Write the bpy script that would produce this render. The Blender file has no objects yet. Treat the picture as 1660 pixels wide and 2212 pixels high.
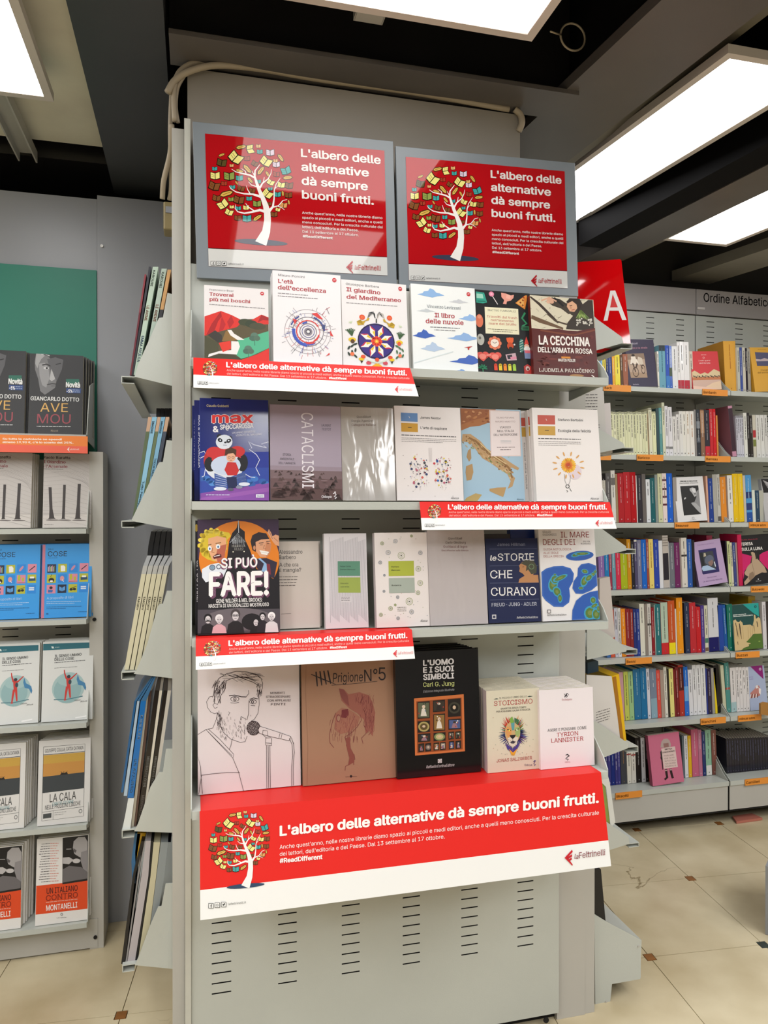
import bpy, math, random
import numpy as np
from mathutils import Vector, Matrix, geometry
random.seed(7)
S = bpy.context.scene
C = S.collection
# ------------------------------------------------------------------ camera
F = 1600.0; YAW = math.radians(14.2); PIT = math.radians(-0.2); CZ = 1.45
cd = bpy.data.cameras.new('camera'); cam = bpy.data.objects.new('camera', cd); C.objects.link(cam)
cam.location = (0, 0, CZ); cam.rotation_euler = (math.pi/2 + PIT, 0, -YAW)
cd.sensor_fit = 'HORIZONTAL'; cd.sensor_width = 36; cd.lens = 36*F/1660; cd.clip_start = 0.05
S.camera = cam
# ------------------------------------------------------------------ world, exposure
w = bpy.data.worlds.new('world'); S.world = w; w.use_nodes = True
w.node_tree.nodes['Background'].inputs[0].default_value = (0.9, 0.95, 1, 1)
w.node_tree.nodes['Background'].inputs[1].default_value = 0.05
S.view_settings.view_transform = 'Standard'; S.view_settings.look = 'None'
S.view_settings.gamma = 1; S.view_settings.use_curve_mapping = False
S.view_settings.exposure = 0.42
LAMP = 4.4                      # emission of the LED ceiling panels near the shelves (half dimmed)
LAMP_FILL = 15.0                    # emission of the unseen panels added out of frame as fill light
# ------------------------------------------------------------------ pixel <-> place helpers
_f = Vector((math.sin(YAW)*math.cos(PIT), math.cos(YAW)*math.cos(PIT), math.sin(PIT)))
_r = Vector((math.cos(YAW), -math.sin(YAW), 0)); _u = _r.cross(_f)
def _ray(px, py): return _f + _r*((px-830)/F) - _u*((py-1106)/F)
def at(px, py, Y):
    d = _ray(px, py); t = Y/d.y; return (d.x*t, CZ + d.z*t)          # X, Z on the plane y=Y
def atz(px, py, Z):
    d = _ray(px, py); t = (Z-CZ)/d.z; return (d.x*t, d.y*t)          # X, Y on the plane z=Z
def proj(X, Y, Z):
    v = Vector((X, Y, Z-CZ)); k = v.dot(_f); return (830+F*v.dot(_r)/k, 1106-F*v.dot(_u)/k)
# ------------------------------------------------------------------ materials
def lin(h):
    h = h.lstrip('#'); o = []
    for i in (0, 2, 4):
        c = int(h[i:i+2], 16)/255; o.append(c/12.92 if c <= .04045 else ((c+.055)/1.055)**2.4)
    return (*o, 1.0)
_M = {}
def mat(name, col='#888888', rough=.5, metal=0, emit=0, var=0.0, vscale=6.0, bump=0.0, bscale=80, coat=0, spec=.5):
    if name in _M: return _M[name]
    m = bpy.data.materials.new(name); m.use_nodes = True; _M[name] = m
    n = m.node_tree; b = n.nodes['Principled BSDF']; c = lin(col)
    b.inputs['Base Color'].default_value = c; b.inputs['Roughness'].default_value = rough
    b.inputs['Metallic'].default_value = metal; b.inputs['Coat Weight'].default_value = coat
    b.inputs['Specular IOR Level'].default_value = spec
    if emit:
        b.inputs['Emission Color'].default_value = (1, 1, 1, 1); b.inputs['Emission Strength'].default_value = emit
    if var or bump:
        tc = n.nodes.new('ShaderNodeTexCoord')
    if var:
        no = n.nodes.new('ShaderNodeTexNoise'); no.inputs['Scale'].default_value = vscale; no.inputs['Detail'].default_value = 6
        n.links.new(tc.outputs['Object'], no.inputs['Vector'])
        r = n.nodes.new('ShaderNodeValToRGB'); r.color_ramp.elements[0].position = .3; r.color_ramp.elements[1].position = .7
        r.color_ramp.elements[0].color = (*[x*(1-var) for x in c[:3]], 1); r.color_ramp.elements[1].color = (*[min(1, x*(1+var)) for x in c[:3]], 1)
        n.links.new(no.outputs['Fac'], r.inputs['Fac']); n.links.new(r.outputs['Color'], b.inputs['Base Color'])
    if bump:
        n2 = n.nodes.new('ShaderNodeTexNoise'); n2.inputs['Scale'].default_value = bscale; n2.inputs['Detail'].default_value = 3
        n.links.new(tc.outputs['Object'], n2.inputs['Vector'])
        bp = n.nodes.new('ShaderNodeBump'); bp.inputs['Strength'].default_value = bump; bp.inputs['Distance'].default_value = .002
        n.links.new(n2.outputs['Fac'], bp.inputs['Height']); n.links.new(bp.outputs['Normal'], b.inputs['Normal'])
    return m
def attr_mat(name, rough, coat=0, spec=.5, bump=0):
    m = mat(name, '#ffffff', rough, coat=coat, spec=spec, bump=bump, bscale=25); n = m.node_tree
    a = n.nodes.new('ShaderNodeVertexColor'); a.layer_name = 'Col'
    n.links.new(a.outputs['Color'], n.nodes['Principled BSDF'].inputs['Base Color']); return m
PRINT = attr_mat('printed_card', .42, spec=.4)
GLOSS = attr_mat('laminated_card', .16, spec=.5)
GLASSY = attr_mat('poster_under_clear_sheet', .035, coat=0, spec=.52)
WRAP = attr_mat('shrink_wrapped_card', .12, spec=.8, bump=0)
METAL = mat('light_grey_enamel', '#bcc0ba', .38, var=.04, vscale=3, bump=.08, bscale=300)
METALD = mat('grey_enamel', '#b9b7b1', .42, var=.05, vscale=2)
PANEL = mat('wall_panel_grey', '#92959c', .35, var=.05, vscale=1.5)
DARK = mat('black_slot', '#0a0908', .8)
PAGES = mat('book_pages', '#d9d2c0', .8, var=.12, vscale=400)
BEAM = mat('black_steel', '#1c1a1b', .35, var=.2, vscale=4)
BEAMG = mat('dark_grey_steel', '#5e5956', .33, var=.15, vscale=3)
BEAML = mat('anthracite_steel', '#404245', .4, var=.08, vscale=3)
# wrapped books get a rippled film
def _ripple():
    n = WRAP.node_tree; tc = n.nodes.new('ShaderNodeTexCoord'); mp = n.nodes.new('ShaderNodeMapping')
    mp.inputs['Rotation'].default_value = (0, .6, 0); mp.inputs['Scale'].default_value = (9, 9, 3.5)
    no = n.nodes.new('ShaderNodeTexNoise'); no.inputs['Scale'].default_value = 1.6; no.inputs['Detail'].default_value = 2; no.inputs['Distortion'].default_value = 1.2
    bp = n.nodes.new('ShaderNodeBump'); bp.inputs['Strength'].default_value = .18; bp.inputs['Distance'].default_value = .02
    n.links.new(tc.outputs['Object'], mp.inputs[0]); n.links.new(mp.outputs[0], no.inputs['Vector'])
    n.links.new(no.outputs['Fac'], bp.inputs['Height']); n.links.new(bp.outputs['Normal'], n.nodes['Principled BSDF'].inputs['Normal'])
_ripple()
# ------------------------------------------------------------------ mesh helpers
class MB:
    def __init__(s): s.v = []; s.f = []; s.c = []
    def box(s, x0, x1, y0, y1, z0, z1, col=None):
        b = len(s.v); s.v += [(x, y, z) for z in (z0, z1) for y in (y0, y1) for x in (x0, x1)]
        for q in ((0,2,3,1),(4,5,7,6),(0,1,5,4),(2,6,7,3),(0,4,6,2),(1,3,7,5)): s.f.append([b+i for i in q]); s.c.append(col)
        return s
    def prism(s, pts, axis, a0, a1, col=None, capcol=None):
        """pts: 2D polygon; axis 'y' -> (x,z) at y=a0..a1, 'z' -> (x,y), 'x' -> (y,z)"""
        A = sum(p[0]*q[1]-q[0]*p[1] for p, q in zip(pts, pts[1:]+pts[:1]))
        if (A < 0) != (axis == 'y'): pts = pts[::-1]
        mk = {'y': lambda p, a: (p[0], a, p[1]), 'z': lambda p, a: (p[0], p[1], a), 'x': lambda p, a: (a, p[0], p[1])}[axis]
        n = len(pts); b = len(s.v); s.v += [mk(p, a0) for p in pts] + [mk(p, a1) for p in pts]
        s.f.append([b+i for i in range(n)][::-1]); s.f.append([b+n+i for i in range(n)]); s.c += [capcol or col]*2
        for i in range(n):
            j = (i+1) % n; s.f.append([b+i, b+j, b+n+j, b+n+i]); s.c.append(col)
        return s
    def tube(s, pts, r, n=8, col=None, closed=False):
        P = [Vector(p) for p in pts]; rings = []
        for i, p in enumerate(P):
            a = P[(i-1) % len(P)] if (closed or i) else p; c = P[(i+1) % len(P)] if (closed or i < len(P)-1) else p
            t = (c-a).normalized(); u = t.cross(Vector((.3, .5, .81))).normalized(); v = t.cross(u)
            b = len(s.v); rings.append(b); rr = r[i] if isinstance(r, (list, tuple)) else r
            s.v += [tuple(p + u*math.cos(2*math.pi*k/n)*rr + v*math.sin(2*math.pi*k/n)*rr) for k in range(n)]
        m = len(rings)
        for i in range(m if closed else m-1):
            a, b = rings[i], rings[(i+1) % m]
            for k in range(n): s.f.append([a+k, a+(k+1) % n, b+(k+1) % n, b+k]); s.c.append(col)
        if not closed:
            s.f.append([rings[0]+k for k in range(n)][::-1]); s.f.append([rings[-1]+k for k in range(n)]); s.c += [col, col]
        return s
    def build(s, name, m, parent=None, smooth=False, loc=None, bevel=0):
        me = bpy.data.meshes.new(name); me.from_pydata(s.v, [], s.f); me.validate(); me.materials.append(m)
        if any(c is not None for c in s.c) and len(me.polygons) == len(s.c):
            a = me.color_attributes.new('Col', 'FLOAT_COLOR', 'CORNER'); d = []
            L = {c: lin(c or '#dddddd') for c in set(s.c)}
            for p, c in zip(me.polygons, s.c): d += list(L[c])*p.loop_total
            a.data.foreach_set('color', d)
        if smooth:
            for p in me.polygons: p.use_smooth = True
        o = bpy.data.objects.new(name, me); C.objects.link(o)
        if parent: o.parent = parent
        if loc: o.location = loc
        if bevel:
            bv = o.modifiers.new('b', 'BEVEL'); bv.width = bevel; bv.segments = 2; bv.limit_method = 'ANGLE'
        return o
def empty(name, loc=(0, 0, 0)):
    o = bpy.data.objects.new(name, None); C.objects.link(o); o.location = loc; o.empty_display_size = .05; return o
def tag(o, label, cat, group=None, kind=None):
    o['label'] = label; o['category'] = cat
    if group: o['group'] = group
    if kind: o['kind'] = kind
    return o
def struct(o): o['kind'] = 'structure'; return o
def copy_tree(o, parent=None):
    c = o.copy(); C.objects.link(c)
    if parent: c.parent = parent
    for ch in list(o.children): copy_tree(ch, c)
    return c
# ------------------------------------------------------------------ flat print engine (ink lies on the card as thin real shapes)
_TX = {}
FONT = None
try:
    import os
    FONT = bpy.data.fonts.load(os.path.join(bpy.utils.resource_path("LOCAL"), "datafiles", "fonts", "Inter.woff2"))
except Exception: FONT = None
_CAP = [None]
def _raw(s, res):
    cu = bpy.data.curves.new('t', 'FONT'); cu.body = s; cu.size = 1; cu.resolution_u = res; cu.fill_mode = 'NONE'
    if FONT: cu.font = FONT
    o = bpy.data.objects.new('t', cu); me = bpy.data.meshes.new_from_object(o)
    P = [(v.co.x, v.co.y) for v in me.vertices]; loops = []; start = 0
    for e in sorted((max(e.vertices), min(e.vertices)) for e in me.edges if abs(e.vertices[0]-e.vertices[1]) > 1): loops.append(list(range(e[1], e[0]+1)))
    bpy.data.meshes.remove(me); bpy.data.objects.remove(o); bpy.data.curves.remove(cu)
    cl = []
    for L in sorted(loops, key=lambda L: min(P[i][0] for i in L)):
        a, b = min(P[i][0] for i in L), max(P[i][0] for i in L)
        if cl and a < cl[-1][1]-.001: cl[-1][1] = max(b, cl[-1][1]); cl[-1][2].append(L)
        else: cl.append([a, b, [L]])
    V = []; Fc = []
    for _, _, Ls in cl:                       # fill each glyph by the non-zero rule (the outlines overlap)
        v = []; e = []
        for L in Ls:
            n = len(v); v += [Vector(P[i]) for i in L]; e += [(n+i, n+(i+1) % len(L)) for i in range(len(L))]
        r = geometry.delaunay_2d_cdt(v, e, [], 1, 1e-6)
        if not r[2]: continue
        va = np.array([p[:] for p in v]); A = va[[i for i, _ in e]]; B = va[[j for _, j in e]]
        rv = np.array([p[:] for p in r[0]]); tr = np.array([list(f) for f in r[2]]); c = rv[tr].mean(1)
        cx, cy = c[:, :1], c[:, 1:]; up = (A[:, 1] <= cy) & (B[:, 1] > cy); dn = (A[:, 1] > cy) & (B[:, 1] <= cy)
        with np.errstate(all='ignore'): xi = A[:, 0]+(cy-A[:, 1])/(B[:, 1]-A[:, 1])*(B[:, 0]-A[:, 0])
        w = ((up & (xi > cx)).astype(int)-(dn & (xi > cx)).astype(int)).sum(1)
        n = len(V); V += [tuple(p) for p in rv.tolist()]; Fc += [tuple(n+i for i in t) for t, k in zip(tr.tolist(), w) if k]
    E = [[tuple(sorted((f[i], f[(i+1) % 3]))) for i in range(3)] for f in Fc]
    return V, Fc, E
def _textmesh(s, bold, serif, res):
    k = (s, bold, serif, res)
    if k in _TX: return _TX[k]
    if _CAP[0] is None: _CAP[0] = .73/max(v[1] for v in _raw('H', 1)[0])
    V, Fc, E = _raw(s, res); q = _CAP[0]; V = [(x*q, y*q) for x, y in V]
    if serif:
        cnt = {}
        for ek in E:
            for e in ek: cnt[e] = cnt.get(e, 0)+1
        for (a, b), n in cnt.items():
            if n != 1: continue
            (x0, y0), (x1, y1) = V[a], V[b]
            if abs(y1-y0) < .006 and .05 < abs(x1-x0) < .19:
                xa, xb = min(x0, x1)-.06, max(x0, x1)+.06; i = len(V); up = .036 if (y0 < .1) else -.036
                V += [(xa, y0), (xb, y0), (xb, y0+up), (xa, y0+up)]; Fc.append((i, i+1, i+2, i+3))
    if bold > .004:      # heavier weight: the same outline laid down again a hair to each side
        V0, F0 = list(V), list(Fc); n = len(V0); V = []; Fc = []
        dd = [(math.cos(i*math.pi/4)*bold, math.sin(i*math.pi/4)*bold*.8) for i in range(8)] if (bold > .03 and res > 2) else [(-bold, 0), (bold, 0), (0, bold*.7), (0, -bold*.7)]
        for j, (dx, dy) in enumerate(dd+[(0, 0)]): V += [(x+dx, y+dy) for x, y in V0]; Fc += [tuple(i+j*n for i in f) for f in F0]
    xs = [v[0] for v in V] or [0, 1]
    _TX[k] = (V, Fc, min(xs), max(xs)); _NB[k[:4]] = (len(V)//(9 if (bold > .03 and res > 2) else 5)) if bold > .004 else 0; return _TX[k]
_NB = {}
class Art:
    """quad: picture coordinates of tl,tr,br,bl of a card; W,H its size in metres (x right, z up, ink at y<0)"""
    def __init__(s, quad, W, H):
        src = quad; dst = [(0, H), (W, H), (W, 0), (0, 0)]; A = []; B = []
        for (x, y), (u, v) in zip(src, dst):
            A.append([x, y, 1, 0, 0, 0, -u*x, -u*y]); B.append(u); A.append([0, 0, 0, x, y, 1, -v*x, -v*y]); B.append(v)
        h = np.linalg.solve(np.array(A, float), np.array(B, float)); s.h = [*h, 1.0]
        s.W, s.H = W, H; s.m = MB(); s.z = 0.00025
    def mp(s, x, y):
        h = s.h; k = h[6]*x+h[7]*y+h[8]; return (min(max((h[0]*x+h[1]*y+h[2])/k, 0), s.W), min(max((h[3]*x+h[4]*y+h[5])/k, 0), s.H))
    def up(s, k=1): s.z += 1.6e-5*k
    def _add(s, pts, faces, col):
        b = len(s.m.v); s.m.v += [(*(lambda q: (q[0], -s.z, q[1]))(s.mp(*p)),) for p in pts]
        for f in faces: s.m.f.append([b+i for i in f]); s.m.c.append(col)
    def poly(s, pts, col, up=True):
        if up: s.up()
        t = geometry.tessellate_polygon([[Vector((p[0], p[1], 0)) for p in pts]]); s._add(pts, t, col); return s
    def rect(s, x0, y0, x1, y1, col, dy=0, up=True):
        return s.poly([(x0, y0), (x1, y0+dy), (x1, y1+dy), (x0, y1)], col, up)
    def ell(s, x, y, rx, ry, col, n=20, up=True, rot=0):
        if up: s.up()
        c, q = math.cos(rot), math.sin(rot); P = []
        for i in range(n):
            a = 2*math.pi*i/n; u, v = rx*math.cos(a), ry*math.sin(a); P.append((x+u*c-v*q, y+u*q+v*c))
        s._add(P, [list(range(n))], col); return s
    def ring(s, x, y, r, w_, col, n=20, up=True, ry=None):
        if up: s.up()
        ry = ry or r; k = ry/r; P = []
        for i in range(n):
            a = 2*math.pi*i/n; P += [(x+r*math.cos(a), y+ry*math.sin(a)), (x+(r-w_)*math.cos(a), y+(r-w_)*k*math.sin(a))]
        s._add(P, [(2*i, (2*i+2) % (2*n), (2*i+3) % (2*n), 2*i+1) for i in range(n)], col); return s
    def line(s, pts, w_, col, up=True):
        """pts (x,y) or (x,y,width)"""
        if up: s.up()
        P = []; n = len(pts)
        for i in range(n):
            x, y = pts[i][:2]; ww = (pts[i][2] if len(pts[i]) > 2 else w_)/2
            a = pts[max(i-1, 0)]; b = pts[min(i+1, n-1)]; dx, dy = b[0]-a[0], b[1]-a[1]; L = math.hypot(dx, dy) or 1
            P += [(x-dy/L*ww, y+dx/L*ww), (x+dy/L*ww, y-dx/L*ww)]
        s._add(P, [(2*i, 2*i+2, 2*i+3, 2*i+1) for i in range(n-1)], col); return s
    def t(s, txt, x0, y0, x1, h_, col, y1=None, bold=0.0, serif=False, res=2, up=True, vert=False, ital=0):
        """baseline from (x0,y0) to (x1,y1); h_ = capital height; vert: text runs down from (x0,y0) over length x1, glyph tops to the right"""
        if up: s.up()
        V, Fc, a, b = _textmesh(txt, bold, serif, res); y1 = y0 if y1 is None else y1
        k = h_/.73
        if vert:
            P = [(x0 + v[1]*k, y0 + (v[0]-a)/(b-a)*x1) for v in V]
        else:
            P = []
            for v in V:
                q = (v[0]-a)/(b-a); P.append((x0+(x1-x0)*q + ital*v[1]*k, y0+(y1-y0)*q - v[1]*k))
        nb = _NB[(txt, bold, serif, res)]; i0 = len(s.m.v); s._add(P, Fc, col)
        if nb:
            for i in range(i0, len(s.m.v)): x, y_, z_ = s.m.v[i]; s.m.v[i] = (x, y_-((i-i0)//nb)*4e-6, z_)
            s.z += 3.6e-5
        return s
    def micro(s, x0, y, x1, h_, col, dy=0, up=True, seed=0):
        if up: s.up()
        rr = random.Random(int(x0*7+y*13)+seed); x = x0
        while x < x1:
            L = h_*rr.uniform(.5, 2.4); e = min(x+L, x1); q0 = (x-x0)/(x1-x0)*dy; q1 = (e-x0)/(x1-x0)*dy
            s._add([(x, y+q0), (e, y+q1), (e, y+h_*.42+q1), (x, y+h_*.42+q0)], [(0, 1, 2, 3)], col); x = e+h_*.34
        return s
    def build(s, parent, m=None, name='cover_print'):
        return s.m.build(name, m or PRINT, parent)
TREE_BR = [
 [(522,1052,92),(566,950,62),(578,860,52),(577,800,50),(566,740,42),(545,680,34),(520,620,27),(500,560,20),(486,510,15),(490,460,10),(530,405,4)],
 [(490,520,16),(450,500,13),(390,490,10),(340,480,7),(310,460,3)], [(422,500,9),(415,470,6),(385,450,3)],
 [(540,672,24),(470,655,15),(400,655,11),(340,645,8),(300,620,6),(288,598,3)], [(450,655,9),(430,620,6),(420,588,3)],
 [(572,792,26),(520,780,20),(460,800,15),(400,815,12),(350,805,9),(330,780,6),(335,748,3)], [(480,792,10),(430,760,7),(412,732,3)],
 [(590,785,24),(622,745,16),(632,680,10),(635,610,8),(650,560,6),(685,505,3)], [(636,600,6),(662,575,3)],
 [(615,752,12),(665,735,8),(700,690,6),(732,680,3)], [(660,738,7),(690,750,5),(712,766,2)],
 [(515,615,18),(545,560,11),(590,520,8),(612,475,6),(618,440,3)], [(552,556,8),(560,508,4)], [(506,592,10),(460,580,7),(438,555,3)], [(484,500,8),(465,465,3)]]
Ye, Gr, Br, Te, Li, Go, Dk, Rb = '#efe58a', '#8f9f50', '#84502c', '#45a7a6', '#e0cfe2', '#dcb458', '#5a4c28', '#a8402c'
TREE_BK = [(235,410,55,.2,Dk),(345,360,78,.7,Ye),(460,285,52,1.4,Ye),(385,275,60,-.2,'G'),(530,300,34,0,Te),(610,300,48,0,Li),(690,340,52,1,'G'),(578,375,66,.6,Ye),(430,362,34,0,Rb),(490,400,38,.5,Br),
 (430,450,64,.9,'G'),(534,458,60,-.9,'G'),(370,470,46,.3,'G'),(655,395,42,0,Li),(728,440,56,-.3,Te),(740,500,56,-.1,'G'),(655,475,38,.1,Rb),(180,465,30,0,Te),(182,520,56,0,Ye),(290,515,62,0,Gr),(368,527,42,0,Te),
 (610,545,42,.5,Ye),(690,560,44,.2,Ye),(750,560,46,.1,Br),(175,605,62,.3,Br),(250,580,34,0,Rb),(315,605,30,0,Te),(380,612,42,.3,Br),(585,640,60,.7,Ye),(660,640,40,0,Te),(745,640,42,0,Br),(700,632,34,1.5,'G'),
 (265,665,78,-.3,'G'),(190,702,46,.2,Br),(300,706,32,0,Gr),(362,704,60,.2,Br),(440,690,34,0,Te),(500,727,48,0,Gr),(235,750,62,-.6,Ye),(355,775,32,0,Te),(415,765,36,0,Ye),(705,725,42,.2,'#e0a060'),
 (285,812,46,.4,Ye),(350,852,40,0,Br),(420,852,52,0,Te),(500,845,60,-.6,'G'),(630,805,38,0,Br),(660,765,28,.3,Ye),(515,545,30,0,Te),(605,600,26,0,Te),(594,722,26,0,Br),(465,622,36,.2,Br),(450,540,44,.9,'G'),
 (310,430,24,0,'#e8b878'),(520,255,28,0,'#e8b878'),(235,350,38,-.4,'G'),(585,480,40,1.1,'G'),(345,570,28,1,'G'),(305,768,26,0,Ye),(745,700,30,1.4,'G'),(650,365,26,0,'#e8b878')]
def tree(A, ox, oy, k, shadow='#3a4a68', fine=True, dy=0):
    T = lambda x, y: (ox+(x-460)*k, oy+(y-560)*k + dy*(x-460)*k)
    if shadow:
        A.ell(*T(525, 1042), 205*k, 24*k, shadow, rot=math.atan(dy))
    A.up(); z = A.z
    for (x, y, sz, r, c) in TREE_BK:
        c_, s_ = math.cos(r), math.sin(r); sz *= k*1.22; X, Y = T(x, y)
        R = lambda u, v: (X+u*c_*sz-v*s_*sz, Y+u*s_*sz+v*c_*sz)
        if c == 'G':
            A.z = z; A._add([R(-.62, 0), R(-.3, -.26), R(.4, -.24), R(.64, 0), R(.35, .22), R(-.35, .24)], [tuple(range(6))], '#3a2a14')
            A.z = z+1.6e-5; A._add([R(-.52, 0), R(-.26, -.18), R(.36, -.16), R(.54, 0), R(.3, .14), R(-.3, .16)], [tuple(range(6))], Go)
            if fine: A.z = z+3.2e-5; A._add([R(-.3, -.02), R(.36, -.08), R(.36, -.03), R(-.3, .04)], [(0, 1, 2, 3)], '#8a6a28')
            continue
        A.z = z; A._add([R(-.56, -.44), R(0, -.3), R(.56, -.48), R(.56, .42), R(0, .56), R(-.56, .44)], [tuple(range(6))], '#20180f')
        A.z = z+1.6e-5
        A._add([R(-.5, -.36), R(-.04, -.22), R(-.04, .46), R(-.5, .36)], [(0, 1, 2, 3)], c)
        A._add([R(.5, -.4), R(.04, -.22), R(.04, .46), R(.5, .34)], [(0, 1, 2, 3)], c)
        if fine:
            A.z = z+3.2e-5
            for q in (-.08, .12): A._add([R(-.44, q-.03), R(-.1, q+.07), R(-.1, q+.1), R(-.44, q)], [(0, 1, 2, 3)], '#3a2a14')
    A.z = z+5e-5
    for b in TREE_BR:
        A.line([(*T(x, y), w_*k) for x, y, w_ in b], 1, '#f4f0ee')
def logo(A, x, y, s_, col, word=True, dy=0, wcol=None):
    """open-chevron F mark, s_ = height, then the shop word"""
    A.poly([(x+.46*s_, y-.5*s_), (x+.5*s_, y-.36*s_), (x+.18*s_, y-.02*s_), (x+.5*s_, y+.42*s_), (x+.48*s_, y+.5*s_), (x, y)], col)
    A.poly([(x+.14*s_, y-.02*s_), (x+.46*s_, y-.22*s_), (x+.46*s_, y-.08*s_), (x+.22*s_, y+.08*s_)], col, up=False)
    A.poly([(x+.24*s_, y+.10*s_), (x+.44*s_, y-.02*s_), (x+.44*s_, y+.12*s_), (x+.31*s_, y+.2*s_)], col, up=False)
    if word:
        A.t('la', x+.58*s_, y+.14*s_+dy*.6*s_, x+.84*s_, .3*s_, wcol or col, serif=True, ital=.2)
        A.t('Feltrinelli', x+.87*s_, y+.14*s_+dy*.87*s_, x+2.5*s_, .36*s_, wcol or col, y1=y+.14*s_+dy*2.5*s_, serif=True)
def social(A, x, y, s_, dy=0, fine=True):
    for i in range(3):
        X = x+i*s_*1.25; Y = y+dy*i*s_*1.25; h = s_*.5
        A.poly([(X-h, Y-h), (X+h, Y-h), (X+h, Y+h), (X-h, Y+h)], '#2a2a2a'); A.poly([(X-h*.84, Y-h*.84), (X+h*.84, Y-h*.84), (X+h*.84, Y+h*.84), (X-h*.84, Y+h*.84)], '#e8e8e6')
        if i == 0: A.line([(X+h*.45, Y-h*.55), (X+h*.15, Y-h*.45), (X+h*.08, Y-h*.1), (X+h*.08, Y+h*.84)], h*.26, '#1a1a1a'); A.line([(X-h*.25, Y+h*.02), (X+h*.4, Y+h*.02)], h*.22, '#1a1a1a')
        if i == 1: A.ring(X, Y, h*.55, h*.14, '#555555', 14); A.ring(X, Y, h*.25, h*.1, '#555555', 10)
        if i == 2: A.poly([(X-h*.6, Y-h*.4), (X-h*.1, Y-h*.05), (X+h*.1, Y-h*.45), (X+h*.4, Y-h*.45), (X+h*.65, Y-h*.35), (X+h*.45, Y-h*.1), (X+h*.2, Y+h*.4), (X-h*.6, Y+h*.45), (X-h*.2, Y+h*.2), (X-h*.5, Y)], '#1a1a1a')
    A.t('lafeltrinelli.it', x+s_*3.4, y+s_*.22+dy*s_*3.4, x+s_*6.9, s_*.42, '#6a6a6a', y1=y+s_*.22+dy*s_*6.9)
# ================================================================== large structure
def tiles():
    fl = struct(MB().box(-3.4, 4.6, -3.2, 3.4, -.06, -.012).build('floor', mat('screed', '#4e4637', .9)))
    m = mat('travertine_tile', '#bdae90', .3, var=.13, vscale=2.2, bump=.15, bscale=12); n = m.node_tree
    # hairline cracks and stains
    tc = n.nodes.new('ShaderNodeTexCoord'); g = n.nodes.new('ShaderNodeNewGeometry')
    vo = n.nodes.new('ShaderNodeTexNoise'); vo.inputs['Scale'].default_value = 1.7; vo.inputs['Detail'].default_value = 9; vo.inputs['Distortion'].default_value = 1.2
    ma = n.nodes.new('ShaderNodeMath'); ma.operation = 'SUBTRACT'; ma.inputs[1].default_value = .5; n.links.new(g.outputs['Position'], vo.inputs['Vector']); n.links.new(vo.outputs['Fac'], ma.inputs[0])
    ab = n.nodes.new('ShaderNodeMath'); ab.operation = 'ABSOLUTE'; n.links.new(ma.outputs[0], ab.inputs[0])
    rp = n.nodes.new('ShaderNodeValToRGB'); rp.color_ramp.elements[0].position = 0; rp.color_ramp.elements[1].position = .006
    rp.color_ramp.elements[0].color = (.35, .3, .2, 1); rp.color_ramp.elements[1].color = (1, 1, 1, 1); n.links.new(ab.outputs[0], rp.inputs[0])
    n3 = n.nodes.new('ShaderNodeTexNoise'); n3.inputs['Scale'].default_value = 3.1; n3.inputs['Detail'].default_value = 8; n.links.new(g.outputs['Position'], n3.inputs['Vector'])
    r3 = n.nodes.new('ShaderNodeValToRGB'); r3.color_ramp.elements[0].position = .3; r3.color_ramp.elements[1].position = .68; r3.color_ramp.elements[0].color = lin('#b9a884'); r3.color_ramp.elements[1].color = lin('#ddd0b0'); n.links.new(n3.outputs[0], r3.inputs[0])
    # crack mask only in patches
    n4 = n.nodes.new('ShaderNodeTexNoise'); n4.inputs['Scale'].default_value = .9; n.links.new(g.outputs['Position'], n4.inputs['Vector'])
    r4 = n.nodes.new('ShaderNodeValToRGB'); r4.color_ramp.elements[0].position = .5; r4.color_ramp.elements[1].position = .58; n.links.new(n4.outputs[0], r4.inputs[0])
    mx = n.nodes.new('ShaderNodeMix'); mx.data_type = 'RGBA'; mx.blend_type = 'MULTIPLY'; n.links.new(r4.outputs[0], mx.inputs[0]); n.links.new(r3.outputs[0], mx.inputs[6]); n.links.new(rp.outputs[0], mx.inputs[7])
    n.links.new(mx.outputs[2], n.nodes['Principled BSDF'].inputs['Base Color'])
    u = Vector((.4085, -.0325)); v = Vector((.0505, .4445)); o0 = Vector((1.831, 2.078)); k = .042; g_ = .003
    pts = []
    for (a, b) in [(k, g_), (1-k, g_), (1-k, k), (1-g_, k), (1-g_, 1-k), (1-k, 1-k), (1-k, 1-g_), (k, 1-g_), (k, 1-k), (g_, 1-k), (g_, k), (k, k)]:
        p = u*a+v*b; pts.append((p.x, p.y))
    base = MB().prism(pts, 'z', -.012, 0).build('tile', m, fl)
    ip = [(lambda p: (p.x, p.y))(u*a+v*b) for a, b in [(-k+.006, -k+.006), (k-.006, -k+.006), (k-.006, k-.006), (-k+.006, k-.006)]]
    ins = MB().prism(ip, 'z', -.012, -.0002).build('tile_inlay', mat('brown_inlay', '#8a5a2c', .4, var=.2, vscale=20), fl)
    ins2 = MB().prism(ip, 'z', -.012, -.0002).build('tile_inlay', mat('green_black_inlay', '#2f3a38', .35, var=.2, vscale=20), fl)
    first = [1, 1, 1]
    for i in range(-9, 6):
        for j in range(-8, 4):
            p = o0+u*i+v*j
            if not (-3.2 < p.x < 4 and -2 < p.y < 3.1): continue
            t = base if first[0] else base.copy()
            if not first[0]: C.objects.link(t); t.parent = fl
            first[0] = 0; t.location = (p.x, p.y, random.uniform(-.0006, 0))
            b = ins2 if (i == 0 and j == 0) else ins
            q = b if first[1 if b is ins else 2] else b.copy()
            if not first[1 if b is ins else 2]: C.objects.link(q); q.parent = fl
            first[1 if b is ins else 2] = 0; q.location = (p.x, p.y, 0)
    return fl
FLOOR = tiles()
WALLM = mat('painted_wall', '#b5b0a6', .6, var=.04, vscale=2)
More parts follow.
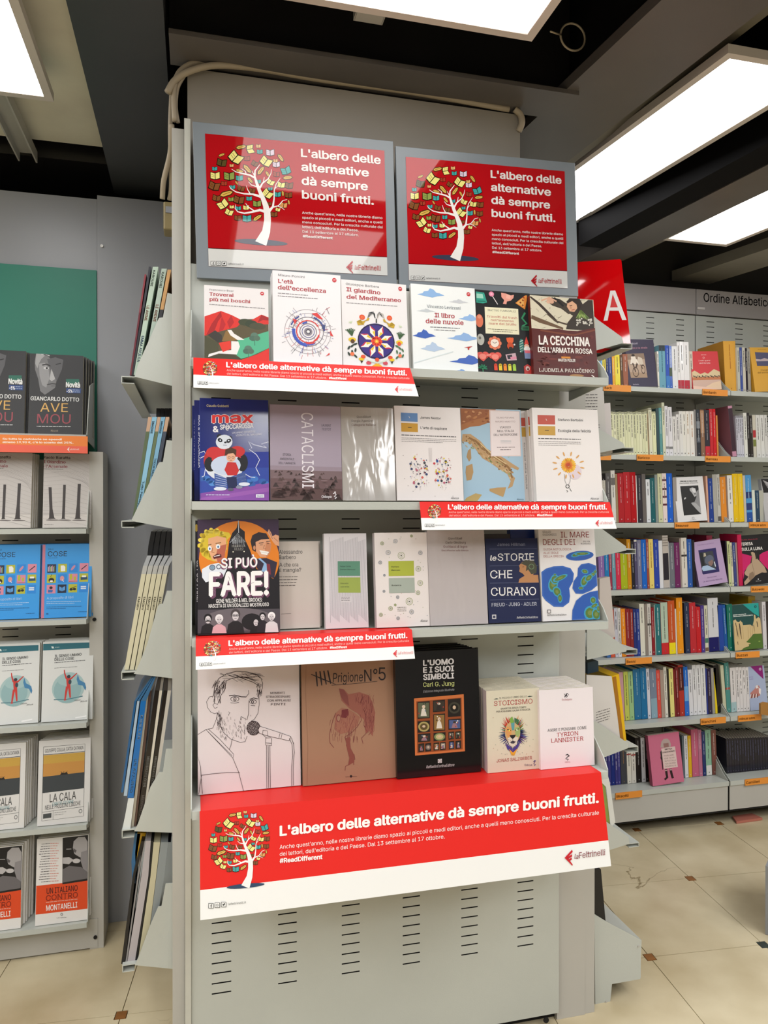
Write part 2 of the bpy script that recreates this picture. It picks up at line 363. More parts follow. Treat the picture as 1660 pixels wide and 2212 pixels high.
struct(MB().box(-3.4, 4.6, 3.3, 3.4, 0, 3.05).build('wall_back', mat('dark_wall', '#2c2a29', .7)))
struct(MB().box(-3.5, -3.4, -3.2, 3.4, 0, 3.05).build('wall_left', WALLM))
struct(MB().box(4.6, 4.7, -3.2, 3.4, 0, 3.05).build('wall_right', WALLM))
struct(MB().box(-3.5, 4.7, -3.3, -3.2, 0, 3.05).build('wall_front', WALLM))
struct(MB().box(-3.5, 4.7, -3.3, 3.4, 3.05, 3.1).build('ceiling', mat('dark_ceiling', '#141313', .7)))
CEIL = mat('stained_plaster', '#f4ecd8', .8, var=.16, vscale=2.6, bump=.3, bscale=30)
o = struct(MB().box(-3.3, -.27, -3.1, 2.72, 2.70, 2.74).build('ceiling_bay', CEIL))
struct(MB().box(-3.3, -.055, 2.76, 3.28, 2.66, 2.9).build('trim_1', BEAM))
# grey panels on the left wall
p = struct(MB().box(-1.6, -.3365, 2.755, 2.80, 0, 2.532).build('wall_panel', PANEL))
p2 = struct(MB().box(-.3355, -.06, 2.75, 2.80, 0, 2.544).build('wall_panel', PANEL))
MB().tube([(at(220, 531, 2.745)[0], 2.75, at(220, 531, 2.745)[1]), (at(220, 531, 2.745)[0], 2.743, at(220, 531, 2.745)[1])], .005, 12).build('screw', mat('white_screw', '#e8e8e8', .3), p2)
gp = MB().box(-1.6, -.337, 2.745, 2.7545, 1.62, 2.281).build('green_board', mat('green_card', '#0e7a66', .45)); tag(gp, 'plain green header board above the books on the left wall', 'board')
# pillar behind the poster boards
pil = struct(MB().box(-.022, .897, 1.96, 2.72, 0, 2.577).build('wall_pillar', mat('pillar_paint', '#918a7f', .6, var=.07, vscale=4, bump=.2, bscale=9)))
# steel beams (all run to the depth or across, underside at 2.6 m)
def beam(name, poly, z0, z1, m, idx):
    return struct(MB().prism(poly, 'z', z0, z1).build(name, m))
beam('trim_2', [(-.265, -3.1), (-.065, -3.1), (-.075, 2.86), (-.29, 2.86)][:4], 2.6, 2.98, BEAML, 1)
cb = struct(MB().box(-.064, 1.02, 1.845, 1.975, 2.588, 2.60).build('trim_3', BEAMG))           # lower flange of cross beam
struct(MB().box(-.064, 1.02, 1.90, 1.92, 2.601, 3.0).build('trim_4', BEAM))
struct(MB().box(-.064, 1.02, 1.2, 1.899, 2.96, 3.04).build('trim_5', BEAM))
def yb(xa, xb, y0, y1, dx0, dx1):   # beam running in depth, sheared like the shop's grid
    return [(xa, y0), (xb, y0), (xb+dx1, y1), (xa+dx0, y1)]
struct(MB().prism([(1.18, -.2), (1.42, -.2), (1.165, 2.5), (.92, 2.5)], 'z', 2.6, 2.63).build('trim_6', BEAMG))
struct(MB().prism([(1.26, -.2), (1.34, -.2), (1.085, 2.5), (1.0, 2.5)], 'z', 2.631, 3.0).build('trim_7', BEAM))
struct(MB().prism([(1.44, -.2), (1.52, -.2), (1.245, 2.72), (1.17, 2.72)], 'z', 2.66, 2.68).build('trim_8', mat('olive_steel', '#6a6558', .4, var=.1)))
struct(MB().prism([(1.96, .2), (2.08, .2), (1.735, 2.93), (1.618, 2.93)], 'z', 2.60, 3.0).build('trim_9', mat('matt_black_steel', '#0b0a0b', .8, spec=.15)))
struct(MB().prism([(2.085, .2), (2.26, .2), (1.885, 3.12), (1.715, 3.12)], 'z', 2.598, 3.0).build('trim_10', BEAMG))
struct(MB().prism([(2.265, .2), (2.33, .2), (1.955, 3.12), (1.892, 3.12)], 'z', 2.625, 2.66).build('trim_11', mat('olive_steel')))
struct(MB().prism([(2.34, 3.29), (2.56, 3.29), (2.98, 1.7), (2.73, 1.7)], 'z', 2.61, 2.66).build('trim_12', mat('pale_olive_steel', '#8f8b80', .4, var=.1)))
# ================================================================== ceiling lights
LED = mat('led_diffuser', '#ffffff', .4, emit=LAMP)
LED_FILL = mat('led_diffuser_fill', '#ffffff', .4, emit=LAMP_FILL)
LED2 = mat('led_diffuser_square', '#ffffff', .4, emit=LAMP*.68)
FRAME = mat('white_lamp_frame', '#d8cfc8', .4)
def panel_light(poly, z, label, z2=None, fr=.022, led=None):
    """poly: 4 corners (x,y) CCW from near-left; z of near side, z2 of far side"""
    z2 = z2 or z; r = empty('ceiling_light', (sum(p[0] for p in poly)/4, sum(p[1] for p in poly)/4, z+.06)); tag(r, label, 'lamp', 'LED panels under the ceiling')
    P = [Vector((x, y, zz)) for (x, y), zz in zip(poly, (z, z, z2, z2))]; c = sum(P, Vector())/4; o = Vector((0, 0, .06))
    L = [(P[1]-P[0]).length, (P[3]-P[0]).length]
    def inset(i):
        a, b = P[i], P[(i+1) % 4]; d = P[(i-1) % 4]; return a + (b-a).normalized()*fr + (d-a).normalized()*fr
    I = [inset(i) for i in range(4)]; off = r.location
    m = MB(); m.v = [tuple(p-off) for p in P] + [tuple(p-off) for p in I] + [tuple(p-off+o*.4) for p in P]
    for i in range(4):
        j = (i+1) % 4; m.f += [[i, 4+i, 4+j, j], [i, j, 8+j, 8+i]]
    m.f.append([8, 9, 10, 11]); m.c = [None]*9
    m.build('lamp_frame', FRAME, r)
    m = MB(); m.v = [tuple(p-off+Vector((0, 0, .003))) for p in I]; m.f = [[3, 2, 1, 0]]; m.c = [None]; m.build('diffuser', led or LED, r)
    return r
panel_light([(.12, 1.06), (.80, 1.06), (.80, 1.68), (.12, 1.68)], 2.6, 'square white LED panel at the top centre above the red posters', led=LED2)
panel_light([(.14, .18), (.78, .18), (.78, .80), (.14, .80)], 2.6, 'square LED panel next behind the one above the posters', led=LED2)
panel_light([(-.71, 1.0), (-.39, 1.0), (-.39, 2.26), (-.71, 2.26)], 2.6, 'long LED panel under the plaster bay at the upper left')
panel_light([(1.30, 1.60), (1.62, 1.60), (1.63, 2.95), (1.30, 2.95)], 2.6, 'longest bright LED panel to the right of the poster boards', 2.71)
panel_light([(1.98, 2.2), (2.34, 2.2), (2.25, 2.78), (1.92, 2.78)], 2.6, 'smaller far LED panel above the alphabetical bookcase')
for i, (x, y) in enumerate([(-.55, -1.1), (-1.7, 1.2), (-1.7, -.6), (.45, -1.5), (1.45, -1.4), (2.0, .1), (2.9, -.5), (-1.1, .1), (2.6, .9), (3.5, .9), (-2.8, .4)]):  # unseen panels added to brighten the low shelves and the side bookcases
    panel_light([(x-.16, y-.6), (x+.16, y-.6), (x+.16, y+.6), (x-.16, y+.6)], 2.6, 'long unseen LED panel added out of the frame as fill light', led=LED_FILL)
# hangers, cables
ch = MB(); zz = 2.67
ch.box(-.585, -.525, 2.25, 2.74, 2.66, 2.668).box(-.585, -.580, 2.25, 2.74, 2.63, 2.66).box(-.53, -.525, 2.25, 2.74, 2.63, 2.66)
tag(ch.build('ceiling_rail', METALD), 'grey steel channel running from the left ceiling panel to the wall', 'rail')
x0 = at(805, 55, 1.75)[0]
tag(MB().box(x0-.035, x0+.035, 1.62, 1.80, 2.66, 2.664).box(x0-.037, x0-.034, 1.62, 1.80, 2.66, 2.69).box(x0+.034, x0+.037, 1.62, 1.80, 2.66, 2.69).build('ceiling_rail', METALD), 'short grey channel bracket above the top centre LED panel', 'rail')
cx, cz = at(1238, 80, 1.8)
cr = MB().tube([(cx+.036*math.cos(a*math.pi/14), 1.8, cz+.036*math.sin(a*math.pi/14)) for a in range(28)], .0028, 8, closed=True)
e0 = at(1190, 68, 1.72); cr.tube([(e0[0], 1.72, e0[1]), (cx-.034, 1.8, cz)], .0022, 6)
tag(cr.build('cable', mat('cream_cable', '#b9ab93', .5), smooth=True), 'coiled cream cable loop beside the top centre LED panel', 'cable')
CAB = mat('beige_cable', '#a89a84', .5)
def cable(pts, r, label):
    P = [(at(x, y, Y)[0], Y, at(x, y, Y)[1]) for x, y, Y in pts]
    Q = []
    for i in range(len(P)-1):
        a, b, c_, d = [Vector(P[max(0, min(len(P)-1, k))]) for k in (i-1, i, i+1, i+2)]
        for q in range(5):
            t = q/5; Q.append(.5*((2*b)+(-a+c_)*t+(2*a-5*b+4*c_-d)*t*t+(-a+3*b-3*c_+d)*t**3))
    Q.append(Vector(P[-1])); tag(MB().tube(Q, r, 8).build('cable', CAB, smooth=True), label, 'cable')
cable([(362, 200, 1.945), (380, 172, 1.945), (415, 152, 1.94), (470, 141, 1.938), (560, 148, 1.945), (700, 172, 1.952), (900, 200, 1.953), (1100, 236, 1.953)], .0085, 'thick beige cable running along the beam over the pillar')
cable([(378, 262, 1.95), (376, 200, 1.95), (385, 160, 1.95), (412, 138, 1.95), (445, 134, 1.95)], .007, 'beige cable curving up over the pillar corner')
cable([(385, 265, 1.955), (380, 230, 1.955), (384, 190, 1.955), (397, 165, 1.955)], .005, 'thin inner cable beside the pillar corner')
cable([(371, 268, 1.965), (368, 330, 2.0), (354, 390, 2.03), (351, 430, 2.05)], .007, 'beige cable dropping to the small junction box')
cable([(372, 180, 1.97), (368, 280, 1.99), (370, 400, 2.04), (366, 432, 2.06)], .006, 'second beige cable dropping behind the grey end panel')
cable([(1112, 236, 1.95), (1125, 248, 1.95), (1128, 266, 1.95), (1121, 284, 1.96)], .009, 'grey conduit elbow at the right corner of the pillar')
a, b = at(353, 434, 2.1), at(376, 497, 2.1)
jb = MB().box(a[0], b[0]+.01, 2.1, 2.16, b[1], a[1]).build('junction_box', mat('aged_yellow_plastic', '#8c7d55', .5), bevel=.004); tag(jb, 'yellowed junction box on the wall beside the grey end panel', 'box')
MB().box(a[0]+.006, b[0]+.01, 2.097, 2.101, b[1]+.045, b[1]+.062).build('label_strip', PANEL, jb)
# ================================================================== slotted shelving helpers
def slotted(parent, x0, x1, z0, z1, Y, xs, zs, sw, sh, m, thick=.0015):
    X = [x0]+[v for c in xs for v in (c-sw/2, c+sw/2)]+[x1]; Z = [z0]+[v for c in zs for v in (c-sh/2, c+sh/2)]+[z1]
    X = sorted(X); Z = sorted(Z); mb = MB(); nx, nz = len(X), len(Z)
    mb.v = [(x, Y, z) for z in Z for x in X]
    for j in range(nz-1):
        for i in range(nx-1):
            if i % 2 and j % 2: continue
            mb.f.append([j*nx+i, j*nx+i+1, (j+1)*nx+i+1, (j+1)*nx+i]); mb.c.append(None)
    o = mb.build('back_panel', m, parent)
    MB().box(x0, x1, Y+.006, Y+.012, z0, z1).build('slot_backing', DARK, parent)
    return o
def bx(name, parent, m, *a, bevel=0, loc=None): return MB().box(*a).build(name, m, parent, bevel=bevel)
# ================================================================== main display bookcase
MAIN = empty('display_bookcase', (0, 0, 0)); tag(MAIN, 'light grey metal display bookcase in the centre with four shelves and slotted back', 'bookcase')
slotted(MAIN, -.0138, .99, .03, 2.06, 1.90, [.0595+.1656*k for k in range(6)], [.236+.0253*k for k in range(72)], .048, .0032, METAL)
bx('upright', MAIN, mat('worn_white_enamel', '#c4c4bb', .45, var=.06, vscale=12), -.029, -.0142, 1.895, 1.915, .0, 2.415)
bx('end_panel', MAIN, METALD, -.0595, -.030, 1.92, 2.70, 0, 2.40)
bx('end_panel', MAIN, METALD, .992, 1.08, 1.915, 1.935, .0, 1.96)
bx('end_panel', MAIN, METALD, 1.078, 1.082, 1.952, 2.72, 0, 1.96)
bx('end_panel', MAIN, METALD, 1.08, 1.112, 1.918, 1.95, .0, .62)
bx('base_foot', MAIN, DARK, 0, 1.0, 1.93, 1.95, 0, .03)
MB().tube([(at(1180, 2203, 1.9)[0], 1.9005, at(1180, 2203, 1.9)[1]), (at(1180, 2203, 1.9)[0], 1.897, at(1180, 2203, 1.9)[1])], .008, 14).build('plug', DARK, MAIN)
SZ = [1.785, 1.468, 1.164, .781]
ST = .017
for i, z in enumerate(SZ):
    s = MB().box(-.0105, 1.018, 1.69, 1.899, z-.003, z).box(-.0105, 1.018, 1.69, 1.693, z-ST, z-.003).box(-.0105, 1.018, 1.69, 1.72, z-ST-.002, z-ST).build('shelf', METAL, MAIN)
    for X in (-.0135, 1.0185):
        hb = .15
        MB().prism([(1.899, z-.03), (1.75, z-ST), (1.695, z-ST), (1.695, z+.004), (1.715, z+.03), (1.80, z+.10), (1.899, z+.16)], 'x', X, X+.0025).build('shelf_bracket', METAL, s)
# ================================================================== side racks
def side_rack(side, name, label, defs, Ymax):
    r = empty(name, (0, 0, 0)); tag(r, label, 'rack')
    sg = -1 if side == 'L' else 1
    for br, (lx0, ly0, lx1, ly1) in defs:
        P = [at(x, y, 1.95) for x, y in br]
        (xa, za), (xb, zb) = at(lx0, ly0, 1.95), at(lx1, ly1, 1.95)
        xo, xi = (min(xa, xb), max(xa, xb)) if sg < 0 else (max(xa, xb), min(xa, xb)); z1, z0 = max(za, zb), min(za, zb)
        back = -.0605 if sg < 0 else 1.083
        m = MB(); lo, hi = min(xo, back), max(xo, back)
        m.box(lo, hi, 1.951, Ymax, z1-.002, z1)
        m.box(min(xo, xo-sg*.002), max(xo, xo-sg*.002), 1.951, Ymax, z0, z1-.002)
        m.box(min(xo, xi), max(xo, xi), 1.951, Ymax, z0-.001, z0+.001)
        s = m.build('shelf', METAL, r)
        MB().prism(P, 'y', 1.948, 1.951).build('shelf_bracket', METAL, s)
    return r
LR = side_rack('L', 'side_rack', 'narrow side rack of five shelves on the left flank of the central bookcase', [
 ([(373, 636), (373, 834), (291, 814), (297, 792), (342, 690), (344, 687), (352, 686), (362, 633)], (262, 812, 290, 828)),
 ([(373, 952), (373, 1142), (288, 1126), (285, 1122), (314, 1062), (343, 1000), (346, 998), (352, 998), (360, 951)], (262, 1125, 290, 1139)),
 ([(373, 1276), (373, 1465), (289, 1455), (294, 1450), (318, 1392), (341, 1310), (345, 1305), (352, 1304), (361, 1276)], (262, 1452, 290, 1467)),
 ([(373, 1617), (373, 1798), (290, 1795), (298, 1780), (325, 1700), (344, 1668), (352, 1667), (359, 1617)], (263, 1794, 290, 1808)),
 ([(373, 1907), (373, 2092), (292, 2084), (302, 2060), (324, 2000), (342, 1958), (349, 1957), (358, 1908)], (264, 2086, 290, 2097))], 2.68)
RR = side_rack('R', 'side_rack', 'narrow side rack of display shelves on the right flank of the central bookcase', [
 ([(1268, 668), (1290, 690), (1343, 728), (1347, 741), (1270, 762)], (1367, 742, 1342, 752)),
 ([(1268, 905), (1296, 928), (1346, 957), (1350, 967), (1268, 984)], (1370, 967, 1350, 976)),
 ([(1268, 1120), (1300, 1142), (1352, 1180), (1353, 1189), (1268, 1208)], (1375, 1186, 1352, 1196)),
 ([(1268, 1345), (1310, 1368), (1354, 1400), (1353, 1407), (1268, 1425)], (1378, 1402, 1354, 1414)),
 ([(1268, 1548), (1300, 1566), (1358, 1606), (1356, 1616), (1268, 1650)], (1380, 1612, 1357, 1626)),
 ([(1284, 1756), (1312, 1776), (1358, 1808), (1360, 1822), (1284, 1846)], (1382, 1820, 1360, 1831))], 2.82)
P = [at(x, y, 1.95) for x, y in [(1284, 1974), (1310, 1990), (1386, 2030), (1383, 2114), (1322, 2125), (1317, 2175), (1286, 2179)]]
b = MB().prism(P, 'y', 1.948, 1.951).build('base_side', METAL, RR)
for (x, y) in [(1383, 2047), (1313, 2167), (1206, 2190)]:
    X, Z = at(x, y, 1.94); MB().tube([(X, 1.949, Z), (X, 1.9455, Z)], .003, 8).build('screw', METALD, b if x > 1250 else MAIN)
X, Z = at(1386, 2030, 1.95); X2, Z2 = at(1310, 1990, 1.95); m = MB(); m.v = [(X2, 1.952, Z2), (X, 1.952, Z), (X, 2.8, Z), (X2, 2.8, Z2)]; m.f = [[0, 1, 2, 3]]; m.c = [None]; m.build('base_top', METAL, RR)
bx('base_front', RR, METAL, X-.003, X, 1.952, 2.8, at(1383, 2114, 1.95)[1], Z)
# ================================================================== books
def Z2(o, s):                                     # crop offset + scale -> full picture coordinates
    return lambda *p: [(o[0]+x/s, o[1]+y/s) for x, y in p]
def book(name, quad, Y, zb, t, label, cover='#e8e4e0', spine=None, back=None, lean=7, yaw=0, m=None, hard=False, group=None, cat='book', grow=0):
    """quad: full-picture coordinates tl,tr,br,bl of the front; the book stands on zb with its foot at depth Y"""
    m = m or PRINT; tl, tr, br, bl = quad
    X0 = at(*bl, Y)[0]; X1 = at(*br, Y)[0]; yw = math.radians(yaw); L = math.radians(lean)
    W = (X1-X0)/max(.3, math.cos(yw)); zc = zb+t*math.sin(L)+.0006
    lo, hi = .02, .6
    for _ in range(30):
        h = (lo+hi)/2
        if proj(X0, Y+h*math.sin(L), zc+h*math.cos(L))[1] > tl[1]: lo = h
        else: hi = h
    H = h; sp = spine or cover; bk = back or cover
    r = empty(name, (X0, Y, zc)); r.rotation_euler = (-L, 0, yw); tag(r, label, cat, group)
    c = .0022 if hard else .0006; e = .003 if hard else .0
    mb = MB()
    mb.box(0, W, 0, c, 0, H, cover).box(0, W, t-c, t, 0, H, bk).box(0, c, c, t-c, 0, H, sp)
    o = mb.build('cover', m, r)
    MB().box(c, W-.0006-e, c, t-c, e+.0002, H-e-.0002).build('pages', PAGES, r)
    r['wht'] = 0; del r['wht']
    return r, W, H, t
def art(b, crop, quad):
    return Art(quad, b[1], b[2])
def stack(b, n, label, group, dz=0.0, dx=0.0, jit=.002):
    root, W, H, t = b; rr = random.Random(n*31+int(W*1000)); L = root.rotation_euler[0]
    for i in range(1, n+1):
        c = root.copy(); C.objects.link(c); c['label'] = label; c['group'] = group
        for ch in root.children:
            if ch.name.startswith('cover_print'): continue
            q = ch.copy(); C.objects.link(q); q.parent = c
        c.location = (root.location.x + dx*i + rr.uniform(-jit, jit), root.location.y + i*(t+.0006)/math.cos(L), root.location.z + dz*i)
Z5 = ((400, 570), 3.32); Z6 = ((860, 570), 3.074); ZA = ((400, 840), 3.609); ZB = ((840, 840), 2.964); ZC = ((400, 1100), 3.609); ZD = ((840, 1130), 2.964); ZE = ((400, 1400), 3.32); ZF = ((840, 1390), 2.964)
def mk(name, Z, q, Y, zb, t, label, **k):
    b = book(name, Z2(*Z)(*q), Y, zb, t, label, **k); return b, Art(q, b[1], b[2])
RED = '#c0353a'; INK = '#2a2628'
Y1 = 1.722
# ---- shelf 1
q = [(135, 150), (598, 155), (603, 712), (138, 712)]
b, A = mk('paperback', Z5, q, Y1, SZ[0], .016, 'white paperback with red mountains and a white winding path, first on the top shelf', cover='#e9e5e6')
A.t('Francesco Boer', 172, 190, 348, 13, '#7a7578', serif=True); A.t('Troverai', 172, 228, 347, 24, '#b02a38', serif=True, bold=.02); A.t('più nei boschi', 172, 268, 468, 24, '#b02a38', serif=True, bold=.02)
A.micro(172, 292, 572, 12, '#8a868a', dy=8); A.ell(554, 190, 14, 14, '#c8323a'); A.line([(547, 190), (561, 188)], 4, '#f0e8e8')
A.poly([(139, 388), (255, 340), (345, 372), (405, 402), (440, 392), (598, 375), (603, 712), (138, 712)], '#5a5038')
A.poly([(139, 388), (255, 340), (330, 365), (415, 405), (370, 455), (290, 480), (230, 500), (150, 530), (138, 530)], '#d8322a')
A.poly([(255, 342), (262, 380), (235, 420), (200, 520), (150, 528), (190, 440)], '#a81f22'); A.poly([(262, 380), (290, 440), (272, 480), (240, 500)], '#b8242a'); A.poly([(330, 368), (350, 420), (318, 470), (300, 420)], '#b32226')
A.poly([(470, 400), (548, 350), (600, 368), (600, 420), (520, 428)], '#d8322a'); A.poly([(548, 352), (600, 372), (600, 392), (560, 390), (520, 412)], '#a31e22')
A.ell(430, 415, 50, 26, '#3f4630'); A.ell(475, 425, 46, 28, '#35402e'); A.ell(520, 440, 60, 26, '#4a4a36')
A.poly([(162, 525), (215, 488), (262, 520), (270, 570), (235, 580)], '#3a3632')
A.poly([(290, 490), (320, 480), (372, 552), (340, 560), (262, 566)], '#8a6a3a')
A.poly([(138, 530), (235, 580), (240, 640), (180, 680), (138, 690)], '#4b4a34')
A.poly([(375, 556), (600, 472), (603, 600), (470, 668), (400, 690), (360, 660)], '#55b58e')
A.poly([(302, 480), (330, 478), (350, 505), (425, 548), (375, 552), (325, 520)], '#efe9e8'); A.poly([(330, 562), (380, 562), (392, 600), (370, 660), (240, 660), (165, 690), (170, 668), (250, 640), (330, 630)], '#efe9e8')
A.poly([(240, 580), (325, 560), (330, 620), (270, 648)], '#e03a2c'); A.poly([(138, 700), (260, 660), (340, 662), (420, 700), (400, 712), (138, 712)], '#44402e'); A.poly([(400, 700), (520, 650), (603, 602), (603, 712), (400, 712)], '#dd2f28')
for x, y in ((497, 525), (452, 625)): A.line([(x, y-20), (x+2, y+62)], 4, '#3f6a58'); A.ell(x, y-12, 28, 24, '#5a7a6a'); A.ell(x-12, y+8, 26, 20, '#4c6a5c'); A.ell(x+18, y+6, 24, 20, '#55705f')
A.build(b[0])
q = [(632, 45), (1122, 38), (1130, 735), (636, 725)]
b, A = mk('paperback', Z5, q, Y1-.006, SZ[0], .024, 'tall white paperback with a blue and red radial line drawing on the top shelf', cover='#eeebee')
A.t('Mauro Porcini', 670, 84, 858, 16, '#6a666a', serif=True); A.t("L'età", 668, 135, 776, 28, '#b02a38', serif=True, bold=.02); A.t("dell'eccellenza", 668, 183, 1015, 30, '#b02a38', serif=True, bold=.02)
A.micro(668, 210, 880, 12, '#8a868a'); A.micro(668, 230, 955, 12, '#8a868a'); A.ell(1076, 79, 16, 17, '#c8323a'); A.line([(1068, 79), (1085, 76)], 5, '#f0e8e8')
cx, cy = 880, 487; rr = random.Random(5)
for i in range(120):
    a = rr.uniform(0, 6.283); r0 = rr.uniform(60, 185); r1 = r0+rr.uniform(12, 46); col = rr.choice(['#5a4a5c', '#d03a3c', '#3a55b0', '#4a4a58', '#6a5a68'])
    A.line([(cx+r0*math.cos(a)*.98, cy+r0*math.sin(a)*1.02), (cx+r1*math.cos(a)*.98, cy+r1*math.sin(a)*1.02)], 2.2, col, up=False)
for r_, w_, col in ((168, 2.5, '#8a8088'), (140, 3, '#a49aa4'), (112, 4, '#5a5060'), (85, 3, '#d03a3c'), (62, 5, '#7a6a78'), (46, 4, '#4a4a90')): A.ring(cx, cy, r_, w_, col, 40)
def arc(a0, a1, r_, w_, col, k=14):
    A.line([(cx+r_*math.cos(math.radians(a0+(a1-a0)*i/k)), cy+r_*math.sin(math.radians(a0+(a1-a0)*i/k))) for i in range(k+1)], w_, col)
arc(95, 190, 104, 22, '#3c55b8'); arc(60, 110, 96, 14, '#4a64c4'); arc(200, 240, 128, 9, '#26408f'); arc(290, 355, 118, 9, '#26408f'); arc(15, 60, 80, 10, '#d83a3a'); arc(235, 262, 70, 12, '#3c55b8'); arc(330, 20, 84, 8, '#d83a3a'); arc(100, 60, 92, 7, '#d83a3a')
A.poly([(905, 348), (945, 340), (990, 388), (960, 384), (925, 362)], '#d83a3a'); A.poly([(770, 395), (800, 405), (785, 440)], '#d83a3a'); A.poly([(1040, 470), (1065, 515), (1040, 508)], '#d83a3a'); A.poly([(1005, 668), (1032, 640), (1035, 655)], '#d83a3a'); A.poly([(980, 430), (1005, 430), (1002, 465), (985, 462)], '#3c4a80')
A.ring(cx, cy, 30, 12, '#8a8490', 18); A.ring(cx, cy, 18, 5, '#303040', 18); A.ell(cx, cy, 9, 9, '#ece8ea'); A.line([(1005, 315), (1040, 290)], 3, '#b04048'); A.line([(1015, 300), (1035, 345)], 3, '#5a4a58')
A.build(b[0]); stack(b, 1, 'second copy of the tall white book with the radial drawing, right behind the front copy', 'copies behind the radial drawing book')
q = [(1130, 110), (1600, 75), (1612, 762), (1135, 745)]
b, A = mk('paperback', Z5, q, Y1-.004, SZ[0], .022, 'white paperback with a purple disc, star rosette and fruit garland on the top shelf', cover='#ece9ea', yaw=1.5)
A.t('Giuseppe Barbera', 1162, 146, 1393, 16, '#6a666a', y1=133, serif=True); A.t('Il giardino', 1163, 193, 1402, 29, '#b02a38', y1=183, serif=True, bold=.02); A.t('del Mediterraneo', 1165, 247, 1557, 29, '#b02a38', y1=222, serif=True, bold=.02)
A.micro(1163, 276, 1530, 12, '#8a868a', dy=-20); A.ell(1553, 116, 15, 17, '#c8323a'); A.line([(1545, 117), (1561, 113)], 5, '#f0e8e8')
cx, cy = 1368, 550
A.ell(cx, cy, 134, 138, '#3a2a80', 30); A.ring(cx, cy, 134, 8, '#18143a', 30)
for i in range(8):
    a = math.pi/8+i*math.pi/4; f = lambda r_, d: (cx+r_*math.cos(a+d)*.98, cy+r_*math.sin(a+d)*1.02)
    A.poly([f(30, 0), f(78, -.26), f(128, 0), f(78, .26)], '#f3efe6', up=(i == 0))
for i in range(8):
    a = math.pi/8+i*math.pi/4; f = lambda r_, d: (cx+r_*math.cos(a+d)*.98, cy+r_*math.sin(a+d)*1.02)
    A.poly([f(36, 0), f(78, .0), f(78, .26)], '#e8c528', up=(i == 0)); A.poly([f(100, .03), f(128, 0), f(84, .3), f(78, .24)], '#c82a44', up=False)
for i in range(8): A.ell(cx+26*math.cos(i*.785), cy+26*math.sin(i*.785), 16, 15, '#e8422e', 10, up=(i == 0))
for i in range(5): A.poly([(cx-30, cy-34), (cx-12, cy-22), (cx-28, cy-14)], '#1e1c2c', up=False)
A.ell(cx, cy, 16, 16, '#f09a2a', 12); A.ell(cx, cy, 7, 7, '#fbe060', 10)
for x, y in ((1268, 374), (1466, 360)): A.ell(x, y, 20, 20, '#e2552e'); A.ring(x, y, 9, 3, '#f08a50', 12)
for s_ in (-1, 1):
    X = lambda v: cx+s_*v
    A.poly([(X(138), 410), (X(118), 395), (X(95), 405), (X(55), 395), (X(48), 378), (X(60), 372), (X(72), 392), (X(92), 430), (X(130), 438)], '#c8a428'); A.poly([(X(138), 410), (X(110), 392), (X(92), 430), (X(75), 440)], '#a8881c')
    for k in range(4): A.line([(X(8), 372), (X(12+k*3), 340-k*2), (X(22+k*9), 322+k*4), (X(30+k*10), 345+k*10)], 5, '#1c2022' if s_ < 0 or k < 2 else '#b8b0a8')
    for k in range(6): A.line([(X(172), 520), (X(160+k*9), 480), (X(150+k*13), 462+abs(k-2)*6)], 7, '#3a5a36')
    A.ell(X(170), 548, 26, 16, '#e8c528'); A.ell(X(168), 560, 14, 16, '#e2552e' if s_ > 0 else '#5a3a20')
    for k in range(7): A.ell(X(150+(k % 3)*22), 580+k*15, 16, 7, '#2c3c34' if s_ < 0 else '#47714c', 10, rot=s_*(.5+k*.3))
    A.ell(X(172), 655, 14, 14, '#f0784a'); A.ell(X(110), 690, 20, 12, '#e8c528'); A.ell(X(98), 672, 17, 14, '#e2552e'); A.ell(X(60), 718, 18, 14, '#d04a58'); A.poly([(X(120), 700), (X(100), 705), (X(110), 725)], '#3a3020')
    for k in range(4): A.poly([(X(175+k*4), 428-k), (X(180+k*4), 424), (X(164+k*8), 405+k*2)], '#c8d8b0')
A.ell(cx, 692, 15, 15, '#e2552e'); A.poly([(cx-38, 742), (cx, 716), (cx+38, 742), (cx+20, 752), (cx-20, 752)], '#e8b028')
A.poly([(cx-80, 690), (cx, 712), (cx+80, 688), (cx+60, 706), (cx, 722), (cx-60, 706)], '#d8e0d0')
A.line([(cx, 410), (cx, 376)], 8, '#2a2a2a'); A.build(b[0]); stack(b, 2, 'further copy of the rosette book standing behind the front one', 'copies behind the rosette book')
q = [(105, 130), (533, 133), (535, 722), (105, 712)]
b, A = mk('paperback', Z6, q, Y1-.002, SZ[0], .013, 'white paperback with pale and dark blue clouds on the top shelf', cover='#eef1f1', spine='#d8dada')
def cloud(x, y, w_, h_, col):
    A.poly([(x-w_, y+h_*.35), (x-w_*.62, y+h_*.1), (x-w_*.5, y-h_*.3), (x-w_*.2, y-h_*.45), (x-w_*.05, y-h_), (x+w_*.22, y-h_*.75), (x+w_*.4, y-h_*.2), (x+w_*.65, y-h_*.1), (x+w_, y+h_*.3), (x+w_*.5, y+h_*.5), (x+w_*.1, y+h_*.85), (x-w_*.5, y+h_*.6)], col)
for a in ((235, 188, 90, 34, '#8db4e2'), (420, 232, 68, 16, '#c9ccd2'), (200, 308, 62, 14, '#c6ccd0'), (495, 342, 82, 26, '#93b8e6'), (180, 470, 78, 34, '#3e63b8'), (450, 478, 120, 32, '#8fb2e0'), (235, 555, 82, 36, '#b4c8e2'), (480, 635, 140, 36, '#4668bc'), (420, 712, 60, 14, '#6f9ad6')): cloud(*a)
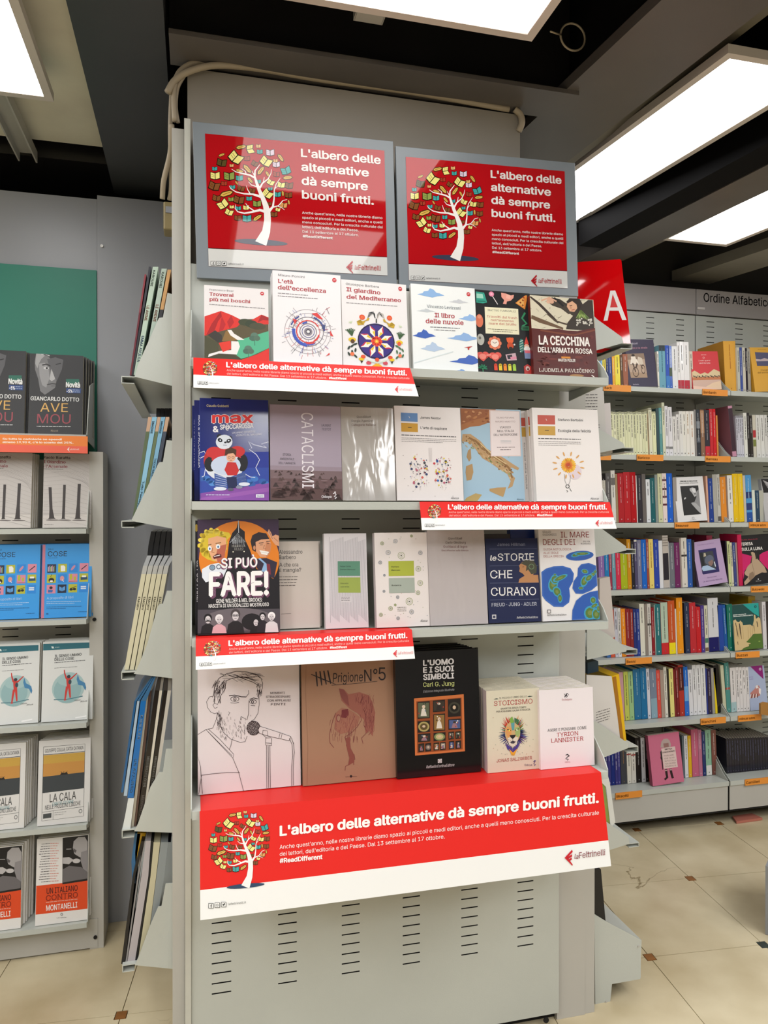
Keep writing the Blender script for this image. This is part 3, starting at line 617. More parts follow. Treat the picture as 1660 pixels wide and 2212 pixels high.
A.line([(110, 665), (260, 615), (370, 580)], 6, '#d8e2e4'); A.t('Vincenzo Levizzani', 205, 288, 432, 20, '#55606c', serif=True); A.t('Il libro', 253, 350, 388, 30, '#b02a38', serif=True, bold=.02); A.t('delle nuvole', 194, 393, 447, 30, '#b02a38', serif=True, bold=.02)
A.micro(222, 416, 420, 11, '#7a7a80'); A.micro(250, 434, 392, 11, '#7a7a80'); A.ell(489, 177, 13, 14, '#c8323a'); A.line([(482, 177), (496, 174)], 4, '#f0e8e8')
A.poly([(443, 550), (470, 542), (485, 540), (502, 538), (480, 552), (478, 566), (468, 562), (468, 550)], '#b8362e'); A.build(b[0])
b2 = book('paperback', Z2(*Z6)((72, 180), (130, 178), (130, 715), (72, 712)), Y1+.02, SZ[0], .012, 'pale grey book half hidden between the rosette and the cloud books', cover='#d6d6d2', spine='#d6d6d2'); 
q = [(515, 168), (900, 163), (905, 740), (520, 728)]
b, A = mk('paperback', Z6, q, Y1+.012, SZ[0], .014, 'black paperback scattered with toys, sweets and trinkets round a cream label', cover='#17181a')
A.rect(590, 280, 815, 458, '#ece7c8', dy=-3); A.t('MATTEO FUMAGALLI', 610, 306, 797, 12, '#33302a', y1=302, serif=True)
for i, s_ in enumerate(['Travolti dal trash', "nell'immenso", 'mare del brutto']):
    x0, x1 = [(602, 806), (627, 782), (612, 797)][i]; A.t(s_, x0, 350+i*23, x1, 15, '#c06a5c', y1=348+i*23, serif=True, bold=.01)
A.micro(605, 425, 803, 9, '#6a6450'); A.micro(640, 438, 770, 9, '#6a6450')
A.poly([(537, 182), (590, 185), (607, 250), (580, 258), (537, 256)], '#2f9f8a'); A.poly([(540, 195), (580, 195), (585, 225), (540, 225)], '#9fd8c4'); A.line([(545, 245), (598, 243)], 4, '#0f4a3e')
A.ell(638, 190, 17, 17, '#e88aa8'); A.ell(638, 190, 8, 8, '#f4b8cc'); A.line([(645, 205), (677, 257)], 5, '#e8e0e0')
A.poly([(703, 175), (735, 178), (768, 188), (790, 182), (785, 205), (765, 225), (740, 232), (735, 252), (712, 250), (722, 225), (704, 205)], '#e8a090'); A.poly([(740, 180), (768, 190), (760, 215), (735, 210)], '#f0b4a4')
A.poly([(797, 238), (866, 180), (880, 178), (878, 210), (862, 278)], '#e08a38'); A.poly([(805, 238), (858, 192), (856, 262)], '#e8b060'); 
for x, y in ((832, 232), (850, 215), (848, 250), (856, 196)): A.ell(x, y, 7, 7, '#a83a20', 8, up=False)
A.ell(553, 376, 24, 44, '#e07858'); A.ell(553, 350, 12, 12, '#e89a7c')
A.line([(862, 300), (838, 340), (868, 375), (840, 395), (835, 418)], 13, '#2f8a5c'); A.poly([(832, 395), (885, 392), (886, 424), (832, 424)], '#2a6a48'); A.poly([(840, 403), (876, 400), (878, 416), (842, 418)], '#184a30')
A.ell(556, 500, 24, 38, '#b8b8b0'); A.ell(552, 490, 8, 10, '#6a6a64')
for i in range(8): A.ell(647+30*math.cos(i*.785), 520+30*math.sin(i*.785), 16, 16, '#e07a58', 10, up=(i == 0))
A.ell(647, 520, 27, 27, '#f0e2d4'); A.line([(632, 512), (647, 522), (662, 512)], 3, '#2a2424')
A.ell(733, 488, 9, 9, '#d8542a'); A.ell(766, 486, 9, 9, '#d8542a'); A.ell(750, 498, 23, 21, '#e2602e'); A.ell(750, 535, 22, 24, '#c2481f'); A.ell(752, 550, 13, 10, '#2a1a14'); A.ell(778, 525, 6, 6, '#d8d8d8')
A.ell(826, 530, 16, 47, '#2a7a70', rot=.0)
for i in range(5): A.line([(814, 505+i*17), (838, 492+i*17)], 6, '#d8e4dc', up=False)
A.poly([(845, 520), (862, 465), (878, 518)], '#d8443a'); A.ell(862, 532, 18, 14, '#e8b8a0'); A.ell(863, 552, 22, 20, '#e8e4e0'); A.poly([(842, 560), (888, 560), (884, 618), (846, 618)], '#7a8ab0'); A.poly([(845, 560), (885, 560), (884, 580), (848, 580)], '#d86a7a')
for s_, X in ((1, 565), (1, 646)):
    A.ell(X-15, 605, 27, 22, '#e05a50', 14); A.ell(X+18, 602, 24, 22, '#e05a50', 14, up=False); A.poly([(X-38, 615), (X+40, 610), (X+4, 645)], '#e05a50', up=False); A.ell(X, 612, 24, 18, '#f08a7c', 12)
A.line([(590, 603), (620, 600)], 6, '#e8b0a0'); A.poly([(714, 595), (783, 582), (790, 630), (724, 636)], '#c8a8b0'); A.poly([(724, 600), (758, 594), (762, 622), (730, 626)], '#2a2830'); A.poly([(745, 610), (788, 605), (788, 622), (750, 628)], '#d88aa0')
for i, c_ in enumerate(['#e04a30', '#e8c830', '#f08a28', '#e0d848', '#a8d048']): A.poly([(636+i*31, 664), (657+i*31, 662), (659+i*31, 702), (637+i*31, 702)], c_, up=(i == 0)); A.ell(647+i*31, 664, 10, 8, c_, 8, up=False)
for i in range(6): A.line([(562, 690), (562+30*math.cos(i*.62+3.3), 690+26*math.sin(i*.62+3.3))], 9, '#1f7a54', up=(i == 0))
A.line([(562, 688), (565, 722)], 6, '#3a8a60'); A.poly([(838, 738), (836, 670), (862, 655), (888, 672), (885, 738)], '#b83430'); A.ell(862, 685, 14, 16, '#d8b8b0'); A.ell(864, 690, 7, 8, '#5a2a26'); A.build(b[0])
q = [(903, 207), (1325, 210), (1332, 754), (905, 742)]
b, A = mk('paperback', Z6, q, Y1-.003, SZ[0], .027, 'dark red paperback with a crouching figure in tree branches above bold white lettering', cover='#5c1c18')
A.rect(903, 207, 1325, 432, '#d8d0b8', dy=2); rr = random.Random(3)
for i in range(70):
    x, y, a = rr.uniform(905, 1318), rr.uniform(212, 425), rr.uniform(0, 6.28); L = rr.uniform(12, 40); A.line([(x, y), (min(max(x+L*math.cos(a), 904), 1322), min(max(y+L*math.sin(a), 210), 428))], 2.5, rr.choice(['#8a8070', '#6a5a44', '#a89c88', '#ece6d4']), up=False)
A.line([(903, 218, 12), (960, 262, 18), (1050, 355, 18), (1080, 385, 10)], 1, '#3a2c22'); A.line([(903, 352, 26), (960, 375, 30), (1040, 400, 22), (1110, 422, 14)], 1, '#6a5038'); A.line([(1010, 330, 6), (1060, 372, 10), (1140, 392, 12)], 1, '#4a3828')
A.poly([(1045, 212), (1100, 222), (1140, 248), (1160, 210), (1232, 208), (1250, 245), (1290, 212), (1320, 212), (1322, 425), (1130, 425), (1140, 380), (1180, 330), (1120, 290), (1045, 268), (1020, 245)], '#33291f')
A.poly([(1060, 225), (1130, 258), (1190, 310), (1150, 320), (1090, 275), (1040, 262)], '#40362a'); A.line([(1060, 214), (1120, 268)], 14, '#171310'); A.line([(975, 240), (1030, 215), (1075, 238)], 10, '#d8a88c'); A.ell(1035, 238, 24, 16, '#d8a88c', rot=.4); A.ell(1018, 248, 12, 7, '#e0b498', rot=.6)
A.poly([(1148, 235), (1180, 222), (1208, 240), (1212, 275), (1190, 303), (1160, 300), (1142, 270)], '#dcaa88'); A.poly([(1140, 235), (1165, 210), (1225, 208), (1240, 260), (1215, 300), (1208, 250), (1180, 228), (1150, 246)], '#2a1c14')
A.line([(1160, 262), (1178, 258)], 5, '#4a2a1c'); A.line([(1172, 292), (1194, 284)], 5, '#a84a3c'); A.ell(1168, 275, 6, 9, '#c89070')
for i in range(11): A.line([(1235, 290, 10), (1200+i*9, 345+6*math.sin(i), 3)], 1, rr.choice(['#8faa58', '#a8bc70', '#6a8a40']), up=False)
for i in range(26): A.ell(rr.uniform(1200, 1312), rr.uniform(345, 392), rr.uniform(4, 9), rr.uniform(4, 8), '#dcd8cc', 8, up=False)
A.poly([(903, 428), (980, 434), (1080, 425), (1180, 440), (1260, 420), (1326, 405), (1331, 752), (905, 742)], '#571a16'); A.line([(960, 440), (1060, 452), (1180, 462), (1326, 420)], 10, '#7a3c20')
for i in range(60):
    x, y = rr.uniform(915, 1300), rr.uniform(470, 735); A.ell(x, y, rr.uniform(10, 34), rr.uniform(6, 16), rr.choice(['#64211b', '#4c1612', '#6e2a20', '#56201a']), 10, up=False)
A.up(3); A.t('LA CECCHINA', 946, 534, 1285, 58, '#f2ece6', bold=.045); A.t("DELL'ARMATA ROSSA", 937, 587, 1299, 34, '#f2ece6', bold=.035)
A.rect(1088, 612, 1148, 624, '#d88a28'); A.t('MARTIN PEGLER', 1066, 646, 1180, 18, '#f2ece6', bold=.03); A.t('LJUDMILA PAVLIČENKO', 937, 719, 1306, 24, '#ece4da', serif=True, bold=.005); A.ell(1185, 740, 48, 9, '#a87a48'); A.line([(1285, 735), (1300, 745), (1304, 752)], 7, '#e8e0d8')
A.build(b[0])
# ---- shelf 2
Y2 = 1.72
q = [(112, 70), (655, 105), (655, 868), (115, 868)]
b, A = mk('hardback', ZA, q, Y2, SZ[1], .022, 'glossy blue hardback with a big panda in a red shirt, first on the second shelf', cover='#1d2a78', m=GLOSS, hard=True, lean=5)
A.rect(112, 500, 655, 868, '#26389a'); A.rect(112, 620, 655, 868, '#2f4aa8'); A.poly([(115, 815), (655, 730), (655, 868), (115, 868)], '#8a4ea8'); A.poly([(115, 840), (420, 785), (655, 745), (655, 765), (300, 868), (115, 868)], '#a866b8')
for i in range(18): A.ell(130+(i*83) % 520, 700+(i*37) % 60, 30, 22, rr.choice(['#3f78c8', '#3060b0', '#5590d8']), 12, up=False)
A.poly([(115, 830), (655, 738), (655, 868), (115, 868)], '#8a4ea8'); A.poly([(115, 850), (655, 770), (655, 800), (200, 868), (115, 868)], '#9c5cb2')
A.t('Claudio Gobbetti', 168, 142, 345, 18, '#e8dca0', y1=150)
A.t('max', 206, 272, 545, 84, '#f2ecec', bold=.07, y1=278); A.t('max', 211, 270, 540, 80, '#e02a28', bold=.04, y1=276)
A.t('&', 218, 342, 265, 46, '#f2f0f4', bold=.05); A.t('SP@CCAROSSA', 275, 323, 538, 36, '#f2f0f4', bold=.04, y1=314); A.t('UN ANNO DI MEDIE', 372, 358, 552, 14, '#e4e4f0', y1=350); A.t('VISSUTO AL MASSIMO', 400, 378, 604, 14, '#e4e4f0', y1=370)
for Lb in ([(655, 425), (600, 440), (640, 470), (540, 445), (500, 420), (525, 470), (505, 480), (560, 520), (585, 560), (555, 620), (585, 680)], [(115, 500), (150, 490), (165, 520), (115, 545)], [(460, 660), (510, 690), (550, 695)], [(160, 620), (150, 680), (130, 690)]): A.line(Lb, 5, '#e8ecff')
A.ell(270, 378, 20, 20, '#151722'); A.ell(352, 392, 20, 18, '#151722')
A.ell(310, 590, 160, 130, '#dfe4f0'); A.ell(195, 560, 50, 80, '#b42a2e'); A.ell(200, 590, 50, 58, '#17181f'); A.ell(450, 580, 44, 68, '#17181f'); A.ell(230, 500, 66, 44, '#cc2e30'); A.ell(410, 495, 62, 42, '#cc2e30'); A.poly([(205, 470), (430, 470), (440, 545), (360, 520), (310, 548), (250, 590), (210, 560)], '#cc2e30')
A.ell(320, 600, 118, 74, '#c9d6ee'); A.ell(308, 420, 66, 56, '#dde4f0'); A.ell(276, 406, 20, 15, '#151722', rot=.5); A.ell(345, 412, 20, 15, '#151722', rot=-.5); A.ell(318, 424, 10, 7, '#151722'); A.line([(300, 444), (330, 446)], 4, '#3a3a50'); A.ell(278, 406, 6, 5, '#e8f0ff'); A.ell(344, 410, 6, 5, '#e8f0ff')
A.poly([(230, 660), (330, 700), (325, 780), (235, 790)], '#3f5aa0'); A.poly([(330, 700), (470, 650), (490, 760), (440, 770), (380, 730)], '#3f5aa0')
for i in range(6): A.line([(240, 675+i*18), (330, 700+i*15)], 3, '#c8d4f0', up=False); A.line([(390, 690+i*14), (478, 668+i*14)], 3, '#c8d4f0', up=False)
A.poly([(325, 690), (405, 690), (410, 770), (340, 780)], '#1a2450'); A.poly([(335, 575), (400, 580), (425, 640), (405, 678), (335, 678), (310, 635)], '#c62a2c'); A.ell(362, 540, 36, 36, '#e8b494'); A.poly([(312, 530), (318, 480), (360, 462), (405, 482), (402, 530), (380, 508), (340, 512)], '#4a2f1c'); A.ring(348, 540, 10, 3, '#3a2a22', 12); A.ring(378, 540, 10, 3, '#3a2a22', 12); A.line([(352, 562), (372, 562)], 4, '#8a3a30')
A.ell(275, 780, 50, 14, '#e0e6f4'); A.ell(465, 745, 44, 14, '#e0e6f4'); A.ell(425, 768, 26, 12, '#8a90a8'); A.ell(358, 785, 24, 12, '#5a5a70')
A.micro(165, 824, 350, 12, '#d8d8f0'); A.rect(555, 822, 618, 846, '#f0f0f4'); A.t('SASSI', 562, 842, 611, 14, '#3a4a90', bold=.02); A.line([(112, 90), (118, 860)], 4, '#3a50b0'); A.build(b[0])
qq = Z2(*ZA)((70, 88), (180, 90), (180, 868), (72, 868)); qq2 = Z2(*ZA)((50, 130), (150, 130), (150, 866), (55, 866))
for n_, (q_, lab) in enumerate(((qq, 'spine of the second blue panda hardback, just left of the front copy'), (qq2, 'leftmost blue panda hardback, only its red and white lettered spine edge showing'))):
    bb = book('hardback', q_, Y2+.024+.024*n_, SZ[1], .022, lab, cover='#1b276f', m=GLOSS, hard=True, lean=4)
    W_ = bb[1]; H_ = bb[2]
    AA = Art([(0, 0), (100, 0), (100, 800), (0, 800)], W_, H_); AA.t('MAX & SPACCAROSSA', 16 if n_ else 30, 120, 420, 16, '#e8e8f4', bold=.03, vert=True); AA.build(bb[0])
q = [(668, 120), (1222, 97), (1228, 872), (668, 870)]
b, A = mk('paperback', ZA, q, Y2-.004, SZ[1], .026, 'mauve paperback titled down the middle over a field of tree stumps', cover='#a79aab')
A.rect(668, 600, 1228, 640, '#9a8a98'); A.rect(668, 634, 1228, 872, '#7a6468'); A.rect(668, 700, 1228, 872, '#6a5052', dy=0); A.rect(668, 780, 1228, 872, '#5c4240')
rr = random.Random(8)
for i in range(60):
    y = 645+(i/60)**1.6*215; s_ = 5+(y-640)*.09; x = rr.uniform(690, 1200); A.poly([(x-s_*1.5, y+s_), (x-s_*.7, y-s_*.6), (x-s_*.4, y-s_*1.3), (x+s_*.6, y-s_*1.2), (x+s_*.8, y-s_*.3), (x+s_*1.6, y+s_)], rr.choice(['#4a3836', '#3c2c2c', '#55403e']), up=False)
for i in range(40): x, y = rr.uniform(690, 1190), rr.uniform(650, 860); A.ell(x, y, rr.uniform(10, 34), 3, rr.choice(['#8a7478', '#7a6062', '#4e3a3a']), 8, up=False)
A.t('CATACLISMI', 908, 168, 605, 92, '#ece6ee', vert=True, bold=-.012, res=3); A.t('LAURENT', 1066, 270, 1143, 20, '#4a4450'); A.t('TESTOT', 1068, 302, 1143, 20, '#4a4450')
for i, (s_, x0, x1) in enumerate((('STORIA', 762, 825), ('AMBIENTALE', 740, 848), ("DELL'UMANITÀ", 730, 858))): A.t(s_, x0, 520+i*34, x1, 18, '#4e4852')
A.t('Odoya', 1058, 853, 1138, 20, '#f0ecf0', bold=.02); A.line([(1152, 818), (1168, 812), (1176, 828), (1160, 842), (1180, 850), (1166, 862)], 7, '#f0ecf0'); A.ell(1168, 806, 7, 5, '#f0ecf0'); A.build(b[0])
q = [(1226, 138), (1632, 155), (1645, 878), (1230, 876)]
b, A = mk('shrink_wrapped_book', ZA, q, Y2-.002, SZ[1], .02, 'plain pale grey book in shiny film beside the tree stump book', cover='#b5b0ab', m=WRAP)
A.t('Quodlibet', 1350, 228, 1460, 17, '#6e6862', serif=True); A.t('Giorgio Agamben', 1308, 258, 1480, 17, '#6e6862', serif=True); A.t('Categorie italiane', 1310, 290, 1496, 17, '#7a5f58', serif=True); A.build(b[0], WRAP)
b = book('shrink_wrapped_book', Z2(*ZB)((0, 130), (42, 130), (46, 722), (0, 722)), Y2+.024, SZ[1], .02, 'film wrapped pale book peeping out left of the coloured dots book', cover='#bdb8b4', m=WRAP)
q = [(50, 107), (478, 100), (482, 722), (55, 722)]
def aboca(b, A, x0, y0, c1, c2, a1, a2, sub):
    A.rect(x0, y0, x0+106, y0+57, c1, dy=0); A.rect(x0, y0+68, x0+106, y0+125, c2); A.line([(x0+50, y0+22), (x0+56, y0+34)], 3, '#dcd8d0'); A.line([(x0+42, y0+96), (x0+66, y0+96)], 4, '#4a3a20')
    A.t(a1[0], x0+123, y0+34, a1[1], 15, '#2c2a2a', bold=.01); A.t(a2[0], x0+123, y0+103, a2[1], 17, '#2c2a2a', bold=.01); A.micro(x0, y0+145, sub, 11, '#3a3636'); 
    for i in range(3): A.micro(x0, y0+165+i*11, sub-(90 if i == 2 else 0), 7, '#8a8686')
b, A = mk('paperback', ZB, q, Y2-.004, SZ[1], .024, 'white paperback with two lungs drawn in coloured dots on the second shelf', cover='#e6dfde')
aboca(b, A, 91, 151, '#5f87bd', '#c69428', ('James Nestor', 348), ("L'arte di respirare", 386), 445)
for s_, cx in ((-1, 205), (1, 345)):
    for i in range(75):
        a, r_ = rr.uniform(0, 6.28), rr.uniform(0, 1)**.6; x = cx+62*r_*math.cos(a)+s_*6; y = 530+112*r_*math.sin(a)
        A.ell(x, y, *([rr.choice([2.2, 3, 4, 5.5, 8])]*2), rr.choice(['#c8303c', '#2a3a6a', '#e0c828', '#3a6ab0', '#222a38', '#b8607a', '#d05a50', '#8a8a98']), 8, up=False)
        A.line([(x, y), (x+rr.uniform(-12, 12), y+rr.uniform(8, 26))], 1, '#b0a8a8', up=False)
for i in range(5): A.line([(262+i*5, 378), (264+i*4, 470)], 1.2, '#b8b0b0', up=False)
for i in range(14): A.ell(rr.uniform(75, 440), rr.uniform(375, 700), 2.4, 2.4, '#6a6468', 6, up=False)
A.t('Aboca', 396, 712, 446, 14, '#3a3636', ital=.3); A.build(b[0])
q = [(482, 122), (848, 145), (875, 722), (484, 722)]
b, A = mk('paperback', ZB, q, Y2+.018, SZ[1], .02, 'paperback with a relief map of Italy and a pale title label', cover='#a3c0d4')
A.poly([(482, 124), (700, 137), (660, 215), (600, 235), (540, 240), (483, 262)], '#a86a3a'); A.poly([(482, 124), (660, 135), (640, 180), (560, 200), (483, 225)], '#96582e')
A.poly([(490, 285), (540, 285), (600, 330), (640, 380), (700, 415), (745, 440), (800, 480), (838, 505), (830, 520), (790, 500), (775, 530), (812, 570), (795, 625), (765, 640), (785, 590), (765, 545), (700, 500), (660, 470), (610, 440), (575, 390), (540, 340), (483, 330)], '#b89468')
A.line([(510, 298, 10), (570, 330, 14), (640, 400, 18), (720, 450, 18), (775, 505, 12), (795, 570, 10)], 1, '#8c6436'); A.line([(600, 345, 5), (680, 425, 6), (760, 480, 5)], 1, '#d8c090')
A.poly([(520, 390), (538, 375), (540, 440), (525, 462), (510, 430)], '#a8865a'); A.poly([(505, 490), (545, 475), (550, 530), (535, 580), (505, 585), (500, 530)], '#b08c5c'); A.poly([(650, 640), (700, 632), (755, 630), (745, 670), (735, 695), (690, 675), (650, 655)], '#b8935e')
for i in range(46):
    t_ = i/46; xx, yy = 500+t_*300, 318+t_*235+14*math.sin(i*1.9); A.ell(xx+rr.uniform(-16, 16), yy+rr.uniform(-12, 12), rr.uniform(4, 12), rr.uniform(3, 6), rr.choice(['#c2a478', '#a98450', '#94703e', '#cdb48a', '#8f9a62']), 8, up=False, rot=.75)
for i in range(24): A.ell(488+rr.uniform(0, 200), 140+rr.uniform(0, 75), rr.uniform(6, 16), rr.uniform(3, 7), rr.choice(['#b87a46', '#8a4c28', '#c89060', '#a0602e']), 8, up=False, rot=rr.uniform(-.6, .6))
A.poly([(500, 700), (560, 670), (600, 680), (570, 722), (484, 722)], '#b89c60'); A.poly([(700, 215), (780, 300), (830, 400), (770, 440), (760, 380)], '#9fb8ac')
for i in range(30): a_ = rr.uniform(0, 1); A.ell(520+a_*270+rr.uniform(-14, 14), 300+a_*240+rr.uniform(-14, 14), 7, 4, rr.choice(['#a07c4a', '#c8a878', '#7a5630']), 7, up=False, rot=.7)
A.poly([(660, 140), (842, 152), (850, 430), (663, 428)], '#e9dcdc'); A.ring(756, 285, 0.1, .05, '#d0b0a8', 4)
A.line([(664, 143), (840, 155), (847, 427), (666, 425), (664, 143)], 2, '#c89a90'); A.t('TELMO PIEVANI', 700, 192, 810, 9, '#8a6a6c', y1=195); A.t('MAURO VAROTTO', 696, 216, 815, 9, '#8a6a6c', y1=219)
for i, (s_, x0, x1) in enumerate((('VIAGGIO', 722, 788), ("NELL'ITALIA", 706, 808), ("DELL'ANTROPOCENE", 684, 828))): A.t(s_, x0, 254+i*23, x1, 13, '#3a2c30', bold=.01)
for i in range(3): A.line([(725, 330+i*7), (790, 332+i*7)], 1.5, '#9aa8b0')
A.micro(702, 370, 812, 9, '#6a5a5c'); A.micro(722, 386, 790, 9, '#6a5a5c'); A.t('Aboca', 820, 716, 862, 11, '#2a3440', ital=.3); A.build(b[0])
q = [(940, 120), (1340, 125), (1375, 722), (950, 722)]
b, A = mk('paperback', ZB, q, Y2-.006, SZ[1], .017, 'white paperback with an orange flower on the second shelf, its title blocks red and ochre', cover='#eae4e2')
aboca(b, A, 972, 165, '#bf5040', '#c4993c', ('Stefano Bartolini', 1250), ('Ecologia della felicità', 1297), 1235)
A.ell(1195, 525, 42, 50, '#dcccd4')
for i in range(22): a = i*.2856; A.ell(1155+34*math.cos(a), 483+36*math.sin(a), 15, 7, rr.choice(['#e8a828', '#f0bc3a', '#dc9420']), 8, up=(i == 0), rot=a)
for i in range(14): a = i*.449; A.ell(1155+17*math.cos(a), 483+18*math.sin(a), 11, 6, '#e07a20', 8, up=(i == 0), rot=a)
A.ell(1152, 478, 13, 11, '#b8401e')
for i in range(12): a = i*.5236+.2; A.ell(1155+88*math.cos(a), 482+76*math.sin(a), 15, 5, '#d8a058', 8, up=(i == 0), rot=a)
A.line([(1128, 540), (1130, 585), (1142, 612)], 2, '#6a6a6a'); A.line([(1168, 545), (1162, 590), (1152, 612)], 2, '#6a6a6a'); A.ring(1146, 622, 13, 4, '#222222', 14); A.line([(1138, 645), (1148, 655), (1140, 660)], 3, '#222222'); A.line([(1158, 632), (1170, 655)], 3, '#222222')
A.t('Aboca', 1290, 710, 1342, 14, '#3a3636', ital=.3); A.build(b[0])
for n_, (x, lab) in enumerate(((896, 'nearer of the two white spines left of the orange flower book'), (848, 'farther of the two white spines left of the orange flower book'))):
    bb = book('paperback', Z2(*ZB)((x, 135+n_*6), (x+120, 135), (x+130, 722), (x+24-n_*2, 722)), Y2+.013+.019*n_, SZ[1], .017, lab, cover='#ddd6d4')
    AA = Art([(0, 0), (130, 0), (130, 590), (0, 590)], bb[1], bb[2]); AA.rect(2, 45, 40, 100, '#bf5040'); AA.rect(2, 108, 40, 170, '#c4993c'); AA.t('Ecologia della felicità', 18, 210, 300, 10, '#4a4444', vert=True); AA.build(bb[0])
# ---- shelf 3
Y3 = 1.722
q = [(95, 80), (742, 80), (742, 985), (98, 1000)]
b, A = mk('paperback', ZC, q, Y3-.008, SZ[2], .02, 'big black comic book with two shouting caricatures and jagged white lettering', cover='#16131a')
A.rect(95, 80, 742, 400, '#3a2442'); A.ell(425, 400, 318, 306, '#e5891c', 40); A.ell(425, 400, 318, 306, '#e07f1a', 40)
A.poly([(98, 620), (160, 575), (300, 520), (330, 380), (345, 260), (370, 190), (405, 150), (420, 82), (432, 150), (470, 180), (470, 240), (510, 330), (560, 480), (690, 560), (742, 620), (742, 1000), (98, 1000)], '#17131a')
for i in range(14): x = 365+i*8; A.line([(x, 190+abs(i-6)*9), (x+2, 250+(i*29) % 60)], 4, '#c8ccd4', up=False)
A.line([(419, 90), (421, 190)], 4, '#dfe2ea'); A.line([(350, 270), (385, 235), (400, 262)], 4, '#b8bcc8')
# left caricature
A.poly([(125, 260), (130, 205), (165, 170), (230, 158), (290, 178), (345, 188), (360, 215), (330, 245), (330, 300), (300, 400), (230, 420), (170, 400), (130, 370), (112, 320)], '#d8bc2e')
for i in range(16): a = i*.42; A.ell(215+95*math.cos(a)+rr.uniform(-8, 8), 270+98*math.sin(a), 26, 18, rr.choice(['#e6cc3c', '#c8a824', '#f0da58']), 10, up=False, rot=a)
A.poly([(180, 235), (250, 215), (320, 230), (325, 300), (305, 390), (260, 425), (210, 405), (182, 330)], '#e6aa80'); A.poly([(255, 300), (325, 280), (305, 400), (255, 428), (240, 380)], '#b8624e')
A.ell(192, 315, 15, 21, '#eef2f6'); A.ell(257, 300, 17, 20, '#eef2f6'); A.ell(192, 317, 7, 9, '#3a6a98'); A.ell(258, 302, 7, 9, '#3a6a98'); A.line([(178, 288), (205, 280)], 6, '#6a4a18'); A.line([(238, 275), (282, 268)], 6, '#6a4a18'); A.poly([(215, 380), (250, 355), (282, 362), (285, 385), (225, 400)], '#5a1a1c'); A.line([(225, 380), (272, 368)], 6, '#f0ecec'); A.line([(215, 310), (208, 345), (228, 348)], 4, '#8a4a30')
A.poly([(130, 480), (190, 445), (260, 430), (330, 470), (300, 540), (160, 585), (132, 545)], '#dfe4ee'); A.ring(212, 468, 24, 8, '#5a6478'); A.ring(262, 462, 20, 7, '#5a6478'); A.ell(212, 468, 15, 15, '#7a98b0')
# right caricature
A.poly([(515, 260), (530, 210), (580, 185), (640, 195), (665, 240), (600, 250), (560, 290), (555, 345), (530, 330)], '#2a1d22'); A.poly([(555, 265), (600, 245), (665, 240), (680, 290), (668, 360), (640, 390), (590, 385), (558, 340)], '#dca07c'); A.poly([(640, 260), (680, 280), (668, 360), (640, 390), (628, 330)], '#c8845e')
A.line([(580, 275), (618, 270)], 6, '#2a1d22'); A.line([(640, 262), (672, 258)], 6, '#2a1d22'); A.line([(588, 290), (612, 288)], 4, '#2a1d22'); A.line([(645, 280), (664, 278)], 4, '#2a1d22'); A.poly([(585, 330), (662, 345), (645, 372), (600, 362)], '#f2eeea'); A.line([(588, 345), (658, 358)], 2, '#a8a09c'); A.line([(625, 290), (618, 318), (638, 322)], 4, '#8a5038'); A.ell(545, 312, 10, 18, '#c88a68')
A.poly([(650, 190), (662, 160), (680, 190), (690, 220), (715, 205), (742, 215), (742, 300), (712, 290), (690, 260)], '#dca07c'); A.line([(662, 170), (690, 240)], 3, '#7a4a38'); A.line([(700, 230), (735, 262)], 3, '#7a4a38')
A.poly([(558, 400), (640, 395), (725, 430), (700, 560), (600, 520), (560, 470)], '#2e2438'); A.poly([(575, 400), (620, 440), (600, 500), (645, 515), (640, 440), (590, 395)], '#8ab0d8'); A.poly([(640, 440), (668, 445), (675, 530), (645, 515)], '#7a2a38')
A.t('ISABELLA', 364, 305, 475, 17, '#aaa6a0', serif=True); A.t('DI LEO', 385, 326, 458, 15, '#aaa6a0', serif=True)
A.ell(376, 343, 5, 5, '#f0ecd8', 8); A.ell(463, 341, 5, 5, '#f0ecd8', 8); A.line([(385, 335), (455, 333)], 2, '#8a8880')
A.t('SI PUÒ', 275, 480, 562, 78, '#7a4a68', bold=.05, y1=472); A.t('SI PUÒ', 282, 472, 568, 76, '#f2eff0', bold=.035, y1=464)
for d in range(4): A.t('FARE!', 196+d*4, 706-d*2, 664-d, 190-d*6, '#6e4460', bold=.05, y1=700-d*2)
A.t('FARE!', 184, 692, 656, 182, '#f4f1f1', bold=.05, y1=686)
A.line([(215, 640), (235, 660), (228, 690)], 3, '#8a7a88'); A.line([(340, 540), (352, 575)], 3, '#8a7a88'); A.line([(505, 600), (540, 590)], 3, '#8a7a88')
A.t('GENE WILDER & MEL BROOKS:', 241, 748, 604, 30, '#f0eded', bold=.02, y1=742); A.t('NASCITA DI UN SODALIZIO MOSTRUOSO', 183, 786, 655, 28, '#f0eded', bold=.02, y1=778)
A.rect(98, 800, 742, 985, '#4c464e'); A.ell(420, 880, 270, 90, '#6a6268'); A.ell(520, 900, 80, 66, '#1b171c')
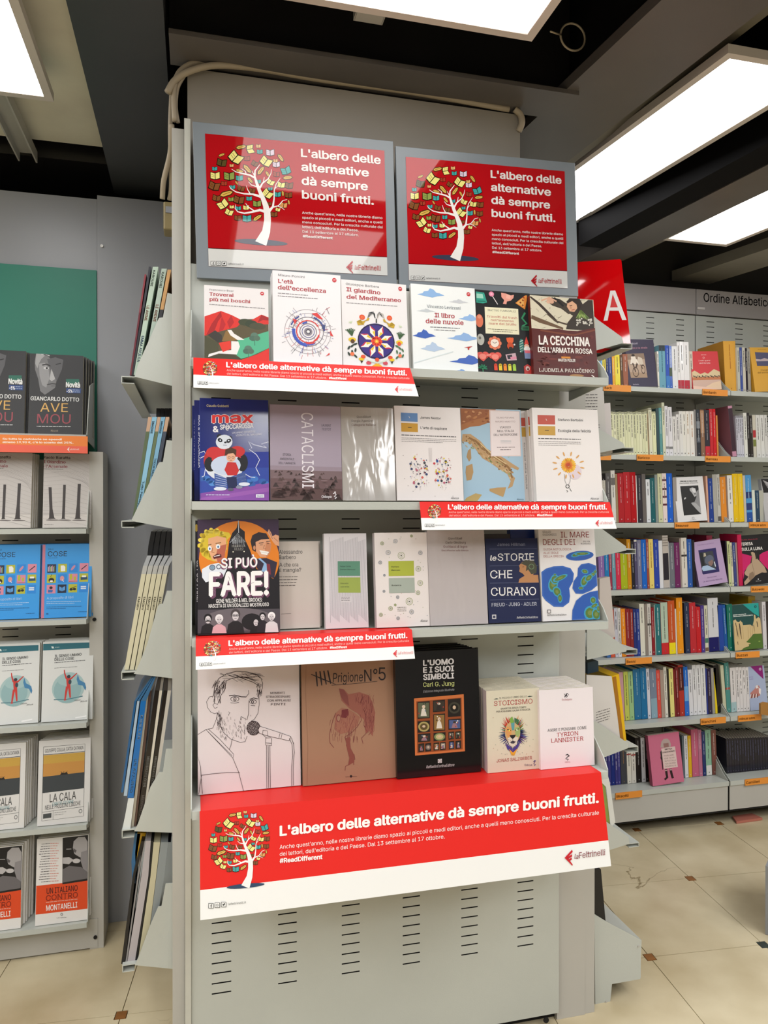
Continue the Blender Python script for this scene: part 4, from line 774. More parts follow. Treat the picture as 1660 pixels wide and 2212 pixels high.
for (x, y, s_, hair, body) in ((178, 875, 30, '#1a161a', '#1c181e'), (265, 880, 30, '#e6e2e4', '#d8a8b0'), (392, 850, 36, '#4a4244', '#201c20'), (552, 905, 26, '#1a161a', '#1a161a'), (604, 862, 24, '#1a161a', '#252028'), (675, 865, 28, '#efecee', '#d8d4d8')):
    A.poly([(x-s_*1.9, 985), (x-s_*1.6, y+s_*1.9), (x-s_*.6, y+s_*1.2), (x+s_*.6, y+s_*1.2), (x+s_*1.6, y+s_*1.9), (x+s_*1.9, 985)], body); A.ell(x, y-s_*.35, s_*1.05, s_*1.1, hair, 14); A.ell(x, y+s_*.1, s_*.72, s_*1.0, '#d2ccd0', 14); A.line([(x-s_*.5, y-s_*.05), (x-s_*.15, y-s_*.02)], 4, '#2a262a'); A.line([(x+s_*.15, y-s_*.02), (x+s_*.5, y-s_*.05)], 4, '#2a262a'); A.line([(x-s_*.25, y+s_*.62), (x+s_*.25, y+s_*.62)], 4, '#4a3a40'); A.line([(x, y), (x-2, y+s_*.32)], 2, '#6a6468')
A.line([(160, 892), (178, 884), (198, 892)], 8, '#1a161a'); A.ring(380, 848, 11, 3, '#2a262a', 10); A.ring(405, 848, 11, 3, '#2a262a', 10); A.build(b[0])
bb = book('paperback', Z2(*ZC)((68, 88), (200, 88), (200, 990), (80, 990)), Y3+.014, SZ[2], .02, 'second copy of the black comic book, only its white lettered spine edge showing', cover='#14121a')
AA = Art([(0, 0), (132, 0), (132, 900), (0, 900)], bb[1], bb[2]); AA.t('SI PUÒ FARE!', 14, 320, 330, 22, '#e8e4e8', bold=.04, vert=True); AA.ell(10, 60, 14, 30, '#a88a28'); AA.build(bb[0])
q = [(590, 255), (1052, 252), (1055, 915), (592, 917)]
b, A = mk('paperback', ZC, q, Y3+.035, SZ[2], .02, 'plain cream paperback half hidden behind the black comic book', cover='#cfc6bf')
A.t('Alessandro', 735, 346, 921, 28, '#3c3634', serif=True); A.t('Barbero', 738, 387, 868, 28, '#3c3634', serif=True); A.t('A che ora', 738, 444, 888, 28, '#3c3634', serif=True); A.t('si mangia?', 728, 484, 909, 28, '#3c3634', serif=True)
for i in range(4): A.micro(735, 520+i*22, 885-i*8, 12, '#6a625e')
A.line([(748, 803), (826, 802)], 2, '#6a625e'); A.line([(1046, 262), (1048, 912)], 3, '#b8b0a4'); A.build(b[0]); stack(b, 1, 'second cream paperback directly behind the plain cream one', 'cream paperbacks by the comic book', dx=.006)
q = [(1088, 190), (1428, 190), (1432, 893), (1098, 908)]
b, A = mk('paperback', ZC, q, Y3+.01, SZ[2], .02, 'white paperback ruled with fine vertical grey lines and two green blocks', cover='#d9d5da')
for i in range(34): x = 1132+i*8.6; A.line([(x, 215+(i*37) % 40), (x+3, 862-(i*53) % 60)], 1.8, '#8a8692', up=False)
A.rect(1197, 403, 1375, 514, '#5a8c76'); A.rect(1199, 526, 1375, 640, '#98a850'); A.t('Felipe Conte', 1215, 447, 1300, 10, '#2c3a34', bold=.01); A.t('Stefano Mancuso', 1215, 470, 1335, 10, '#2c3a34', bold=.01); A.t('Discorso', 1217, 575, 1280, 10, '#2c3a34'); A.t('sulle erbe', 1217, 600, 1285, 10, '#2c3a34')
A.rect(1220, 668, 1300, 710, '#d6d2d6'); [A.micro(1222, 672+i*12, 1290, 8, '#5a5660') for i in range(3)]; A.build(b[0])
q = [(-79, 62), (262, 62), (265, 650), (-75, 655)]
b, A = mk('paperback', ZD, q, Y3-.006, SZ[2], .022, 'white paperback dotted with small circles and green and grey title blocks', cover='#e4dcda', spine='#cfc9cc')
for (x, y, r_, c_) in ((57, 116, 14, 0), (8, 188, 16, 0), (92, 208, 23, 1), (217, 192, 14, 0), (200, 293, 18, 1), (210, 382, 18, 1), (194, 443, 14, 1), (62, 468, 11, 0), (136, 496, 23, 1), (15, 537, 14, 1), (149, 561, 15, 0), (61, 599, 11, 0), (162, 84, 9, 1), (-25, 430, 9, 0), (-45, 250, 12, 0), (-30, 130, 12, 1), (-48, 575, 12, 1), (45, 516, 8, 1), (-20, 330, 8, 0)):
    c0 = '#97a070' if c_ else '#8c9098'; A.ring(x, y, r_, 3, c0, 18); A.ring(x, y, r_*.6, 2, c0, 14, up=False); A.ell(x, y, r_*.22, r_*.22, '#5a6050', 8, up=False)
for i in range(30): A.ell(rr.uniform(-70, 250), rr.uniform(75, 640), 3, 3, rr.choice(['#b8b8a8', '#c8a8a8', '#a8a8b0']), 6, up=False)
A.rect(8, 242, 172, 336, '#a8b03c'); A.rect(8, 348, 173, 442, '#a3acA2'); A.t('Stefano', 25, 282, 76, 8, '#2c3020', bold=.02); A.t('Mancuso', 25, 303, 82, 8, '#2c3020', bold=.02); A.t('Botanica', 25, 398, 86, 8, '#2c3020', bold=.02)
for i in range(3): A.micro(58, 530+i*11, 115, 7, '#5a5650')
A.t('Aboca', 202, 624, 247, 14, '#3a3636', ital=.3); A.build(b[0])
q = [(265, 48), (625, 45), (638, 646), (268, 652)]
b, A = mk('shrink_wrapped_book', ZD, q, Y3-.008, SZ[2], .022, 'pale book in creased shiny film, between the circles book and the navy book', cover='#bcb4b5', m=WRAP)
for i, (s_, x0, x1) in enumerate((('Quodlibet', 396, 484), ('Carlo Ginzburg', 378, 507), ('Occhiacci di legno', 364, 516), ('Dieci riflessioni sulla distanza', 352, 522))): A.t(s_, x0, 104+i*26-(4 if i == 3 else 0), x1, 14 if i < 3 else 10, '#5c5250' if i < 2 else '#7a4a48', serif=True)
A.build(b[0], WRAP)
q = [(625, 100), (975, 98), (980, 642), (643, 647)]
b, A = mk('paperback', ZD, q, Y3-.006, SZ[2], .024, 'navy blue paperback with thin ruled lines and white serif capitals', cover='#1b2349', spine='#151b3c')
A.t('James Hillman', 703, 149, 892, 19, '#8f95ae', serif=True); A.t('le', 655, 247, 696, 34, '#f0eeee', bold=.03, ital=.15); A.t('STORIE', 702, 249, 948, 48, '#f0eeee', serif=True); A.t('CHE', 655, 364, 800, 52, '#f0eeee', serif=True); A.t('CURANO', 658, 476, 952, 52, '#f0eeee', serif=True)
A.t('FREUD · JUNG · ADLER', 660, 543, 954, 22, '#c4c6d4', serif=True)
for y in (170, 283, 395, 502): A.line([(652, y), (970, y)], 1.6, '#7880a0')
A.poly([(838, 395), (845, 370), (880, 350), (868, 335), (845, 322), (850, 300), (845, 282), (868, 258), (915, 252), (955, 275), (960, 320), (935, 345), (970, 345), (972, 395)], '#b88458'); A.poly([(858, 268), (890, 245), (945, 252), (965, 290), (958, 335), (925, 340), (905, 310), (890, 320), (895, 285)], '#4a4a3a'); A.ring(928, 290, 18, 3, '#7a9a70', 14); A.line([(868, 292), (878, 290)], 3, '#4a2a1c')
A.rect(663, 594, 689, 621, '#d8d4d4'); A.rect(668, 600, 684, 615, '#3a3c58'); A.t('RaffaelloCortinaEditore', 819, 622, 955, 13, '#e0dede', serif=True, ital=.2); A.build(b[0])
for n_, (x0, x1, yt, lab, c_) in enumerate(((808, 978, 40, 'blue book behind the navy one, its glossy top edge showing', '#16337e'), (626, 806, 70, 'dark grey book behind the navy one, next to the glossy blue one', '#403f3c'))):
    bb = book('paperback', Z2(*ZD)((x0, yt), (x1, yt), (x1, 640), (x0, 640)), Y3+.028+.024*0, SZ[2], .022, lab, cover=c_, m=GLOSS)
q = [(980, 22), (1350, 20), (1352, 632), (990, 636)]
b, A = mk('paperback', ZD, q, Y3-.01, SZ[2], .022, 'white paperback with islands in bean shaped blue seas, last on the third shelf', cover='#e6e3e3')
A.t('GIULIO', 1008, 64, 1062, 13, '#5a5456'); A.t('GUIDORIZZI', 1008, 83, 1098, 13, '#5a5456'); A.t('IL MARE', 1126, 96, 1314, 38, '#8e3634', bold=-.005); A.t('DEGLI DEI', 1008, 145, 1220, 38, '#8e3634', bold=-.005); A.t('SILVIA', 1272, 128, 1318, 10, '#5a5456'); A.t('ROMANI', 1256, 143, 1320, 10, '#5a5456')
for i, s_ in enumerate(('GUIDA MITOLOGICA', 'ALLE ISOLE', 'DELLA GRECIA')): A.t(s_, 1008, 181+i*23, (1192, 1106, 1140)[i], 14, '#b06a62')
def sea(P, isl):
    A.poly([(x, y) for x, y in P], '#3c68b8'); cx = sum(p[0] for p in P)/len(P); cy = sum(p[1] for p in P)/len(P); A.poly([(cx+(x-cx)*.93, cy+(y-cy)*.93) for x, y in P], '#2f5bae')
    for (x, y, a_, b_, r_) in isl: A.ell(x, y, a_*1.3, b_*1.35, '#3f9cc0', 14, rot=r_); A.ell(x, y, a_, b_, '#5a7a38', 12, rot=r_); A.ell(x, y, a_*.5, b_*.5, '#7a8a4a', 8, rot=r_)
def blob(cx, cy, rx, ry, k=0, r_=0, n=30): return [(cx+(rx*(1+k*math.cos(2*a+1)))*math.cos(a)*math.cos(r_)-ry*math.sin(a)*math.sin(r_), cy+rx*math.cos(a)*math.sin(r_)*(1+k*math.cos(2*a+1))+ry*math.sin(a)*math.cos(r_)) for a in [6.283*i/n for i in range(n)]]
sea(blob(1245, 218, 92, 32, 0, -.08), [(1225, 210, 30, 11, -.3), (1262, 205, 40, 9, -.05)])
sea([(990, 322), (1020, 300), (1070, 286), (1130, 284), (1180, 300), (1200, 335), (1192, 385), (1165, 430), (1168, 480), (1160, 520), (1120, 548), (1060, 545), (1010, 505), (990, 475)], [(1062, 402, 24, 38, .2), (1075, 372, 22, 24, 0), (1110, 362, 40, 12, -.4), (1085, 450, 20, 26, -.4), (1102, 492, 12, 22, 0), (1076, 340, 8, 6, 0)])
sea([(1228, 300), (1250, 275), (1300, 266), (1348, 285), (1349, 415), (1310, 445), (1250, 468), (1205, 465), (1185, 430), (1195, 385), (1222, 350)], [(1272, 322, 18, 12, .3), (1265, 385, 18, 30, .4), (1320, 345, 30, 10, -.6), (1295, 365, 24, 14, -.7), (1240, 430, 14, 8, 0), (1340, 325, 8, 10, 0)])
sea([(1172, 632), (1178, 570), (1205, 510), (1250, 475), (1300, 455), (1350, 448), (1352, 630)], [(1315, 510, 16, 18, 0), (1290, 590, 30, 34, .3), (1330, 600, 22, 30, 0), (1345, 565, 8, 18, 0), (1320, 545, 22, 10, -.5)])
for i in range(40): A.line([(rr.uniform(995, 1160), rr.uniform(330, 500))]*1+[(rr.uniform(995, 1160), rr.uniform(330, 500))], .01, '#4a74c0', up=False)
A.rect(1017, 563, 1040, 586, '#6a6668'); A.rect(1021, 567, 1036, 582, '#dcd8d8'); A.t('RaffaelloCortinaEditore', 1016, 602, 1137, 11, '#4a4648', serif=True, ital=.2); A.build(b[0])
# ---- shelf 4
z4 = SZ[3]+.0009
q = [(88, 118), (838, 92), (832, 990), (92, 1050)]
b, A = mk('hardback', ZE, q, 1.778, z4, .016, 'large white hardback with an ink line portrait of a bearded singer at a microphone', cover='#dfd6d8', hard=True, lean=6, yaw=.6)
K = '#3a2c30'
def hair(cx, cy, n, x0, x1, y0, y1, ang, L, w_=2.2):
    for i in range(n):
        x, y = rr.uniform(x0, x1), rr.uniform(y0, y1); a = ang(x, y)+rr.uniform(-.3, .3); l = rr.uniform(L*.6, L*1.3); A.line([(x, y), (x+l*math.cos(a)*.6, y+l*math.sin(a)*.55), (x+l*math.cos(a), y+l*math.sin(a))], w_, K, up=False)
A.line([(205, 350), (215, 270), (245, 222), (300, 190), (375, 172), (450, 178), (520, 195), (552, 222)], 4, K); A.line([(555, 225), (568, 262), (565, 300), (548, 345)], 3.5, K)
A.line([(300, 240), (345, 222), (400, 215), (440, 232), (500, 255), (530, 275)], 4, K); A.line([(300, 240), (290, 300), (258, 350), (245, 400)], 4, K)
hair(0, 0, 46, 218, 300, 225, 300, lambda x, y: 2.0, 46, 2.0); hair(0, 0, 44, 250, 520, 180, 235, lambda x, y: .25, 60, 2.0); hair(0, 0, 26, 210, 260, 290, 380, lambda x, y: 1.7, 40, 2.6); hair(0, 0, 26, 530, 560, 260, 330, lambda x, y: 1.6, 32, 2.6)
A.line([(205, 350), (175, 355), (155, 390), (160, 430), (185, 465), (215, 478), (235, 470)], 3, K); A.line([(215, 400), (200, 415), (215, 440), (235, 430)], 3, K); A.line([(212, 352), (212, 400), (232, 410)], 3, K)
A.line([(235, 470), (225, 520), (200, 580), (150, 590), (90, 625)], 3, K); A.line([(150, 590), (230, 670), (340, 778)], 3, K); A.line([(165, 585), (250, 660), (352, 768), (345, 795)], 3, K); A.line([(150, 590), (345, 795)], 2.5, K)
A.line([(540, 345), (540, 420), (530, 480), (505, 520), (480, 535)], 3, K); A.line([(245, 455), (250, 540), (275, 610), (330, 660), (400, 685), (435, 680), (450, 640)], 3, K)
A.line([(320, 350), (360, 345), (410, 358), (445, 360)], 6, K); A.line([(445, 360), (465, 335), (462, 312)], 3, K); A.ell(362, 373, 32, 19, K, 20); A.ell(362, 374, 28, 15, '#dfd6d8', 20); A.ell(362, 375, 12, 14, K); A.ell(362, 375, 8, 9, '#dfd6d8'); A.ell(362, 375, 4, 5, K)
A.line([(330, 400), (365, 403), (392, 398)], 3, K); A.line([(470, 378), (500, 368), (530, 375)], 5, K); A.ell(495, 395, 27, 17, K, 18); A.ell(495, 396, 23, 13, '#dfd6d8', 18); A.ell(492, 396, 11, 12, K); A.ell(492, 396, 5, 6, '#dfd6d8'); A.line([(478, 422), (510, 425)], 3, K)
A.line([(465, 385), (462, 480), (450, 525), (425, 510), (405, 500)], 3, K); A.line([(315, 465), (326, 470), (318, 482), (316, 492)], 2.5, K); A.line([(535, 345), (540, 385)], 3, K); A.line([(478, 490), (480, 500)], 2.5, K)
hair(0, 0, 95, 250, 440, 500, 655, lambda x, y: 1.45, 18, 1.5); hair(0, 0, 40, 232, 262, 460, 600, lambda x, y: 1.5, 22, 1.8)
A.line([(340, 665), (330, 710), (318, 735)], 3, K)
A.ell(497, 584, 50, 52, K, 28)
for i in range(70): a, r_ = i*2.4, 5*math.sqrt(i); A.ell(497+r_*math.cos(a)*1.08, 584+r_*math.sin(a)*1.1, 2.4, 2.6, '#d8d0d2', 6, up=(i == 0))
A.poly([(545, 572), (690, 620), (770, 650), (752, 678), (680, 660), (540, 622), (532, 598)], '#dfd6d8')
for L_ in ([(545, 572), (690, 620), (768, 648)], [(536, 620), (610, 645), (690, 662), (755, 678)], [(545, 572), (530, 596), (540, 622)], [(690, 620), (680, 658)], [(704, 624), (695, 664)], [(768, 648), (752, 678)], [(770, 655), (785, 700)], [(755, 660), (775, 705)], [(565, 600), (562, 630), (590, 655), (625, 655), (600, 640), (598, 605), (565, 600)], [(585, 655), (582, 705), (625, 710), (628, 658)], [(584, 690), (626, 694)], [(590, 708), (588, 1008)], [(614, 710), (613, 1005)], [(602, 712), (601, 1006)], [(785, 690), (790, 760), (780, 850), (778, 990)], [(775, 705), (778, 780), (768, 860), (766, 992)], [(90, 780), (110, 850), (118, 960), (125, 1040)], [(112, 912), (220, 900), (300, 895), (395, 896)], [(345, 795), (385, 890), (420, 1025)], [(118, 915), (105, 1000), (98, 1045)]): A.line(L_, 3, K)
for i, (s_, x0, x1) in enumerate((('MOMENTI', 622, 728), ('STRAORDINARI', 590, 768), ('CON APPLAUSI', 597, 770), ('FINTI', 625, 732))): A.t(s_, x0, 342+i*27, x1, 15, K, ital=.1, bold=.005)
A.build(b[0])
q = [(845, 118), (1512, 88), (1522, 937), (847, 985)]
b, A = mk('hardback', ZE, q, 1.772, z4, .018, 'large kraft brown hardback with handwritten black title and a dark red ink figure', cover='#a27c63', spine='#8e6a54', hard=True, lean=6, yaw=.6)
A.line([(880, 125), (872, 300), (885, 700), (875, 985)], 2, '#8a664f')
for i in range(4): A.line([(950+i*28, 170-i*3, 9), (954+i*31, 225, 11), (958+i*32, 275-i*6, 7)], 1, '#241c22')
A.line([(915, 188, 5), (1000, 225, 8), (1090, 262, 3)], 1, '#241c22'); A.t('Prigione', 1070, 248, 1285, 66, '#241c22', y1=242, bold=-.004, ital=.05); A.t('N°', 1296, 246, 1392, 86, '#241c22', y1=238, bold=-.008); A.t('5', 1400, 236, 1452, 92, '#241c22', bold=.0); A.line([(1060, 268), (1180, 262), (1390, 244)], 3, '#241c22')
B1 = '#7c3a3c'
def wash(P, col): A.poly(P, col)
wash([(1112, 292), (1150, 300), (1180, 335), (1260, 320), (1330, 345), (1355, 400), (1372, 470), (1362, 560), (1350, 640), (1325, 600), (1300, 620), (1290, 520), (1240, 470), (1190, 440), (1170, 420), (1130, 380)], '#93594c')
wash([(1112, 292), (1145, 298), (1175, 345), (1185, 420), (1150, 390), (1125, 350)], '#7f4540'); wash([(1085, 470), (1130, 430), (1175, 440), (1225, 470), (1262, 500), (1240, 560), (1190, 600), (1120, 620), (1075, 580)], '#9a6654')
wash([(1130, 445), (1175, 440), (1180, 480), (1160, 505), (1125, 500)], '#6e2c30'); A.ell(1105, 505, 16, 28, B1); A.ell(1107, 506, 11, 21, '#a5806a')
for i in range(150):
    x, y = rr.uniform(1130, 1365), rr.uniform(330, 560)
    if (x-1130)*.8+330 > y+60 or x > 1290: A.line([(x, y), (x+rr.uniform(-14, 6), y+rr.uniform(14, 40)), (x+rr.uniform(-16, 10), y+rr.uniform(40, 70))], 1.8, rr.choice([B1, '#8a4a46', '#6a2c30']), up=False)
for i in range(70): x, y = rr.uniform(1040, 1240), rr.uniform(450, 640); A.line([(x, y), (x+rr.uniform(-10, 10), y+rr.uniform(20, 50))], 1.8, rr.choice([B1, '#8a4a46']), up=False)
for L_ in ([(1085, 470), (1060, 540), (1040, 620), (1042, 680), (1070, 715)], [(1262, 480), (1272, 520), (1240, 570), (1200, 610), (1150, 640)], [(1225, 490), (1190, 560), (1170, 640), (1160, 700), (1175, 750)], [(1180, 590), (1188, 660), (1180, 720), (1200, 780)], [(1150, 640), (1165, 700), (1180, 760), (1215, 765), (1220, 800), (1190, 830), (1150, 850), (1148, 880)], [(1215, 765), (1210, 840)], [(1180, 765), (1185, 835)], [(1290, 560), (1310, 610), (1270, 650), (1280, 690)], [(1340, 520), (1350, 600), (1320, 630)]): A.line(L_, 3.5, B1)
wash([(1155, 650), (1185, 640), (1190, 720), (1215, 770), (1215, 820), (1170, 845), (1180, 790), (1165, 730)], '#84483f')
A.ell(1190, 922, 9, 9, '#2a2024'); A.t('OBLOMOV', 1150, 928, 1178, 6, '#2a2024'); A.t('EDIZIONI', 1202, 926, 1232, 6, '#2a2024'); A.build(b[0])
q = [(45, 60), (582, 56), (592, 818), (55, 862)]
b, A = mk('hardback', ZF, q, 1.762, z4, .026, 'thick black hardback with a wooden case of small pictures on its cover', cover='#0f0e11', hard=True, lean=4, m=GLOSS)
for i, (s_, x1) in enumerate((("L'UOMO", 428), ('E I SUOI', 428), ('SIMBOLI', 428))): A.t(s_, 228, 149+i*45, x1, 34, '#d8d6d8', bold=.05, y1=145+i*45)
A.t('Carl G. Jung', 228, 284, 430, 28, '#d0d88a', serif=True, y1=280); A.t('Edizione integrale illustrata', 228, 320, 428, 14, '#9a9a9e', serif=True, y1=312, ital=.2)
A.poly([(168, 355), (488, 337), (492, 692), (172, 715)], '#c8703c'); A.poly([(182, 374), (474, 358), (478, 680), (186, 700)], '#8a4420')
C1 = ['#5a5f4a', '#383028', '#706a64', '#8a6a3a', '#a8a090', '#4a5a8a', '#2c2a28', '#8a3a38', '#7a7264']
cells = [(190, 378, 270, 485, 0), (290, 372, 368, 445, 1), (386, 366, 468, 478, 2), (292, 458, 368, 565, 3), (190, 500, 270, 572, 4), (388, 492, 468, 558, 5), (192, 580, 272, 632, 6), (292, 575, 370, 628, 7), (388, 572, 424, 620, 8), (432, 570, 468, 616, 9), (194, 642, 232, 694, 10), (238, 640, 276, 692, 11), (292, 638, 328, 686, 12), (334, 636, 370, 684, 13), (390, 630, 424, 680, 14), (432, 628, 468, 678, 15)]
for (x0, y0, x1, y1, k) in cells:
    A.poly([(x0, y0), (x1, y0-4), (x1, y1-4), (x0, y1)], '#1c1614', up=(k == 0))
for (x0, y0, x1, y1, k) in cells:
    cx, cy, w_, h_ = (x0+x1)/2, (y0+y1)/2-2, (x1-x0)/2, (y1-y0)/2
    if k in (2, 4, 7, 11): A.ell(cx, cy, w_*.9, min(h_, w_)*.88, {2: '#3c3a30', 4: '#a89a60', 7: '#7a8a5a', 11: '#6a605c'}[k]); A.ell(cx, cy, w_*.62, min(h_, w_)*.6, {2: '#14120f', 4: '#5a4a2a', 7: '#c0b080', 11: '#8a807a'}[k]); A.ell(cx, cy-2, w_*.25, h_*.22, '#cdb49a')
    else:
        A.rect(x0+5, y0+5, x1-5, y1-9, C1[k % 9]); A.poly([(cx-w_*.5, cy+h_*.7), (cx-w_*.3, cy-h_*.1), (cx, cy-h_*.3), (cx+w_*.3, cy), (cx+w_*.5, cy+h_*.7)], rr.choice(['#c8c0b4', '#2a2422', '#d8d0c4', '#8fae40' if k == 0 else '#94707a'])); A.ell(cx, cy-h_*.4, w_*.26, h_*.2, rr.choice(['#d8c4b0', '#3a3028', '#e0d8d0']))
        for i in range(4): A.ell(rr.uniform(x0+9, x1-9), rr.uniform(y0+10, y1-12), 4, 5, rr.choice(['#a04038', '#e0dcd4', '#2c2826', '#6a7a9a']), 7, up=False)
A.rect(318, 738, 344, 763, '#cfcaca', dy=-2); A.ring(331, 750, 9, 2, '#2a2426', 12); A.t('RaffaelloCortinaEditore', 242, 795, 422, 17, '#d0caca', y1=783, serif=True, ital=.2); A.build(b[0])
stack(b, 3, 'black hardback copy behind the front one with the wooden case cover', 'black hardbacks behind the case cover', dx=-.006)
q = [(632, 305), (978, 300), (975, 820), (635, 845)]
b, A = mk('paperback', ZF, q, 1.748, z4, .012, 'small cream paperback with a rainbow coloured lion head, front of a long row of copies', cover='#d9d2bd', spine='#c8bcc0', lean=3)
A.t('IL PICCOLO LIBRO DELLO', 718, 362, 898, 11, '#4a4a44', y1=358, serif=True); A.line([(682, 362, 2), (700, 360, 7), (712, 361, 2)], 1, '#3a4a44'); A.line([(903, 355, 2), (915, 354, 7), (934, 354, 2)], 1, '#3a4a44')
A.t('STOICISMO', 680, 407, 934, 32, '#b04a48', y1=401, serif=True); A.t('SAGGEZZA SENZA TEMPO', 725, 433, 892, 11, '#4a4640', y1=428, serif=True, bold=.01); A.t('PER ACQUISIRE CALMA E FIDUCIA', 697, 451, 918, 11, '#4a4640', y1=445, serif=True, bold=.01)
cols = ['#c8402e', '#e08a28', '#3a7a3e', '#2c4a8a', '#5a3a8a', '#7aa040', '#1c2a4a', '#d8b030', '#8a2a4a', '#2e8a80']
for k in range(110):
    a = k*.0572*2; R0 = 66+8*math.sin(a*5); x, y = 805, 590; c_ = cols[(0 if -2.6 < (a % 6.283)-6.283 < -1.6 else rr.randrange(10))] if a % 6.283 > 3.3 else rr.choice(['#2c4a8a', '#4a3a8a', '#6a3a7a', '#2a2c6a', '#1c2040'])
    x1, y1 = x+R0*math.cos(a)*.78, y+R0*math.sin(a)*(1.12 if math.sin(a) > 0 else 1.1); x2, y2 = x+(R0+rr.uniform(14, 36))*math.cos(a)*.98, y+(R0+rr.uniform(14, 42))*math.sin(a)*1.18
    A.poly([(x+46*math.cos(a-.12)*.8, y+46*math.sin(a-.12)), (x2, y2), (x+46*math.cos(a+.12)*.8, y+46*math.sin(a+.12))], c_, up=False)
A.up(); A.ell(800, 585, 50, 72, '#c8a878'); A.poly([(765, 545), (795, 555), (792, 600), (770, 620), (755, 585)], '#d89858'); A.poly([(815, 555), (845, 548), (850, 590), (835, 620), (818, 600)], '#9ab070'); A.poly([(790, 520), (815, 518), (812, 570), (796, 572)], '#5a9aa0'); A.poly([(780, 500), (800, 480), (812, 520), (790, 525)], '#7aa84a'); A.poly([(815, 490), (845, 505), (835, 540), (815, 520)], '#3a6a48'); A.poly([(768, 620), (800, 612), (836, 618), (825, 665), (800, 680), (775, 662)], '#dcd2c4')
A.line([(765, 565), (790, 572)], 5, '#1c1a24'); A.line([(815, 572), (842, 562)], 5, '#1c1a24'); A.ell(780, 572, 6, 5, '#e8d050'); A.ell(828, 570, 6, 5, '#d8e8c0'); A.poly([(780, 602), (822, 600), (812, 618), (800, 628), (788, 618)], '#1e1a22'); A.line([(800, 625), (800, 640), (780, 650)], 3, '#2a2430'); A.line([(800, 640), (822, 648)], 3, '#2a2430'); A.ell(800, 650, 14, 8, '#3a3444'); A.poly([(750, 650), (800, 690), (850, 645), (830, 690), (800, 722), (765, 695)], '#4a3a8a'); A.poly([(775, 690), (800, 715), (830, 688), (808, 735), (790, 732)], '#e0a030')
for i in range(40): A.ell(rr.uniform(670, 940), rr.uniform(470, 730), 2.5, 2.5, rr.choice(['#a8a090', '#b07a60', '#8a9a8a']), 6, up=False)
A.t('JONAS SALZGEBER', 692, 776, 922, 20, '#b0504c', y1=760, serif=True); A.t('Odoya', 872, 802, 920, 12, '#5a4a6a'); A.line([(928, 775), (938, 780), (930, 790), (942, 795), (932, 804)], 4, '#4a3a7a'); A.ell(938, 772, 6, 4, '#4a3a7a'); A.build(b[0])
stack(b, 10, 'cream paperback copy in the long row behind the rainbow lion book', 'row of cream paperbacks behind the lion book', dx=.0005, jit=.0012)
q = [(982, 300), (1332, 296), (1320, 800), (975, 822)]
b, A = mk('paperback', ZF, q, 1.738, z4, .012, 'small white paperback with red serif title at the right end of the bottom shelf', cover='#ece4e8', lean=3)
for L_ in ([(1148, 355, 5), (1160, 335, 8), (1170, 330, 4)], [(1158, 340, 9), (1165, 350, 5), (1158, 358, 3)], [(1150, 342, 3), (1146, 330, 3)], [(1170, 345, 3), (1175, 335, 3)]): A.line(L_, 3, '#26222a')
A.t('Tim Dedopulos', 1127, 376, 1195, 12, '#b0505c', serif=True, ital=.15); A.t('AGIRE E PENSARE COME', 1027, 577, 1280, 18, '#3a3438', y1=568, serif=True); A.t('TYRION', 1086, 612, 1226, 26, '#b0343c', y1=606, serif=True); A.t('LANNISTER', 1048, 650, 1258, 27, '#b0343c', y1=642, serif=True)
A.line([(1138, 733, 3), (1150, 728, 8), (1162, 738, 7), (1148, 745, 5), (1138, 755, 5), (1155, 760, 6), (1148, 768, 3)], 1, '#2a262c'); A.t('ODOYA', 1132, 781, 1166, 8, '#b0505c'); A.build(b[0])
stack(b, 10, 'white paperback copy in the long row at the right end of the bottom shelf', 'row of white paperbacks at the right end', dx=-.0003, jit=.0012)
